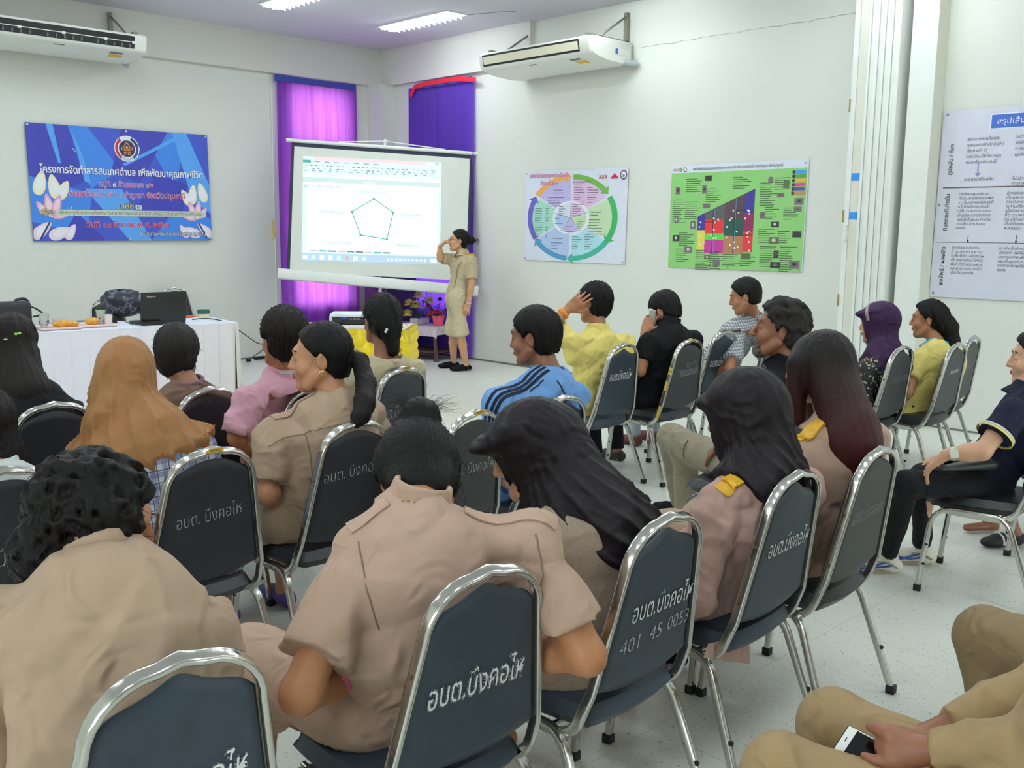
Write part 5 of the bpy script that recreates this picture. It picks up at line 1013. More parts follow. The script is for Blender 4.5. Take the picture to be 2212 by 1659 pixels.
# ------------------------------------------------------------------ smooth solid modelling (signed distances -> surface nets)
f32 = np.float32
def nv(v): v = np.array(v, float); return v / (np.linalg.norm(v) + 1e-12)
class SDF:
    def __init__(s): s.ops = []; s.cuts = []
    def _p(s, fn, lo, hi, k, op): s.ops.append((fn, np.array(lo, float), np.array(hi, float), k, op)); return s
    def ell(s, c, r, R=None, k=.015, op='u'):
        c = np.array(c, float); r = np.array(r, float) if hasattr(r, '__len__') else np.array([r] * 3, float); m = r.max() * 1.05
        R_ = np.eye(3) if R is None else np.array(R, float)
        ext = np.sqrt(((R_ * r[:, None]) ** 2).sum(0))
        def fn(x, y, z):
            x, y, z = x - c[0], y - c[1], z - c[2]
            a, b, d = ((R_[i, 0] * x + R_[i, 1] * y + R_[i, 2] * z) / r[i] for i in range(3))
            k0 = np.sqrt(a * a + b * b + d * d) + 1e-6; k1 = np.sqrt((a / r[0]) ** 2 + (b / r[1]) ** 2 + (d / r[2]) ** 2) + 1e-6
            return k0 * (k0 - 1) / k1
        return s._p(fn, c - ext, c + ext, k, op)
    def cap(s, a, b, ra, rb=None, k=.015, op='u', flat=None, fe=False, fs=False):
        a = np.array(a, float); b = np.array(b, float); rb = ra if rb is None else rb; ba = b - a; L2 = ba @ ba + 1e-12; ax = ba / math.sqrt(L2)
        m = max(ra, rb)
        if flat is not None: w_ = nv(flat[0]); q = flat[1]
        def fn(x, y, z):
            x, y, z = x - a[0], y - a[1], z - a[2]
            h0 = (x * ba[0] + y * ba[1] + z * ba[2]) / L2; h = np.clip(h0, 0, 1)
            x2, y2, z2 = x - ba[0] * h, y - ba[1] * h, z - ba[2] * h
            d2 = x2 * x2 + y2 * y2 + z2 * z2
            if flat is not None:
                dw = x2 * w_[0] + y2 * w_[1] + z2 * w_[2]; d2 = d2 + dw * dw * (q * q - 1)
                d = (np.sqrt(np.maximum(d2, 1e-12)) - (ra + (rb - ra) * h))
            else: d = np.sqrt(d2) - (ra + (rb - ra) * h)
            if fe: d = np.maximum(d, (h0 - 1) * math.sqrt(L2))
            if fs: d = np.maximum(d, -h0 * math.sqrt(L2))
            return d
        return s._p(fn, np.minimum(a - ra, b - rb), np.maximum(a + ra, b + rb), k, op)
    def chain(s, pts, rs, k=.02, flat=None, op='u'):
        for i in range(len(pts) - 1):
            fl = flat[i] if isinstance(flat, list) else flat
            s.cap(pts[i], pts[i + 1], rs[i], rs[i + 1], k, op, fl)
        return s
    def half(s, n, p, zmax=None):
        """everything added so far is kept only where (x-p).n < 0 (below zmax)"""
        n = nv(n); c = n @ np.array(p, float)
        s.ops.append(((lambda x, y, z: n[0] * x + n[1] * y + n[2] * z - c) if zmax is None else (lambda x, y, z: np.minimum(n[0] * x + n[1] * y + n[2] * z - c, (zmax - z) * .6)), np.zeros(3), np.zeros(3), 0, 'i')); return s
    def within(s, c, r, R):
        """everything added so far is kept only inside an ellipsoid"""
        q = SDF().ell(c, r, R); fn = q.ops[0][0]; s.ops.append((fn, np.zeros(3), np.zeros(3), 0, 'i')); return s
    def cut(s, n, p, lo=None, hi=None, k=.003):
        """keep the side where (x-p).n < 0; limited to a box when given"""
        n = nv(n); p = np.array(p, float)
        s.cuts.append((n, n @ p, lo, hi, k)); return s
    def mesh(s, res, disp=None, band=.03):
        us = [o for o in s.ops if o[4] == 'u']
        lo = np.min([o[1] for o in us], 0) - 3 * res - .012; hi = np.max([o[2] for o in us], 0) + 3 * res + .012
        n = np.ceil((hi - lo) / res).astype(int) + 1
        ax = [(lo[i] + res * np.arange(n[i])).astype(f32) for i in range(3)]
        D = np.full(tuple(n), .5, f32)
        for fn, a, b, k, op in s.ops:
            if op[0] == 'i':
                np.maximum(D, fn(ax[0][:, None, None], ax[1][None, :, None], ax[2][None, None, :]).astype(f32), out=D); continue
            m = k + 2.5 * res + .012
            i0 = np.clip(np.floor((a - m - lo) / res).astype(int), 0, n); i1 = np.clip(np.ceil((b + m - lo) / res).astype(int) + 1, 0, n)
            if np.any(i1 <= i0): continue
            sl = tuple(slice(i0[i], i1[i]) for i in range(3))
            d = fn(ax[0][sl[0]][:, None, None], ax[1][sl[1]][None, :, None], ax[2][sl[2]][None, None, :]).astype(f32)
            A = D[sl]
            if op == 'u':
                h = np.clip(.5 + .5 * (A - d) / k, 0, 1); D[sl] = A * (1 - h) + d * h - k * h * (1 - h)
            else:
                h = np.clip(.5 - .5 * (A + d) / k, 0, 1); D[sl] = A * (1 - h) - d * h + k * h * (1 - h)
        for nn, c, a, b, k in s.cuts:
            if a is None: sl = (slice(0, n[0]), slice(0, n[1]), slice(0, n[2]))
            else:
                i0 = np.clip(np.floor((np.array(a) - lo) / res).astype(int), 0, n); i1 = np.clip(np.ceil((np.array(b) - lo) / res).astype(int) + 1, 0, n); sl = tuple(slice(i0[i], i1[i]) for i in range(3))
                if np.any(i1 <= i0): continue
            d = (nn[0] * ax[0][sl[0]][:, None, None] + nn[1] * ax[1][sl[1]][None, :, None] + nn[2] * ax[2][sl[2]][None, None, :] - c).astype(f32)
            D[sl] = np.maximum(D[sl], d)
        if disp is not None:
            idx = np.nonzero(np.abs(D) < band)
            P = np.stack([ax[i][idx[i]] for i in range(3)], 1); D[idx] += disp(P).astype(f32)
        D[0] = D[-1] = .5; D[:, 0] = D[:, -1] = .5; D[:, :, 0] = D[:, :, -1] = .5
        return surface_nets(D, lo, res)
def surface_nets(D, lo, res):
    S = D < 0; n = np.array(D.shape)
    c = S[:-1, :-1, :-1].astype(np.int8)
    tot = np.zeros(tuple(n - 1), np.int8)
    for i in (0, 1):
        for j in (0, 1):
            for k in (0, 1): tot += S[i:n[0] - 1 + i, j:n[1] - 1 + j, k:n[2] - 1 + k]
    act = np.nonzero((tot > 0) & (tot < 8)); I = np.stack(act, 1)
    acc = np.zeros((len(I), 3)); cnt = np.zeros(len(I))
    corners = [(i, j, k) for i in (0, 1) for j in (0, 1) for k in (0, 1)]
    val = {q: D[I[:, 0] + q[0], I[:, 1] + q[1], I[:, 2] + q[2]].astype(float) for q in corners}
    for q in corners:
        for a in range(3):
            if q[a]: continue
            r = list(q); r[a] = 1; r = tuple(r); v0, v1 = val[q], val[r]; m = (v0 < 0) != (v1 < 0)
            t = v0[m] / (v0[m] - v1[m]); p = np.tile(np.array(q, float), (m.sum(), 1)); p[:, a] += t; acc[m] += p; cnt[m] += 1
    V = (I + acc / cnt[:, None]) * res + lo
    idx = np.full(tuple(n - 1), -1, np.int32); idx[act] = np.arange(len(I))
    Q = []
    for a in range(3):
        b, c_ = (a + 1) % 3, (a + 2) % 3
        sl0 = [slice(None)] * 3; sl1 = [slice(None)] * 3; sl0[a] = slice(0, -1); sl1[a] = slice(1, None)
        s0, s1 = S[tuple(sl0)], S[tuple(sl1)]; e = np.stack(np.nonzero(s0 != s1), 1)
        e = e[(e[:, b] > 0) & (e[:, c_] > 0) & (e[:, b] < n[b] - 1) & (e[:, c_] < n[c_] - 1)]
        inside = s0[e[:, 0], e[:, 1], e[:, 2]]
        def at(db, dc):
            g = e.copy(); g[:, b] -= db; g[:, c_] -= dc; return idx[g[:, 0], g[:, 1], g[:, 2]]
        q = np.stack([at(1, 1), at(0, 1), at(0, 0), at(1, 0)], 1); q[~inside] = q[~inside][:, ::-1]; Q.append(q)
    return V, np.concatenate(Q)
def sdf_obj(name, S, res, m, parent, disp=None, smooth=0, decim=None):
    V, Q = S.mesh(res, disp); Q = Q[(Q >= 0).all(1)]
    me = bpy.data.meshes.new(name); me.vertices.add(len(V)); me.vertices.foreach_set('co', V.astype(f32).ravel())
    me.loops.add(len(Q) * 4); me.loops.foreach_set('vertex_index', Q.astype(np.int32).ravel())
    me.polygons.add(len(Q)); me.polygons.foreach_set('loop_start', np.arange(0, len(Q) * 4, 4, dtype=np.int32)); me.polygons.foreach_set('loop_total', np.full(len(Q), 4, np.int32))
    me.polygons.foreach_set('use_smooth', np.ones(len(Q), bool)); me.update(calc_edges=True)
    return link_mesh(name, me, m, parent)
def bvh_of(o):
    me = o.data; V = np.empty(len(me.vertices) * 3, f32); me.vertices.foreach_get('co', V)
    return BVHTree.FromPolygons([tuple(v) for v in V.reshape(-1, 3).tolist()], [tuple(p.vertices) for p in me.polygons])
def strip_on(bv, pts, width, thick, n=14, side=None, lift=.0015):
    """a cloth strip laid on a surface along pts (world)"""
    P = [Vector(p) for p in spline(pts, max(2, n // max(1, len(pts) - 1)))]
    mb = MB(); L_, R_ = [], []; prev = None
    for i, p in enumerate(P):
        t = (P[min(i + 1, len(P) - 1)] - P[max(i - 1, 0)]).normalized()
        q, nn, _, _ = bv.find_nearest(p)
        sd = t.cross(nn).normalized()
        row = []
        for s in (-1, -.5, 0, .5, 1):
            a, an, _, _ = bv.find_nearest(q + sd * width * s)
            if a is None: a, an = q + sd * width * s, nn
            row.append((a + an * lift, a + an * (lift + thick)))
        L_.append(row)
    vs = [r[j][0] for r in L_ for j in range(5)] + [r[j][1] for r in L_ for j in range(5)]; k = len(L_) * 5; fs = []
    for i in range(len(L_) - 1):
        for j in range(4):
            a = i * 5 + j; fs.append((k + a, k + a + 5, k + a + 6, k + a + 1)); fs.append((a + 1, a + 6, a + 5, a))
        fs.append((i * 5, (i + 1) * 5, k + (i + 1) * 5, k + i * 5)); fs.append((i * 5 + 4, k + i * 5 + 4, k + (i + 1) * 5 + 4, (i + 1) * 5 + 4))
    e = (len(L_) - 1) * 5
    for j in range(4): fs.append((j, k + j, k + j + 1, j + 1)); fs.append((e + j + 1, k + e + j + 1, k + e + j, e + j))
    return mb.add(vs, fs, 0, True)

class Fr:
    """local frame: right, forward, up"""
    def __init__(s, o, f, u, k=1.0):
        s.o = np.array(o, float); s.f = nv(f); s.r = nv(np.cross(s.f, u)); s.u = np.cross(s.r, s.f); s.k = k
    def p(s, x, y, z): return s.o + s.k * (s.r * x + s.f * y + s.u * z)
    @property
    def R(s): return np.array([s.r, s.f, s.u])
    def loc(s, P): q = (P - s.o) / s.k; return q @ s.r, q @ s.f, q @ s.u
    def ell(s, S, c, r, **kw): return S.ell(s.p(*c), np.array(r) * s.k, s.R, **kw)
    def cap(s, S, a, b, ra, rb=None, **kw): return S.cap(s.p(*a), s.p(*b), ra * s.k, (ra if rb is None else rb) * s.k, **kw)
def facing(yaw, pitch=0, roll=0):
    """yaw 0 looks along +Y (the way the chairs face), positive turns left; pitch positive looks down; roll positive tilts to the right"""
    y, p, r = map(math.radians, (yaw, pitch, roll))
    f = np.array([-math.sin(y) * math.cos(p), math.cos(y) * math.cos(p), -math.sin(p)]); rt = np.array([math.cos(y), math.sin(y), 0]); u = np.cross(rt, f)
    return f, u * math.cos(r) + rt * math.sin(r)
def folds(amp, seed, freq=22, axis=None):
    r = np.random.RandomState(seed); K = r.normal(size=(6, 3)); K /= np.linalg.norm(K, axis=1)[:, None]; ph = r.uniform(0, 6, 6); fr = freq * r.uniform(.5, 1.6, 6)
    if axis is not None:
        a = nv(axis); K = K - (K @ a)[:, None] * a * .85; K /= np.linalg.norm(K, axis=1)[:, None]
    def fn(P):
        w_ = .03 * np.sin(P[:, [1, 2, 0]] * 11 + ph[:3]); Pw = P + w_; o = np.zeros(len(P))
        for i in range(6): s = np.sin(Pw @ K[i] * fr[i] + ph[i]); o += (1 - np.abs(s)) ** 2.2 * (1 if i % 2 else -1)
        return amp * o * .6
    return fn
def strands(F, amp, nfreq, seed, wav=1.0):
    """hair grooves running down from the crown"""
    r = np.random.RandomState(seed); ph = r.uniform(0, 6, 6)
    def fn(P):
        x, y, z = F.loc(P); a = np.arctan2(x, -y - .02); rad = np.sqrt(x * x + y * y) + .03
        o = .7 * np.sin(a * nfreq * 1.3 + 2.6 * wav * np.sin(z * 25 + ph[0] + a * 2)) + .6 * np.sin(a * nfreq * 2.3 + ph[1] + 3 * wav * np.sin(z * 40 + ph[2])) + .8 * np.sin(a * nfreq * .31 + ph[3] + wav * z * 18 + 1.4 * np.sin(a * 5 + z * 20 + ph[4]))
        return amp * o
    return fn
def curls(amp, seed, fr=150):
    r = np.random.RandomState(seed); ph = r.uniform(0, 6, 9)
    def fn(P):
        q = P + .012 * np.sin(P[:, [2, 0, 1]] * 70 + ph[:3]); s = np.sin(q * fr + ph[3:6])
        return amp * (s[:, 0] * s[:, 1] + s[:, 1] * s[:, 2] + s[:, 2] * s[:, 0]) + amp * .8 * np.sin(q @ np.array([60, 45, 70.]) + ph[6])
    return fn

# ------------------------------------------------------------------ anatomy
def head_sdf(S, F, nose=1.0, jaw=1.0, ears=True):
    F.ell(S, (0, -.012, .030), (.074, .094, .086), k=.01)
    F.ell(S, (0, .034, -.040), (.060 * jaw, .060, .078), k=.03)
    F.ell(S, (0, .072, -.098), (.026 * jaw, .024, .022), k=.025)
    F.cap(S, (-.03, .082, .030), (.03, .082, .030), .014, k=.02)
    for x in (-1, 1):
        F.ell(S, (x * .040, .062, -.030), (.026, .024, .026), k=.02)
        F.ell(S, (x * .032, .100, .008), (.021, .016, .013), k=.012, op='s')
        F.ell(S, (x * .031, .078, .008), (.0165, .014, .0125), k=.004)
        F.cap(S, (x * .062, .0, -.05), (x * .045, .05, -.09), .018, k=.02)
    F.cap(S, (0, .092, .012), (0, .108 * nose, -.026), .008, .0125, k=.010)
    for x in (-1, 1): F.ell(S, (x * .011, .098 * nose, -.030), (.009, .011, .008), k=.006)
    F.ell(S, (0, .090, -.058), (.022, .012, .013), k=.010)
    if ears:
        for x in (-1, 1):
            e = Fr(F.p(x * .076, -.012, -.006), F.f * 1 + F.r * (-x) * -.45, F.u + F.f * -.15, F.k)
            e.ell(S, (0, 0, 0), (.0085, .021, .032), k=.006); e.ell(S, (x * .009, .004, .002), (.006, .011, .019), k=.004, op='s')
def neck_sdf(S, F, N, r=.050):
    S.cap(F.p(0, -.018, -.05), N, r, r * 1.15, k=.025)
def hand_sdf(S, wrist, d, palm, side, curl=.5, scale=1.0, spread=.16, thumb=.5, curls_=None):
    """d: wrist->knuckles, palm: palm normal (the way the palm faces), side: +1 when the thumb is on d x palm"""
    d = nv(d); palm = nv(np.array(palm) - d * (np.array(palm) @ d)); sd = np.cross(d, palm) * side; k = scale; W = np.array(wrist, float)
    S.cap(W - d * .01 * k, W + d * .03 * k, .022 * k, .026 * k, k=.015, flat=(palm, 1.35))
    for t in (-.027, -.009, .009, .026): S.cap(W + d * .02 * k + sd * t * .75 * k, W + d * .083 * k + sd * t * k, .0145 * k, .0125 * k, k=.010)
    S.ell(W + d * .032 * k + sd * .026 * k + palm * .008 * k, np.array([.018] * 3) * k, k=.012)
    L_ = [(.030, .042, .026, .020), (.010, .047, .030, .022), (-.010, .044, .028, .021), (-.029, .034, .022, .018)]
    for i, (t, a, b, c) in enumerate(L_):
        cu = (curls_[i] if curls_ else curl + .06 * i); p = W + d * (.086 - .004 * abs(i - 1)) * k + sd * t * k; v = nv(d + sd * spread * t / .03); r = .0088
        for j, L1 in enumerate((a, b, c)):
            ang = cu * (.7, 1.0, .75)[j]; v = nv(v * math.cos(ang) + palm * math.sin(ang)); q = p + v * L1 * k; S.cap(p, q, (r - .0009 * j) * k, (r - .0009 * (j + 1)) * k, k=.003); p = q
    p = W + d * .028 * k + sd * .030 * k; v = nv(d * .6 + sd * .75 + palm * .35)
    for j, L1 in enumerate((.038, .032, .026)):
        q = p + v * L1 * k; S.cap(p, q, (.0125 - .0014 * j) * k, (.0111 - .0014 * j) * k, k=.006); p = q; v = nv(v + d * .35 - sd * thumb * .5 + palm * thumb * .35)
def shoe(name, m, parent, ankle, fdir, L_=.25, top=.075, sole=None):
    f = nv([fdir[0], fdir[1], 0]); a = np.array([ankle[0], ankle[1], 0]); S = SDF(); F = Fr(a, f, (0, 0, 1))
    F.ell(S, (0, -.02, .036), (.036, .052, .036), k=.02); F.ell(S, (0, L_ * .45, .030), (.043, L_ * .32, .030), k=.03); F.cap(S, (0, 0, .045), (0, L_ * .38, .036), .036, .034, k=.02)
    if top > .06: F.cap(S, (0, -.012, .04), (0, -.008, top), .036, .040, k=.015)
    S.cut((0, 0, -1), (0, 0, .004)); o = sdf_obj(name, S, .006, m, parent)
    if sole is not None:
        mb = MB(); pts = [(.038 * math.cos(t) * (1 if math.sin(t) < 0 else 1.1), L_ * .30 + (L_ * .5) * math.sin(t)) for t in np.linspace(0, 2 * PI, 24)[:-1]]
        vs = [F.p(x, y, z) for z in (.001, .016) for x, y in pts]; n = len(pts); mb.add(vs, [tuple(range(n - 1, -1, -1)), tuple(range(n, 2 * n))] + [(i, (i + 1) % n, n + (i + 1) % n, n + i) for i in range(n)]); mb.build('sole', sole, o)
    return o

def SKIN(n, c): return mat(n, c, .48, var=.06, scale=30, bump=.05, bscale=300)
M_SK1 = SKIN('warm_skin', '#c08a68'); M_SK2 = SKIN('tan_skin', '#a8714f'); M_SK3 = SKIN('brown_skin', '#8c5a40'); M_SK4 = SKIN('fair_skin', '#cf9f80')
M_LIP = mat('lip_rose', '#a8524e', .4); M_LIP2 = mat('lip_brown', '#8a5048', .45)
def HAIR(n, c, c2=None, rough=.5): return mat(n, c, rough, var=.35, scale=6, bump=.35, bscale=14, stretch=(26, 26, 2.2), spec=.18)
M_HB = HAIR('black_hair', '#100d0d'); M_HBR = HAIR('brown_black_hair', '#17110f'); M_HG = HAIR('greying_hair', '#262322', rough=.6)
m, N_, L, b = node_mat('dyed_red_hair'); tc = N_.new('ShaderNodeTexCoord'); sp = N_.new('ShaderNodeSeparateXYZ'); L.new(tc.outputs['Object'], sp.inputs[0]); mr = N_.new('ShaderNodeMapRange'); mr.inputs['From Min'].default_value = 1.18; mr.inputs['From Max'].default_value = .82; L.new(sp.outputs['Z'], mr.inputs[0])
mp = N_.new('ShaderNodeMapping'); mp.inputs['Scale'].default_value = (40, 40, 2); L.new(tc.outputs['Object'], mp.inputs[0]); nz = N_.new('ShaderNodeTexNoise'); nz.inputs['Scale'].default_value = 3; nz.inputs['Detail'].default_value = 5; L.new(mp.outputs[0], nz.inputs['Vector'])
ad = N_.new('ShaderNodeMath'); ad.operation = 'MULTIPLY_ADD'; ad.inputs[1].default_value = .7; ad.inputs[2].default_value = -.35; L.new(nz.outputs['Fac'], ad.inputs[0]); a2 = N_.new('ShaderNodeMath'); L.new(ad.outputs[0], a2.inputs[0]); L.new(mr.outputs[0], a2.inputs[1])
rp = N_.new('ShaderNodeValToRGB'); rp.color_ramp.elements[0].color = lin('#151010') + (1,); rp.color_ramp.elements[1].color = lin('#4a1e1e') + (1,); L.new(a2.outputs[0], rp.inputs[0]); L.new(rp.outputs[0], b.inputs['Base Color']); b.inputs['Roughness'].default_value = .5; b.inputs['Specular IOR Level'].default_value = .2
bp = N_.new('ShaderNodeBump'); bp.inputs['Strength'].default_value = .35; bp.inputs['Distance'].default_value = .01; L.new(nz.outputs['Fac'], bp.inputs['Height']); L.new(bp.outputs[0], b.inputs['Normal']); M_HRED = m
def CLOTH(n, c, **k):
    new = n not in _MATS; wr = k.pop('wr', .6)
    m = mat(n, c, k.pop('rough', .85), var=k.pop('var', .05), scale=7, bump=k.pop('bump', .12), bscale=k.pop('bscale', 700), sheen=k.pop('sheen', .06), spec=k.pop('spec', .25), **k)
    if new and wr:       # soft creases on top of the weave
        N, L = m.node_tree.nodes, m.node_tree.links; tc = N.new('ShaderNodeTexCoord'); nz = N.new('ShaderNodeTexNoise'); nz.inputs['Scale'].default_value = 9; nz.inputs['Detail'].default_value = 3; nz.inputs['Distortion'].default_value = 1.6; nz.noise_type = 'RIDGED_MULTIFRACTAL'; nz.normalize = True
        L.new(tc.outputs['Object'], nz.inputs['Vector']); bp = N.new('ShaderNodeBump'); bp.inputs['Strength'].default_value = wr; bp.inputs['Distance'].default_value = .03; L.new(nz.outputs['Fac'], bp.inputs['Height']); bs = N['Principled BSDF']
        old = bs.inputs['Normal'].links[0].from_node; L.new(bp.outputs[0], old.inputs['Normal'])
    return m
M_KHAKI = CLOTH('khaki_uniform', '#ab937c'); M_KHAKI2 = CLOTH('rosy_khaki_uniform', '#b89b88'); M_KHAKI3 = CLOTH('sand_uniform', '#b9a98a'); M_KTROU = CLOTH('khaki_trousers', '#8d7758'); M_KTROU2 = CLOTH('tan_trousers', '#9f8662')
M_BLACK = CLOTH('black_cloth', '#0f0f12', sheen=0); M_JEAN = CLOTH('black_jeans', '#15171a', sheen=0); M_NAVYC = CLOTH('navy_polo', '#171b30', sheen=0); M_YEL = CLOTH('yellow_polo', '#e8d67c'); M_PINK = CLOTH('pink_shirt', '#d8a3b4'); M_BLUE = CLOTH('sports_blue', '#719fd8'); M_CREAMS = CLOTH('cream_shirt', '#bfb292'); M_WSH = CLOTH('white_shirt', '#ccd0cc')
M_HIJ = CLOTH('black_hijab', '#1a1418', rough=.6, bump=.05, sheen=0); M_HIJO = CLOTH('orange_hijab', '#96693e', rough=.6, bump=.04, sheen=.05, wr=.25); M_HIJP = CLOTH('purple_hijab', '#35183f', sheen=0, rough=.6)
M_STRIPE = CLOTH('dark_stripe', '#1d2236')
M_GOLD = mat('gold', '#d8a83a', .25, .9); M_BADGE = mat('yellow_insignia', '#e3ae2c', .5, var=.15, scale=60)
def plaid(name, base, d1, d2, s, rot):
    m, N, L, b = node_mat(name); tc = N.new('ShaderNodeTexCoord'); mp = N.new('ShaderNodeMapping'); mp.inputs['Rotation'].default_value = rot; mp.inputs['Scale'].default_value = (s, s, s); L.new(tc.outputs['Object'], mp.inputs[0])
    sx = N.new('ShaderNodeSeparateXYZ'); L.new(mp.outputs[0], sx.inputs[0]); cur = None
    for ax, col, wd, off in (('X', d1, .42, 0), ('Z', d1, .42, 0), ('X', d2, .10, .5), ('Z', d2, .10, .5)):
        a = N.new('ShaderNodeMath'); a.operation = 'ADD'; a.inputs[1].default_value = off + 100; L.new(sx.outputs[ax], a.inputs[0]); fr = N.new('ShaderNodeMath'); fr.operation = 'FRACT'; L.new(a.outputs[0], fr.inputs[0]); lt = N.new('ShaderNodeMath'); lt.operation = 'LESS_THAN'; lt.inputs[1].default_value = wd; L.new(fr.outputs[0], lt.inputs[0]); ml = N.new('ShaderNodeMath'); ml.operation = 'MULTIPLY'; ml.inputs[1].default_value = .55 if col is d1 else .8; L.new(lt.outputs[0], ml.inputs[0])
        mx = N.new('ShaderNodeMix'); mx.data_type = 'RGBA'; L.new(ml.outputs[0], mx.inputs['Factor'])
        if cur is None: mx.inputs['A'].default_value = lin(base) + (1,)
        else: L.new(cur, mx.inputs['A'])
        mx.inputs['B'].default_value = lin(col) + (1,); cur = mx.outputs['Result']
    L.new(cur, b.inputs['Base Color']); b.inputs['Roughness'].default_value = .85; return m
M_PLAID = plaid('blue_plaid', '#b3b6bd', '#4f5580', '#23243a', 26, (0, .15, .5)); M_CHECK = plaid('fine_check', '#d5d9dc', '#2d313b', '#8d949c', 55, (0, .1, .6))
m, N_, L, b = node_mat('dotted_blouse'); tc = N_.new('ShaderNodeTexCoord'); vo = N_.new('ShaderNodeTexVoronoi'); vo.inputs['Scale'].default_value = 55; L.new(tc.outputs['Object'], vo.inputs['Vector']); rp = N_.new('ShaderNodeValToRGB'); rp.color_ramp.interpolation = 'CONSTANT'; rp.color_ramp.elements[0].color = lin('#b9ad8c') + (1,); rp.color_ramp.elements[1].position = .33; rp.color_ramp.elements[1].color = lin('#1f1d22') + (1,); L.new(vo.outputs['Distance'], rp.inputs[0]); L.new(rp.outputs[0], b.inputs['Base Color']); b.inputs['Roughness'].default_value = .8; M_DOTS = m
m, N_, L, b = node_mat('sparkly_knit'); tc = N_.new('ShaderNodeTexCoord'); vo = N_.new('ShaderNodeTexVoronoi'); vo.inputs['Scale'].default_value = 420; L.new(tc.outputs['Object'], vo.inputs['Vector']); rp = N_.new('ShaderNodeValToRGB'); rp.color_ramp.elements[0].color = lin('#b9a48f') + (1,); rp.color_ramp.elements[1].color = lin('#a08a78') + (1,); L.new(vo.outputs['Distance'], rp.inputs[0]); L.new(rp.outputs[0], b.inputs['Base Color']); b.inputs['Roughness'].default_value = .6; b.inputs['Sheen Weight'].default_value = .5
bp = N_.new('ShaderNodeBump'); bp.inputs['Strength'].default_value = .4; bp.inputs['Distance'].default_value = .002; L.new(vo.outputs['Distance'], bp.inputs['Height']); L.new(bp.outputs[0], b.inputs['Normal'])
gt = N_.new('ShaderNodeMath'); gt.operation = 'GREATER_THAN'; gt.inputs[1].default_value = .93; sc_ = N_.new('ShaderNodeSeparateColor'); L.new(vo.outputs['Color'], sc_.inputs[0]); L.new(sc_.outputs[0], gt.inputs[0]); L.new(gt.outputs[0], b.inputs['Metallic']); M_KNIT = m

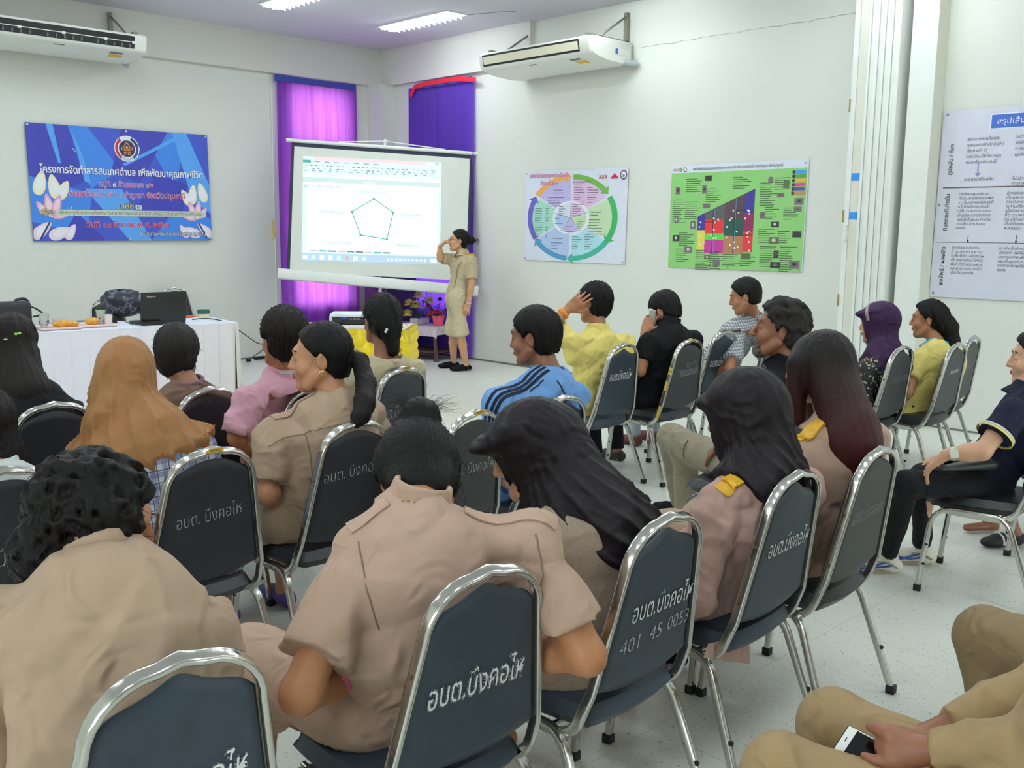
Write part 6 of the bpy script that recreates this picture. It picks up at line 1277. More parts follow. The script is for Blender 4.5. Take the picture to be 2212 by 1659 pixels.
def person(label, sp):
    """build one person from joint positions; returns root and parts"""
    g = sp.get; res = g('res', .009); hf, hu = facing(*sp['look']); H = np.array(sp['H'], float); hs = g('hs', 1.0); F = Fr(H, hf, hu, hs)
    N = np.array(sp['N'], float); hip = np.array(sp['hip'], float); SL, SR = np.array(sp['SL'], float), np.array(sp['SR'], float); bw = g('bw', 1.0); bd = g('bd', 1.0)
    root = empty('person', (hip[0], hip[1], 0), label, 'person'); lat = nv(SR - SL); up = nv(N - hip); fwd = nv(np.cross(up, lat)); P = {'root': root, 'F': F, 'fwd': fwd, 'lat': lat, 'up': up}
    legf = facing(g('legyaw', 0))[0]; legr = np.array([legf[1], -legf[0], 0])
    bend = g('bend', .04); spine = [hip, hip + (N - hip) * .40 - fwd * bend, hip + (N - hip) * .70 - fwd * bend * .8, hip + (N - hip) * .86 - fwd * .012, hip + (N - hip) * .95]
    sr = [.150 * bw, .135 * bw * g('waist', 1), .150 * bw, .088 * bw, .034]; fl = (fwd, 1.42 / bd)
    ch = g('chair'); P['N'] = N
    if ch is not None:
        ca = ch.rotation_euler[2]; cy_ = np.array([-math.sin(ca), math.cos(ca), 0]); cp = np.array([ch.location[0], ch.location[1], 0]); padn = nv(-cy_ - np.array([0, 0, TAN])); padp = cp - cy_ * .152 + np.array([0, 0, .5])
        def off_pad(q, m):          # slide a joint along its sight line until it is m clear of the padded back
            dd = (q - padp) @ padn; r_ = nv(q - E0)
            return q + r_ * max(0., (dd + m) / max(.2, -(r_ @ padn))) if dd > -m else q
        SL, SR, N = off_pad(SL, -.01), off_pad(SR, -.01), off_pad(N, .02); P['N'] = N; lat = nv(SR - SL); up = nv(N - hip); fwd = nv(np.cross(up, lat)); P.update(fwd=fwd, lat=lat, up=up); fl = (fwd, 1.42 / bd)
        spine = [hip, hip + (N - hip) * .40 - fwd * bend, hip + (N - hip) * .70 - fwd * bend * .8, hip + (N - hip) * .86 - fwd * .012, hip + (N - hip) * .95]
    arms = {}
    for sd, Sh, s in (('L', SL, -1), ('R', SR, 1)):
        E = g('E' + sd); W = g('W' + sd)
        E = np.array(E, float) if E is not None else Sh + np.array([0, 0, -.25]) + legf * .08 + lat * s * .03
        W = np.array(W, float) if W is not None else E + legf * .20 - lat * s * .06 + np.array([0, 0, -.06])
        arms[sd] = (Sh, E, W)
    # ---- skin
    B = SDF()
    B.chain(spine, [r * .82 for r in sr], k=.05, flat=fl)
    if ch is not None: B.half(padn, padp + cy_ * .016, .90); B.half((0, 0, -1), (0, 0, .462))
    head_sdf(B, F, g('nose', 1.0), g('jaw', 1.0), g('ears', True)); neck_sdf(B, F, N, g('neck', .048))
    for sd, s in (('L', -1), ('R', 1)):
        Sh, E, W = arms[sd]; ar = g('arm', 1.0)
        B.cap(N - up * .05, Sh, .040, .042, k=.04); B.cap(Sh, E, .044 * ar, .036 * ar, k=.03); B.cap(E, E * .62 + W * .38, .036 * ar, .037 * ar, k=.02); B.cap(E * .62 + W * .38, W, .037 * ar, .025 * ar, k=.02)
        hd = g('hand' + sd, None); dflt = nv(W - E)
        if callable(hd): hd(B)
        elif hd is None: hand_sdf(B, W, dflt + np.array([0, 0, -.1]), nv(np.array([0, 0, -1]) + lat * s * -.4), -s * 1, .35)
        else: hand_sdf(B, W, hd[0], hd[1], hd[2], **(hd[3] if len(hd) > 3 else {}))
    legs = []
    for s in (-1, 1):
        hj = hip + legr * s * .085 * bw + np.array([0, 0, -.02]); kn = g('K' + 'LR'[s > 0]); an = g('A' + 'LR'[s > 0])
        kn = np.array(kn, float) if kn is not None else hj + legf * g('thigh', .42) + legr * s * .03 + np.array([0, 0, -.02])
        an = np.array(an, float) if an is not None else np.array([kn[0], kn[1], .07]) + legf * g('footf', -.02)
        legs.append((hj, kn, an)); B.cap(hj, kn, .066 * bw, .046, k=.03); lk = .84 if g('lower', 'trousers') == 'trousers' else 1.0; B.cap(kn, kn * .6 + an * .4, .046 * lk, .048 * lk, k=.02); B.cap(kn * .6 + an * .4, an, .048 * lk, .031 * lk, k=.02)
        if g('feet', True) or True:
            tf = np.array([an[0], an[1], .03]); ff = g('footdir', legf); B.cap(an, tf - ff * .02, .032, .032, k=.02); B.cap(tf - ff * .015, tf + ff * .14, .030, .026, k=.02, flat=((0, 0, 1), 1.25)); B.cut((0, 0, -1), (0, 0, .008))
    P['legs'] = legs; P['arms'] = arms
    P['body'] = sdf_obj('body', B, g('skinres', res * .8), sp['skin'], root)
    # ---- shirt
    th = g('thick', .012); hem = hip - up * g('hem', .06); sl = g('sleeve', .62)
    def torso(T, th, sleeves=True):
        T.chain([hem] + spine, [sr[0] * g('hemw', 1.08) + th] + [r + th for r in sr], k=.05, flat=fl)
        for Sh in (SL, SR): T.cap(N - up * .050, Sh - up * .002, .030 + th, .046 + th * .7, k=.05); T.cap(N - up * .13, Sh - up * .07, .055 + th, .050 + th * .5, k=.05, flat=(fwd, 1.2))
        if ch is not None:
            T.half(padn, padp, .90); T.half((0, 0, -1), (0, 0, .450))
        for sd, s in (('L', -1), ('R', 1)):
            Sh, E, W = arms[sd]; loose = g('loose', .012); ar = g('arm', 1.0)
            if not sleeves: continue
            if sl <= 1: T.cap(Sh, Sh + (E - Sh) * sl, .047 * ar + th, .044 * ar + th * .6 + loose, k=.03, fe=True)
            else:
                T.cap(Sh, E, .047 + th, .040 + th * .6 + loose * .6, k=.03); e2 = E + (W - E) * (sl - 1); T.cap(E, e2, .040 + th * .6 + loose * .6, .031 + th * .5 + loose * .5, k=.02, fe=True)
    P['torso'] = torso; T = SDF(); torso(T, th); P['th'] = th
    nd = nv(F.p(0, -.018, -.05) - N); nc = nv(nd * .5 + up * .5); T.cap(N + nc * g('neckcut', .018), N + nc * .3, g('neckr', .064), .10, k=.006, op='s')
    if g('vneck'): T.cap(N + nd * .02 + fwd * .05, N - up * .14 + fwd * .14, .055, .02, k=.006, op='s')
    P['shirt'] = sdf_obj('shirt', T, res, sp['shirt'], root, folds(g('fold', .0035) * 3.0, g('seed', 1), g('ffreq', 20)))
    P['bvh'] = bvh_of(P['shirt']) if g('near') else None
    if g('collar', True):
        K = SDF(); cn = nv(nd * .45 + up * .55); cf = Fr(N + cn * g('collar_up', .012) + fwd * .006, fwd, cn); n = 18; rr = g('neckr', .064) + .001
        for i in range(n):
            a0, a1 = [PI / 2 + .30 + (2 * PI - .60) * (i + j) / n for j in (0, 1)]
            q = [cf.p(rr * math.cos(a), rr * math.sin(a) * 1.02, .006 * (-math.sin(a))) for a in (a0, a1)]; q2 = [cf.p((rr + .028) * math.cos(a), (rr + .028) * math.sin(a), -.040 + .006 * (-math.sin(a))) for a in (a0, a1)]
            q0 = [cf.p((rr - .004) * math.cos(a), (rr - .004) * math.sin(a), .026 + .010 * (-math.sin(a))) for a in (a0, a1)]
            rows = [[q0[j] + (q[j] - q0[j]) * t for j in (0, 1)] for t in (0, .33, .67)] + [[q[j] + (q2[j] - q[j]) * t for j in (0, 1)] for t in (0, .25, .5, .75, 1)]
            for r_ in rows: K.cap(r_[0], r_[1], .0062, k=.006)
        P['collar'] = sdf_obj('collar', K, min(res, .006), g('collar_mat', sp['shirt']), root)
    # ---- lower garment
    U = SDF(); kind = g('lower', 'trousers'); U.cap(hip - up * .03, hip + up * .05, .150 * bw, .140 * bw, k=.05, flat=fl)
    if ch is not None: U.half(padn, padp + cy_ * .004)
    for hj, kn, an in legs:
        if kind == 'trousers': tr = g('trou', 1.0); U.cap(hj, kn, .086 * bw * tr, .066 * tr, k=.04); U.cap(kn, an + (kn - an) * .03, .064 * tr, .048 * tr, k=.03, fe=True)
        elif kind == 'shorts': U.cap(hj, kn, .088 * bw, .070, k=.04); U.cap(kn, kn + (an - kn) * .45, .066, .07, k=.03, fe=True)
        else: U.cap(hj, kn, .095 * bw, g('skr', .085), k=.10); U.cap(kn, kn + (an - kn) * g('skirtlen', .35), g('skr', .085), g('skr', .085) + .012, k=.10, fe=True)
    if ch is not None:
        c0 = cp + cy_ * .0; U.ops.append((lambda x, y, z: np.minimum(.450 - z, .225 - ((x - cp[0]) * cy_[0] + (y - cp[1]) * cy_[1])), np.zeros(3), np.zeros(3), 0, 'i2'))
    P['lower'] = sdf_obj({'trousers': 'trousers', 'shorts': 'shorts', 'skirt': 'skirt'}[kind], U, max(res, .009), sp['lower_mat'], root, folds(g('lfold', .003), g('seed', 1) + 50, 18))
    if g('shoes') is not None:
        for hj, kn, an in legs: shoe('shoe', g('shoes'), root, an, g('footdir', legf), sole=g('sole'), top=g('shoetop', .06))
    return P
def ring_face(P, lip=M_LIP, hair=None, brow=True):
    """eyes, brows and lips for faces that show"""
    F, root = P['F'], P['root']; mb = MB()
    for x in (-1, 1):
        mb.tube([F.p(x * (.018 + .0065 * i), .0925 - .0012 * i * i * .5, .0085 + .003 * math.sin(PI * i / 4)) for i in range(5)], .0022 * F.k, 6)
    mb.build('eyelashes', M_HB, root)
    if brow:
        mb = MB()
        for x in (-1, 1): mb.tube([F.p(x * (.014 + .009 * i), .0965 - .0022 * i * i * .55, .031 + .004 * math.sin(PI * i / 4)) for i in range(5)], [r * F.k for r in (.003, .0035, .0032, .0028, .0015)], 6)
        mb.build('eyebrows', hair or M_HB, root)
    S = SDF(); F.ell(S, (0, .0985, -.0555), (.021, .006, .0050), k=.003); F.ell(S, (0, .098, -.0635), (.018, .007, .0058), k=.002); sdf_obj('lips', S, .0022, lip, root)
def hair_cap(S, F, c=.018, grow=1.0, nape=-.10, ear=True, back=1.0):
    F.ell(S, (0, -.014, .032), (.085 * grow, .105 * grow, .098 * grow), k=.01); F.ell(S, (0, -.050 * back, -.034), (.068 * grow, .053, .064), k=.03)
    n = F.f * .8 - F.u * .6; S.half(n, F.o + n * c * F.k); S.half(-F.u, F.p(0, 0, nape))
    if ear:
        for x in (-1, 1): F.ell(S, (x * .088, -.002, -.012), (.026, .028, .036), k=.008, op='s')
def flyaways(P, hair, n, seed, down=(0, 0, -1), L_=(.02, .06), r=.0006, m=None, out=.5):
    """loose single hairs standing off the hair"""
    me = hair.data; rnd = random.Random(seed); nvx = len(me.vertices); mb = MB()
    for i in range(n):
        v = me.vertices[rnd.randrange(nvx)]; p = v.co.copy(); nn = v.normal.copy(); d = Vector(down); L1 = rnd.uniform(*L_); pts = [p - nn * .004]; dirv = (nn * out + d * .7 + Vector((rnd.uniform(-.5, .5), rnd.uniform(-.5, .5), rnd.uniform(-.3, .4)))).normalized()
        for j in range(4): pts.append(pts[-1] + dirv * L1 / 4); dirv = (dirv + d * .25 + Vector((rnd.uniform(-.15, .15),) * 3)).normalized()
        mb.tube(pts, [r, r, r * .9, r * .7, r * .3], 3, caps=False)
    o = mb.build('loose_hairs', m or me.materials[0], P['root']); o['kind'] = 'stuff'; return o
def hijab(P, S, thick=.013, brim=None, size=(.21, .20, .17), drop=.03, shift=(0, 0), back=None):
    """headscarf: its skirt lies on the clothed shoulders, the hood follows the head"""
    F, N, up, lat, fwd = P['F'], P['N'], P['up'], P['lat'], P['fwd']
    P['torso'](S, P['th'] + .018, True); P['wc'] = (N - up * drop + lat * shift[0] + fwd * shift[1], np.array(size), np.array([lat, fwd, up])); S.within(N - up * drop + lat * shift[0] + fwd * shift[1], size, np.array([lat, fwd, up]))
    S.cap(F.p(0, -.028, -.05), N - up * .02 - fwd * .01, .080, .098, k=.06)
    F.ell(S, (0, -.016, .032), (.074 + thick * 1.4, .097 + thick * 1.5, .088 + thick * 1.5), k=.03); F.ell(S, (0, .015, -.045), (.066 + thick, .066 + thick, .080 + thick), k=.03)
    if brim: F.cap(S, (0, .03, .086), (0, brim[0], brim[1]), .080, brim[2], k=.045, flat=(F.u, 2.7))
    F.ell(S, (0, .125, -.042), (.061, .096, .086), k=.008, op='s')
def drape_folds(F, N, amp, seed, n=9, low=.0):
    r = np.random.RandomState(seed); ph = r.uniform(0, 6, 6)
    def fn(P):
        x, y, z = F.loc(P); q = P - N; a = np.arctan2(x, -y); dn = np.clip((.02 - z) / .16, 0, 1)
        s = np.sin(a * n + ph[0] + z * 22 + 1.5 * np.sin(z * 12 + ph[1])); t = np.sin(a * n * .55 + ph[2] - z * 34)
        return amp * (.25 + dn) * ((1 - np.abs(s)) ** 1.6 * -1.2 + .5 * t) 
    return fn
# ------------------------------------------------------------------ the people
d = at_d
def hipc(k, fwd=-.05, z=.52, dx=0.0):
    o = C[k]; a = o.rotation_euler[2]; return np.array([o.location[0] - math.sin(a) * fwd + math.cos(a) * dx, o.location[1] + math.cos(a) * fwd + math.sin(a) * dx, z])
def hair_obj(P, S, m, res, disp, n=0, seed=1, **kw):
    o = sdf_obj('hair', S, res, m, P['root'], disp); P['hair'] = o
    if n: flyaways(P, o, n, seed, **kw)
    return o
def man_hair(P, m, res=.006, grow=1.0, amp=.0035, seed=1, n=60, nape=-.085, c=.018, extra=None, wav=.4, fn=None):
    S = SDF(); F = P['F']; hair_cap(S, F, c, grow, nape)
    if extra: extra(S, F)
    return hair_obj(P, S, m, res, fn or strands(F, amp, 26, seed, wav), n, seed, L_=(.015, .04))
def epaulette(P, side, m, w=.022, rank=None, in_=.42):
    sh, e, _ = P['arms'][side]; N = np.array(P['N']); up = P['up']
    a = N + (sh - N) * in_ + up * .07; b = N + (sh - N) * 1.15 + up * .06
    strip_on(P['bvh'], [a, (a + b) / 2 + up * .01, b], w, .004, 12).build('shoulder_strap', m, P['root'])
    if rank: strip_on(P['bvh'], [a + (b - a) * .25 + up * .01, b * .85 + a * .15 + up * .01], w * .95, .006, 10, lift=.006).build('rank_insignia', M_BADGE, P['root'])
def seam(P, pts, w=.0012): strip_on(P['bvh'], pts, w, .0012, 24).build('seam', M_SEAM, P['root'])
M_SEAM = mat('shirt_seam', '#7f6e5c', .9)

# P1: curly hair, glasses, bottom left
N = d(235, 1225, 1.86)
sp = dict(H=d(205, 1126, 1.93), look=(-114, 16, 6), N=N, hip=hipc('1', 0.035), chair=C['1'], SL=d(-10, 1345, 1.80), SR=d(445, 1345, 1.93), ER=d(500, 1545, 2.0), WR=d(500, 1610, 2.2), EL=d(-40, 1650, 1.85), skin=M_SK2, shirt=M_KHAKI, lower_mat=M_KHAKI, lower='skirt', res=.008, near=True, bw=1.12, bd=1.15, hem=.10, sleeve=1.05, seed=11, fold=.005, ffreq=14, hs=1.02, loose=.016, shoes=M_BLACK, neckcut=.03, collar_up=.034)
P = person('person with curly black hair and glasses in a khaki shirt, bottom left, seen from behind', sp); P['N'] = N
S = SDF(); F = P['F']; hair_cap(S, F, .020, 1.11, -.15, ear=True, back=1.15); F.ell(S, (0, -.065, -.075), (.092, .07, .07), k=.03)
for x in (-1, 1): F.ell(S, (x * .075, .03, .03), (.035, .05, .05), k=.03)
hair_obj(P, S, M_HB, .006, curls(.0055, 3), 260, 3, L_=(.02, .05), r=.0008)
mb = MB()
for x in (-1, 1):
    mb.tube([F.p(x * .031 + .024 * math.cos(a) * 1.05, .114, .006 + .020 * math.sin(a)) for a in np.linspace(0, 2 * PI, 18)[:-1]], .0018, 6, closed=True)
    mb.tube([F.p(x * .056, .112, .012), F.p(x * .074, .06, .012), F.p(x * .080, -.005, .006)], .0020, 6)
mb.tube([F.p(-.008, .114, .010), F.p(0, .117, .013), F.p(.008, .114, .010)], .0016, 6); mb.build('glasses', mat('brown_glasses', '#5a3a30', .3), P['root'])

# P2: hair bun, leaning forward
N = d(905, 1105, 2.15)
sp = dict(H=d(903, 1041, 2.30), look=(-32, 58, 0), N=N, hip=hipc('2', 0.075), chair=C['2'], SL=d(778, 1198, 2.12), SR=d(1150, 1176, 2.18), EL=d(648, 1500, 2.0), WL=d(800, 1440, 2.32), ER=d(1268, 1418, 2.14), WR=d(1075, 1395, 2.34), skin=SKIN('amber_skin', '#b57c55'), shirt=M_KHAKI2, lower_mat=M_KHAKI2, lower='skirt', res=.007, near=True, bw=1.06, hem=.16, hemw=1.15, sleeve=.72, seed=5, fold=.0045, ffreq=13, loose=.018, shoes=M_BLACK, bend=.06, arm=1.12, neckcut=.012, neckr=.062, waist=.95, collar_up=.034)
P = person('woman in a rosy khaki uniform with a high hair bun tied in green, bowed forward', sp); P['N'] = N
S = SDF(); F = P['F']; hair_cap(S, F, .045, 1.20, -.145, ear=True); F.ell(S, (0, -.062, -.070), (.076, .050, .055), k=.03); F.ell(S, (.012, -.085, .125), (.052, .050, .052), k=.008); F.ell(S, (.0, -.06, .075), (.03, .03, .03), k=.02)
hair_obj(P, S, M_HB, .005, strands(F, .0022, 42, 8, .5), 200, 8, L_=(.03, .10), r=.0005, out=.35)
mb = MB(); bc = F.p(.012, -.080, .088); ax = nv(F.p(.012, -.085, .105) - F.p(0, -.02, .04)); e1 = nv(np.cross(ax, F.f)); e2 = np.cross(ax, e1); mb.tube([bc - ax * .006 + (e1 * math.cos(a) + e2 * math.sin(a)) * .042 for a in np.linspace(0, 2 * PI, 24)[:-1]], .0028, 6, closed=True); mb.build('hair_tie', mat('green_hair_tie', '#3fae84', .5), P['root'])
mb = MB(); bc = F.p(.012, -.095, .125); rnd = random.Random(2)
for i in range(120):
    a = rnd.uniform(0, 6.28); dv = nv(e1 * math.cos(a) + e2 * math.sin(a) + ax * rnd.uniform(.2, .9)); q = bc + dv * .035; mb.tube([q, q + dv * .025 + rnd.uniform(-.01, .01), q + dv * rnd.uniform(.04, .075) + np.array([0, 0, -.012])], [.0004, .00035, .0001], 3, caps=False)
o = mb.build('loose_hairs', M_HB, P['root']); o['kind'] = 'stuff'
mb = MB()
for i in range(26):
    x = rnd.uniform(-.05, .05); p0 = F.p(x, -.085, -.06); mb.tube(spline([p0, p0 + np.array([0, 0, -.03]) - P['fwd'] * .012, N + P['lat'] * x * 1.2 - P['fwd'] * .072 + np.array([0, 0, -.02]), N + P['lat'] * (x * 1.3 + rnd.uniform(-.02, .02)) - P['fwd'] * .085 + np.array([0, 0, rnd.uniform(-.14, -.05)])], 4), .0006, 3, caps=False)
o = mb.build('nape_hairs', M_HB, P['root']); o['kind'] = 'stuff'
epaulette(P, 'L', M_KHAKI2); epaulette(P, 'R', M_KHAKI2)
seam(P, [d(770, 1165, 2.05), d(800, 1260, 2.05), d(820, 1360, 2.05)]); seam(P, [d(1160, 1150, 2.1), d(1170, 1240, 2.1), d(1160, 1330, 2.12)])
mb = MB(); q = d(742, 1440, 2.10); mb.tube(spline([q + np.array([0, 0, .04]), q, q + np.array([.01, .01, -.05])], 5), [.02] * 11, 8); mb.build('pink_pouch_strap', mat('pink_leather', '#c8607a', .5), P['root'])

# P3: black hijab, leaning to her neighbour
N = d(1235, 1085, 2.60)
sp = dict(H=d(1150, 978, 2.64), look=(40, 19, -4), N=N, hip=hipc('3', 0.035), chair=C['3'], SL=d(1195, 1165, 2.48), SR=d(1372, 1125, 2.74), EL=d(1165, 1400, 2.52), WL=d(1120, 1480, 2.72), ER=d(1400, 1330, 2.95), WR=d(1300, 1400, 3.05), skin=M_SK4, shirt=M_KNIT, lower_mat=M_KHAKI2, lower='skirt', res=.007, skinres=.0045, near=True, bw=1.08, bd=1.25, hem=.09, sleeve=1.9, seed=9, fold=.0012, bend=.07, loose=.016, shoes=M_SK2, collar=False, jaw=.95, ears=False)
P = person('woman in a black hijab and sparkly beige knit, leaning left with her face in profile', sp); ring_face(P, M_LIP)
S = SDF(); F = P['F']; hijab(P, S, brim=(.097, .062, .064), size=(.17, .20, .22), drop=.06, shift=(.03, -.06), thick=.018); S.cap(F.p(0, -.075, .01), N - P['fwd'] * .06, .075, .085, k=.05); F.ell(S, (0, .105, -.080), (.078, .098, .068), k=.012, op='s')
P['hair'] = sdf_obj('headscarf', S, .006, M_HIJ, P['root'], drape_folds(F, N, .010, 4, 15))

# P4: black hijab, upright, rosy uniform
N = d(1652, 1020, 2.95)
sp = dict(H=d(1606, 900, 3.0), look=(14, 12, 0), N=N, hip=hipc('4', 0.025), chair=C['4'], SL=d(1553, 1092, 2.84), SR=d(1742, 1050, 3.10), EL=d(1500, 1285, 2.82), WL=d(1420, 1340, 3.0), skin=M_SK1, shirt=CLOTH('dusty_rose_uniform', '#bd9a90'), lower_mat=CLOTH('dusty_rose_skirt', '#b08e84'), lower='skirt', res=.008, near=True, bw=1.08, bd=1.1, hem=.14, hemw=1.15, sleeve=1.9, seed=13, fold=.005, ffreq=14, shoes=M_BLACK, ears=False)
P = person('woman in a black hijab and dusty rose uniform sitting upright in the nearest row', sp); P['N'] = N; ring_face(P)
S = SDF(); F = P['F']; hijab(P, S, brim=(.070, .060, .070), size=(.16, .18, .13), drop=.0, thick=.022); F.ell(S, (0, -.055, -.06), (.092, .085, .12), k=.05)
P['hair'] = sdf_obj('headscarf', S, .006, M_HIJ, P['root'], drape_folds(F, N, .008, 6, 11))
epaulette(P, 'L', M_BADGE, .024, True, .80)
mb = MB(); cor = [at_y(px, py, 1.495) for px, py in ((1530, 1390), (1618, 1372), (1624, 1436), (1520, 1420))]
mb.grid(lambda u, v: (cor[0] * (1 - u) + cor[1] * u) * (1 - v) + (cor[3] * (1 - u) + cor[2] * u) * v + np.array([0, -.006 * math.sin(5 * u) * v, 0]), 8, 6); mb.build('jacket_tail', bpy.data.materials['dusty_rose_uniform'], P['root'])

# P5: long dyed hair
N = d(1800, 925, 3.30)
sp = dict(H=d(1768, 796, 3.38), look=(6, 6, 3), N=N, hip=hipc('5', 0.015), chair=C['5'], SL=d(1712, 985, 3.20), SR=d(1880, 950, 3.42), EL=d(1690, 1150, 3.2), WL=d(1640, 1200, 3.45), skin=M_SK1, shirt=M_KHAKI2, lower_mat=M_KHAKI, lower='skirt', res=.008, near=True, hem=.10, sleeve=.75, seed=15, fold=.005, ffreq=15, shoes=M_BLACK)
P = person('woman with long straight hair, reddish at the ends, in khaki uniform', sp); P['N'] = N
S = SDF(); F = P['F']; F.ell(S, (0, -.014, .030), (.090, .110, .100), k=.01)
q0 = F.p(0, -.035, .02); q1 = N - P['fwd'] * .085 + np.array([0, 0, -.02]); q2 = N - P['fwd'] * .115 + P['lat'] * .02 + np.array([0, 0, -.17])
S.cap(q0, q1, .098, .110, k=.04, flat=(F.f, 1.25)); S.cap(q1, q2, .110, .085, k=.04, flat=(P['fwd'], 2.1)); S.cap(q2, q2 + np.array([.03, .02, -.10]), .075, .045, k=.04, flat=(P['fwd'], 2.0))
for x in (-1, 1): F.cap(S, (x * .072, .045, .02), (x * .080, .050, -.16), .034, .032, k=.03)
F.ell(S, (0, .14, -.03), (.045, .055, .09), k=.01, op='s')
hair_obj(P, S, M_HRED, .006, strands(F, .0012, 34, 12, .03), 120, 12, L_=(.02, .07), r=.0006, out=.15)
epaulette(P, 'L', M_BADGE, .026, True)

# P6: left edge
N = d(-12, 1015, 2.92)
sp = dict(H=d(-35, 930, 2.98), look=(-10, 10, 0), N=N, hip=hipc('7', 0.015), chair=C['7'], SL=d(-130, 1075, 2.85), SR=d(62, 1062, 2.98), skin=M_SK2, shirt=M_WSH, lower_mat=M_BLACK, res=.009, seed=17, shoes=M_BLACK)
P = person('person in a pale grey shirt cut off by the left edge of the photo', sp)
S = SDF(); F = P['F']; hair_cap(S, F, .02, 1.08, -.19, ear=False); F.ell(S, (.02, -.05, -.09), (.085, .07, .10), k=.03); hair_obj(P, S, M_HB, .007, strands(F, .003, 30, 3, .3), 40, 3)

# P7: orange hijab, plaid shirt
N = d(290, 925, 3.32)
sp = dict(H=d(272, 815, 3.40), look=(-30, 12, 4), N=N, hip=hipc('8', 0.025), chair=C['8'], SL=d(195, 1010, 3.24), SR=d(428, 975, 3.40), ER=d(480, 1120, 3.42), WR=d(470, 1150, 3.65), skin=M_SK2, shirt=M_PLAID, lower_mat=M_BLACK, lower='skirt', res=.008, bw=1.12, hem=.16, hemw=1.2, sleeve=1.9, seed=19, fold=.004, shoes=M_BLACK, ears=False, loose=.02)
P = person('woman in an orange-brown hijab with beaded hem and a blue plaid shirt', sp)
S = SDF(); F = P['F']; hijab(P, S, size=(.23, .22, .16), drop=.05, thick=.014); F.cap(S, (0, -.05, -.02), (0, -.075, -.14), .085, .10, k=.05)
P['hair'] = sdf_obj('headscarf', S, .006, M_HIJO, P['root'], drape_folds(F, N, .013, 7, 11)); rnd = random.Random(3); mb = MB(); wc, wr, wR = P['wc']; cand = []
for v in P['hair'].data.vertices:
    q_ = np.linalg.norm((wR @ (np.array(v.co) - wc)) / wr)
    if q_ > .955 and (np.array(v.co) - N) @ P['up'] < -.02 and v.normal.dot(Vector(P['up'])) < .9: cand.append((v.co.copy(), v.normal.copy()))
for i in range(110):
    c_, n_ = cand[rnd.randrange(len(cand))]; mb.ball(c_ + n_ * .001, .0032, 6, i % 2)
o = mb.build('beaded_hem', [mat('red_bead', '#c8452e', .3), M_GOLD], P['root']); o['kind'] = 'stuff'

# P8: ponytail, profile
N = d(724, 870, 3.68)
sp = dict(H=d(694, 772, 3.70), hs=1.06, look=(50, 4, 0), N=N, hip=hipc('9', 0.035), chair=C['9'], SL=d(600, 930, 3.58), SR=d(800, 905, 3.82), EL=d(578, 1065, 3.52), WL=d(640, 1110, 3.80), skin=M_SK1, shirt=M_KHAKI, lower_mat=M_KHAKI, lower='skirt', res=.008, skinres=.0055, near=True, bw=1.18, bd=1.15, hem=.18, hemw=1.15, sleeve=.85, seed=21, fold=.0055, ffreq=14, loose=.02, shoes=mat('purple_sandal', '#5a4a9a', .5), jaw=1.05, arm=1.15, feet=True)
P = person('woman with long ponytail and gold earring in khaki uniform, face in left profile', sp); P['N'] = N; ring_face(P)
S = SDF(); F = P['F']; hair_cap(S, F, .006, 1.0, -.075, ear=True)
q = [F.p(.0, -.112, -.012), d(778, 780, 3.68), d(790, 830, 3.60), d(788, 870, 3.52), d(778, 900, 3.48), d(770, 918, 3.46)]; S.chain(q, [.022, .030, .036, .038, .032, .014], k=.015)
hair_obj(P, S, M_HB, .005, strands(F, .0016, 44, 14, .2), 80, 14, L_=(.02, .06), r=.0005, out=.2)
mb = MB(); c = F.p(0, -.112, -.002); a1 = nv(d(776, 782, 3.68) - c); e1 = nv(np.cross(a1, F.u)); e2 = np.cross(a1, e1); mb.tube([c + (e1 * math.cos(a) + e2 * math.sin(a)) * .024 for a in np.linspace(0, 2 * PI, 18)[:-1]], .007, 8, closed=True); mb.build('hair_tie', mat('beige_hair_tie', '#b09a78', .7), P['root'])
mb = MB(); c = F.p(-.082, -.012, -.052); mb.tube([c + (F.f * math.cos(a) + F.u * math.sin(a)) * .0145 * F.k for a in np.linspace(0, 2 * PI, 18)[:-1]], .0016, 6, closed=True); mb.build('earring', M_GOLD, P['root'])
epaulette(P, 'L', M_KHAKI, .024)
seam(P, [d(575, 960, 3.45), d(650, 925, 3.45), d(740, 915, 3.5)]); seam(P, [d(655, 925, 3.48), d(668, 1000, 3.48), d(672, 1060, 3.48)])

# P9: long black hair and black clothes, left edge
N = d(45, 835, 4.12)
sp = dict(H=d(32, 745, 4.15), look=(-38, 8, 0), N=N, hip=hipc('15', 0.015), chair=C['15'], SL=d(-45, 915, 4.0), SR=d(150, 892, 4.18), ER=d(175, 1000, 4.2), skin=M_SK2, shirt=M_BLACK, lower_mat=M_BLACK, res=.010, seed=23, bw=1.1, sleeve=1.9, shoes=M_BLACK, hem=.12)
P = person('woman in black with long dark hair and a green hair clip at the left edge', sp)
S = SDF(); F = P['F']; hair_cap(S, F, .022, 1.06, -.30, ear=True); S.cap(F.p(0, -.05, -.02), N - P['fwd'] * .10 - P['up'] * .05, .088, .095, k=.04, flat=(P['fwd'], 1.3)); S.cap(N - P['fwd'] * .10 - P['up'] * .05, N - P['fwd'] * .10 - P['up'] * .22, .095, .075, k=.04, flat=(P['fwd'], 2)); S.cap(F.p(.07, -.03, -.04), N + P['lat'] * .07 - P['up'] * .1 + P['fwd'] * .02, .035, .03, k=.04)
S.cuts = S.cuts[:1]; hair_obj(P, S, M_HBR, .007, strands(F, .003, 30, 16, .3), 80, 16, L_=(.02, .06), out=.2)
mb = MB(); bv = bvh_of(P['hair']); 
for px, py in ((46, 716), (54, 717)):
    q, nn, _, _ = bv.find_nearest(Vector(d(px, py, 4.0))); mb.ball(q + nn * .002, (.008, .008, .006), 8)
mb.build('hair_clip', mat('green_clip', '#8cc850', .4), P['root'])
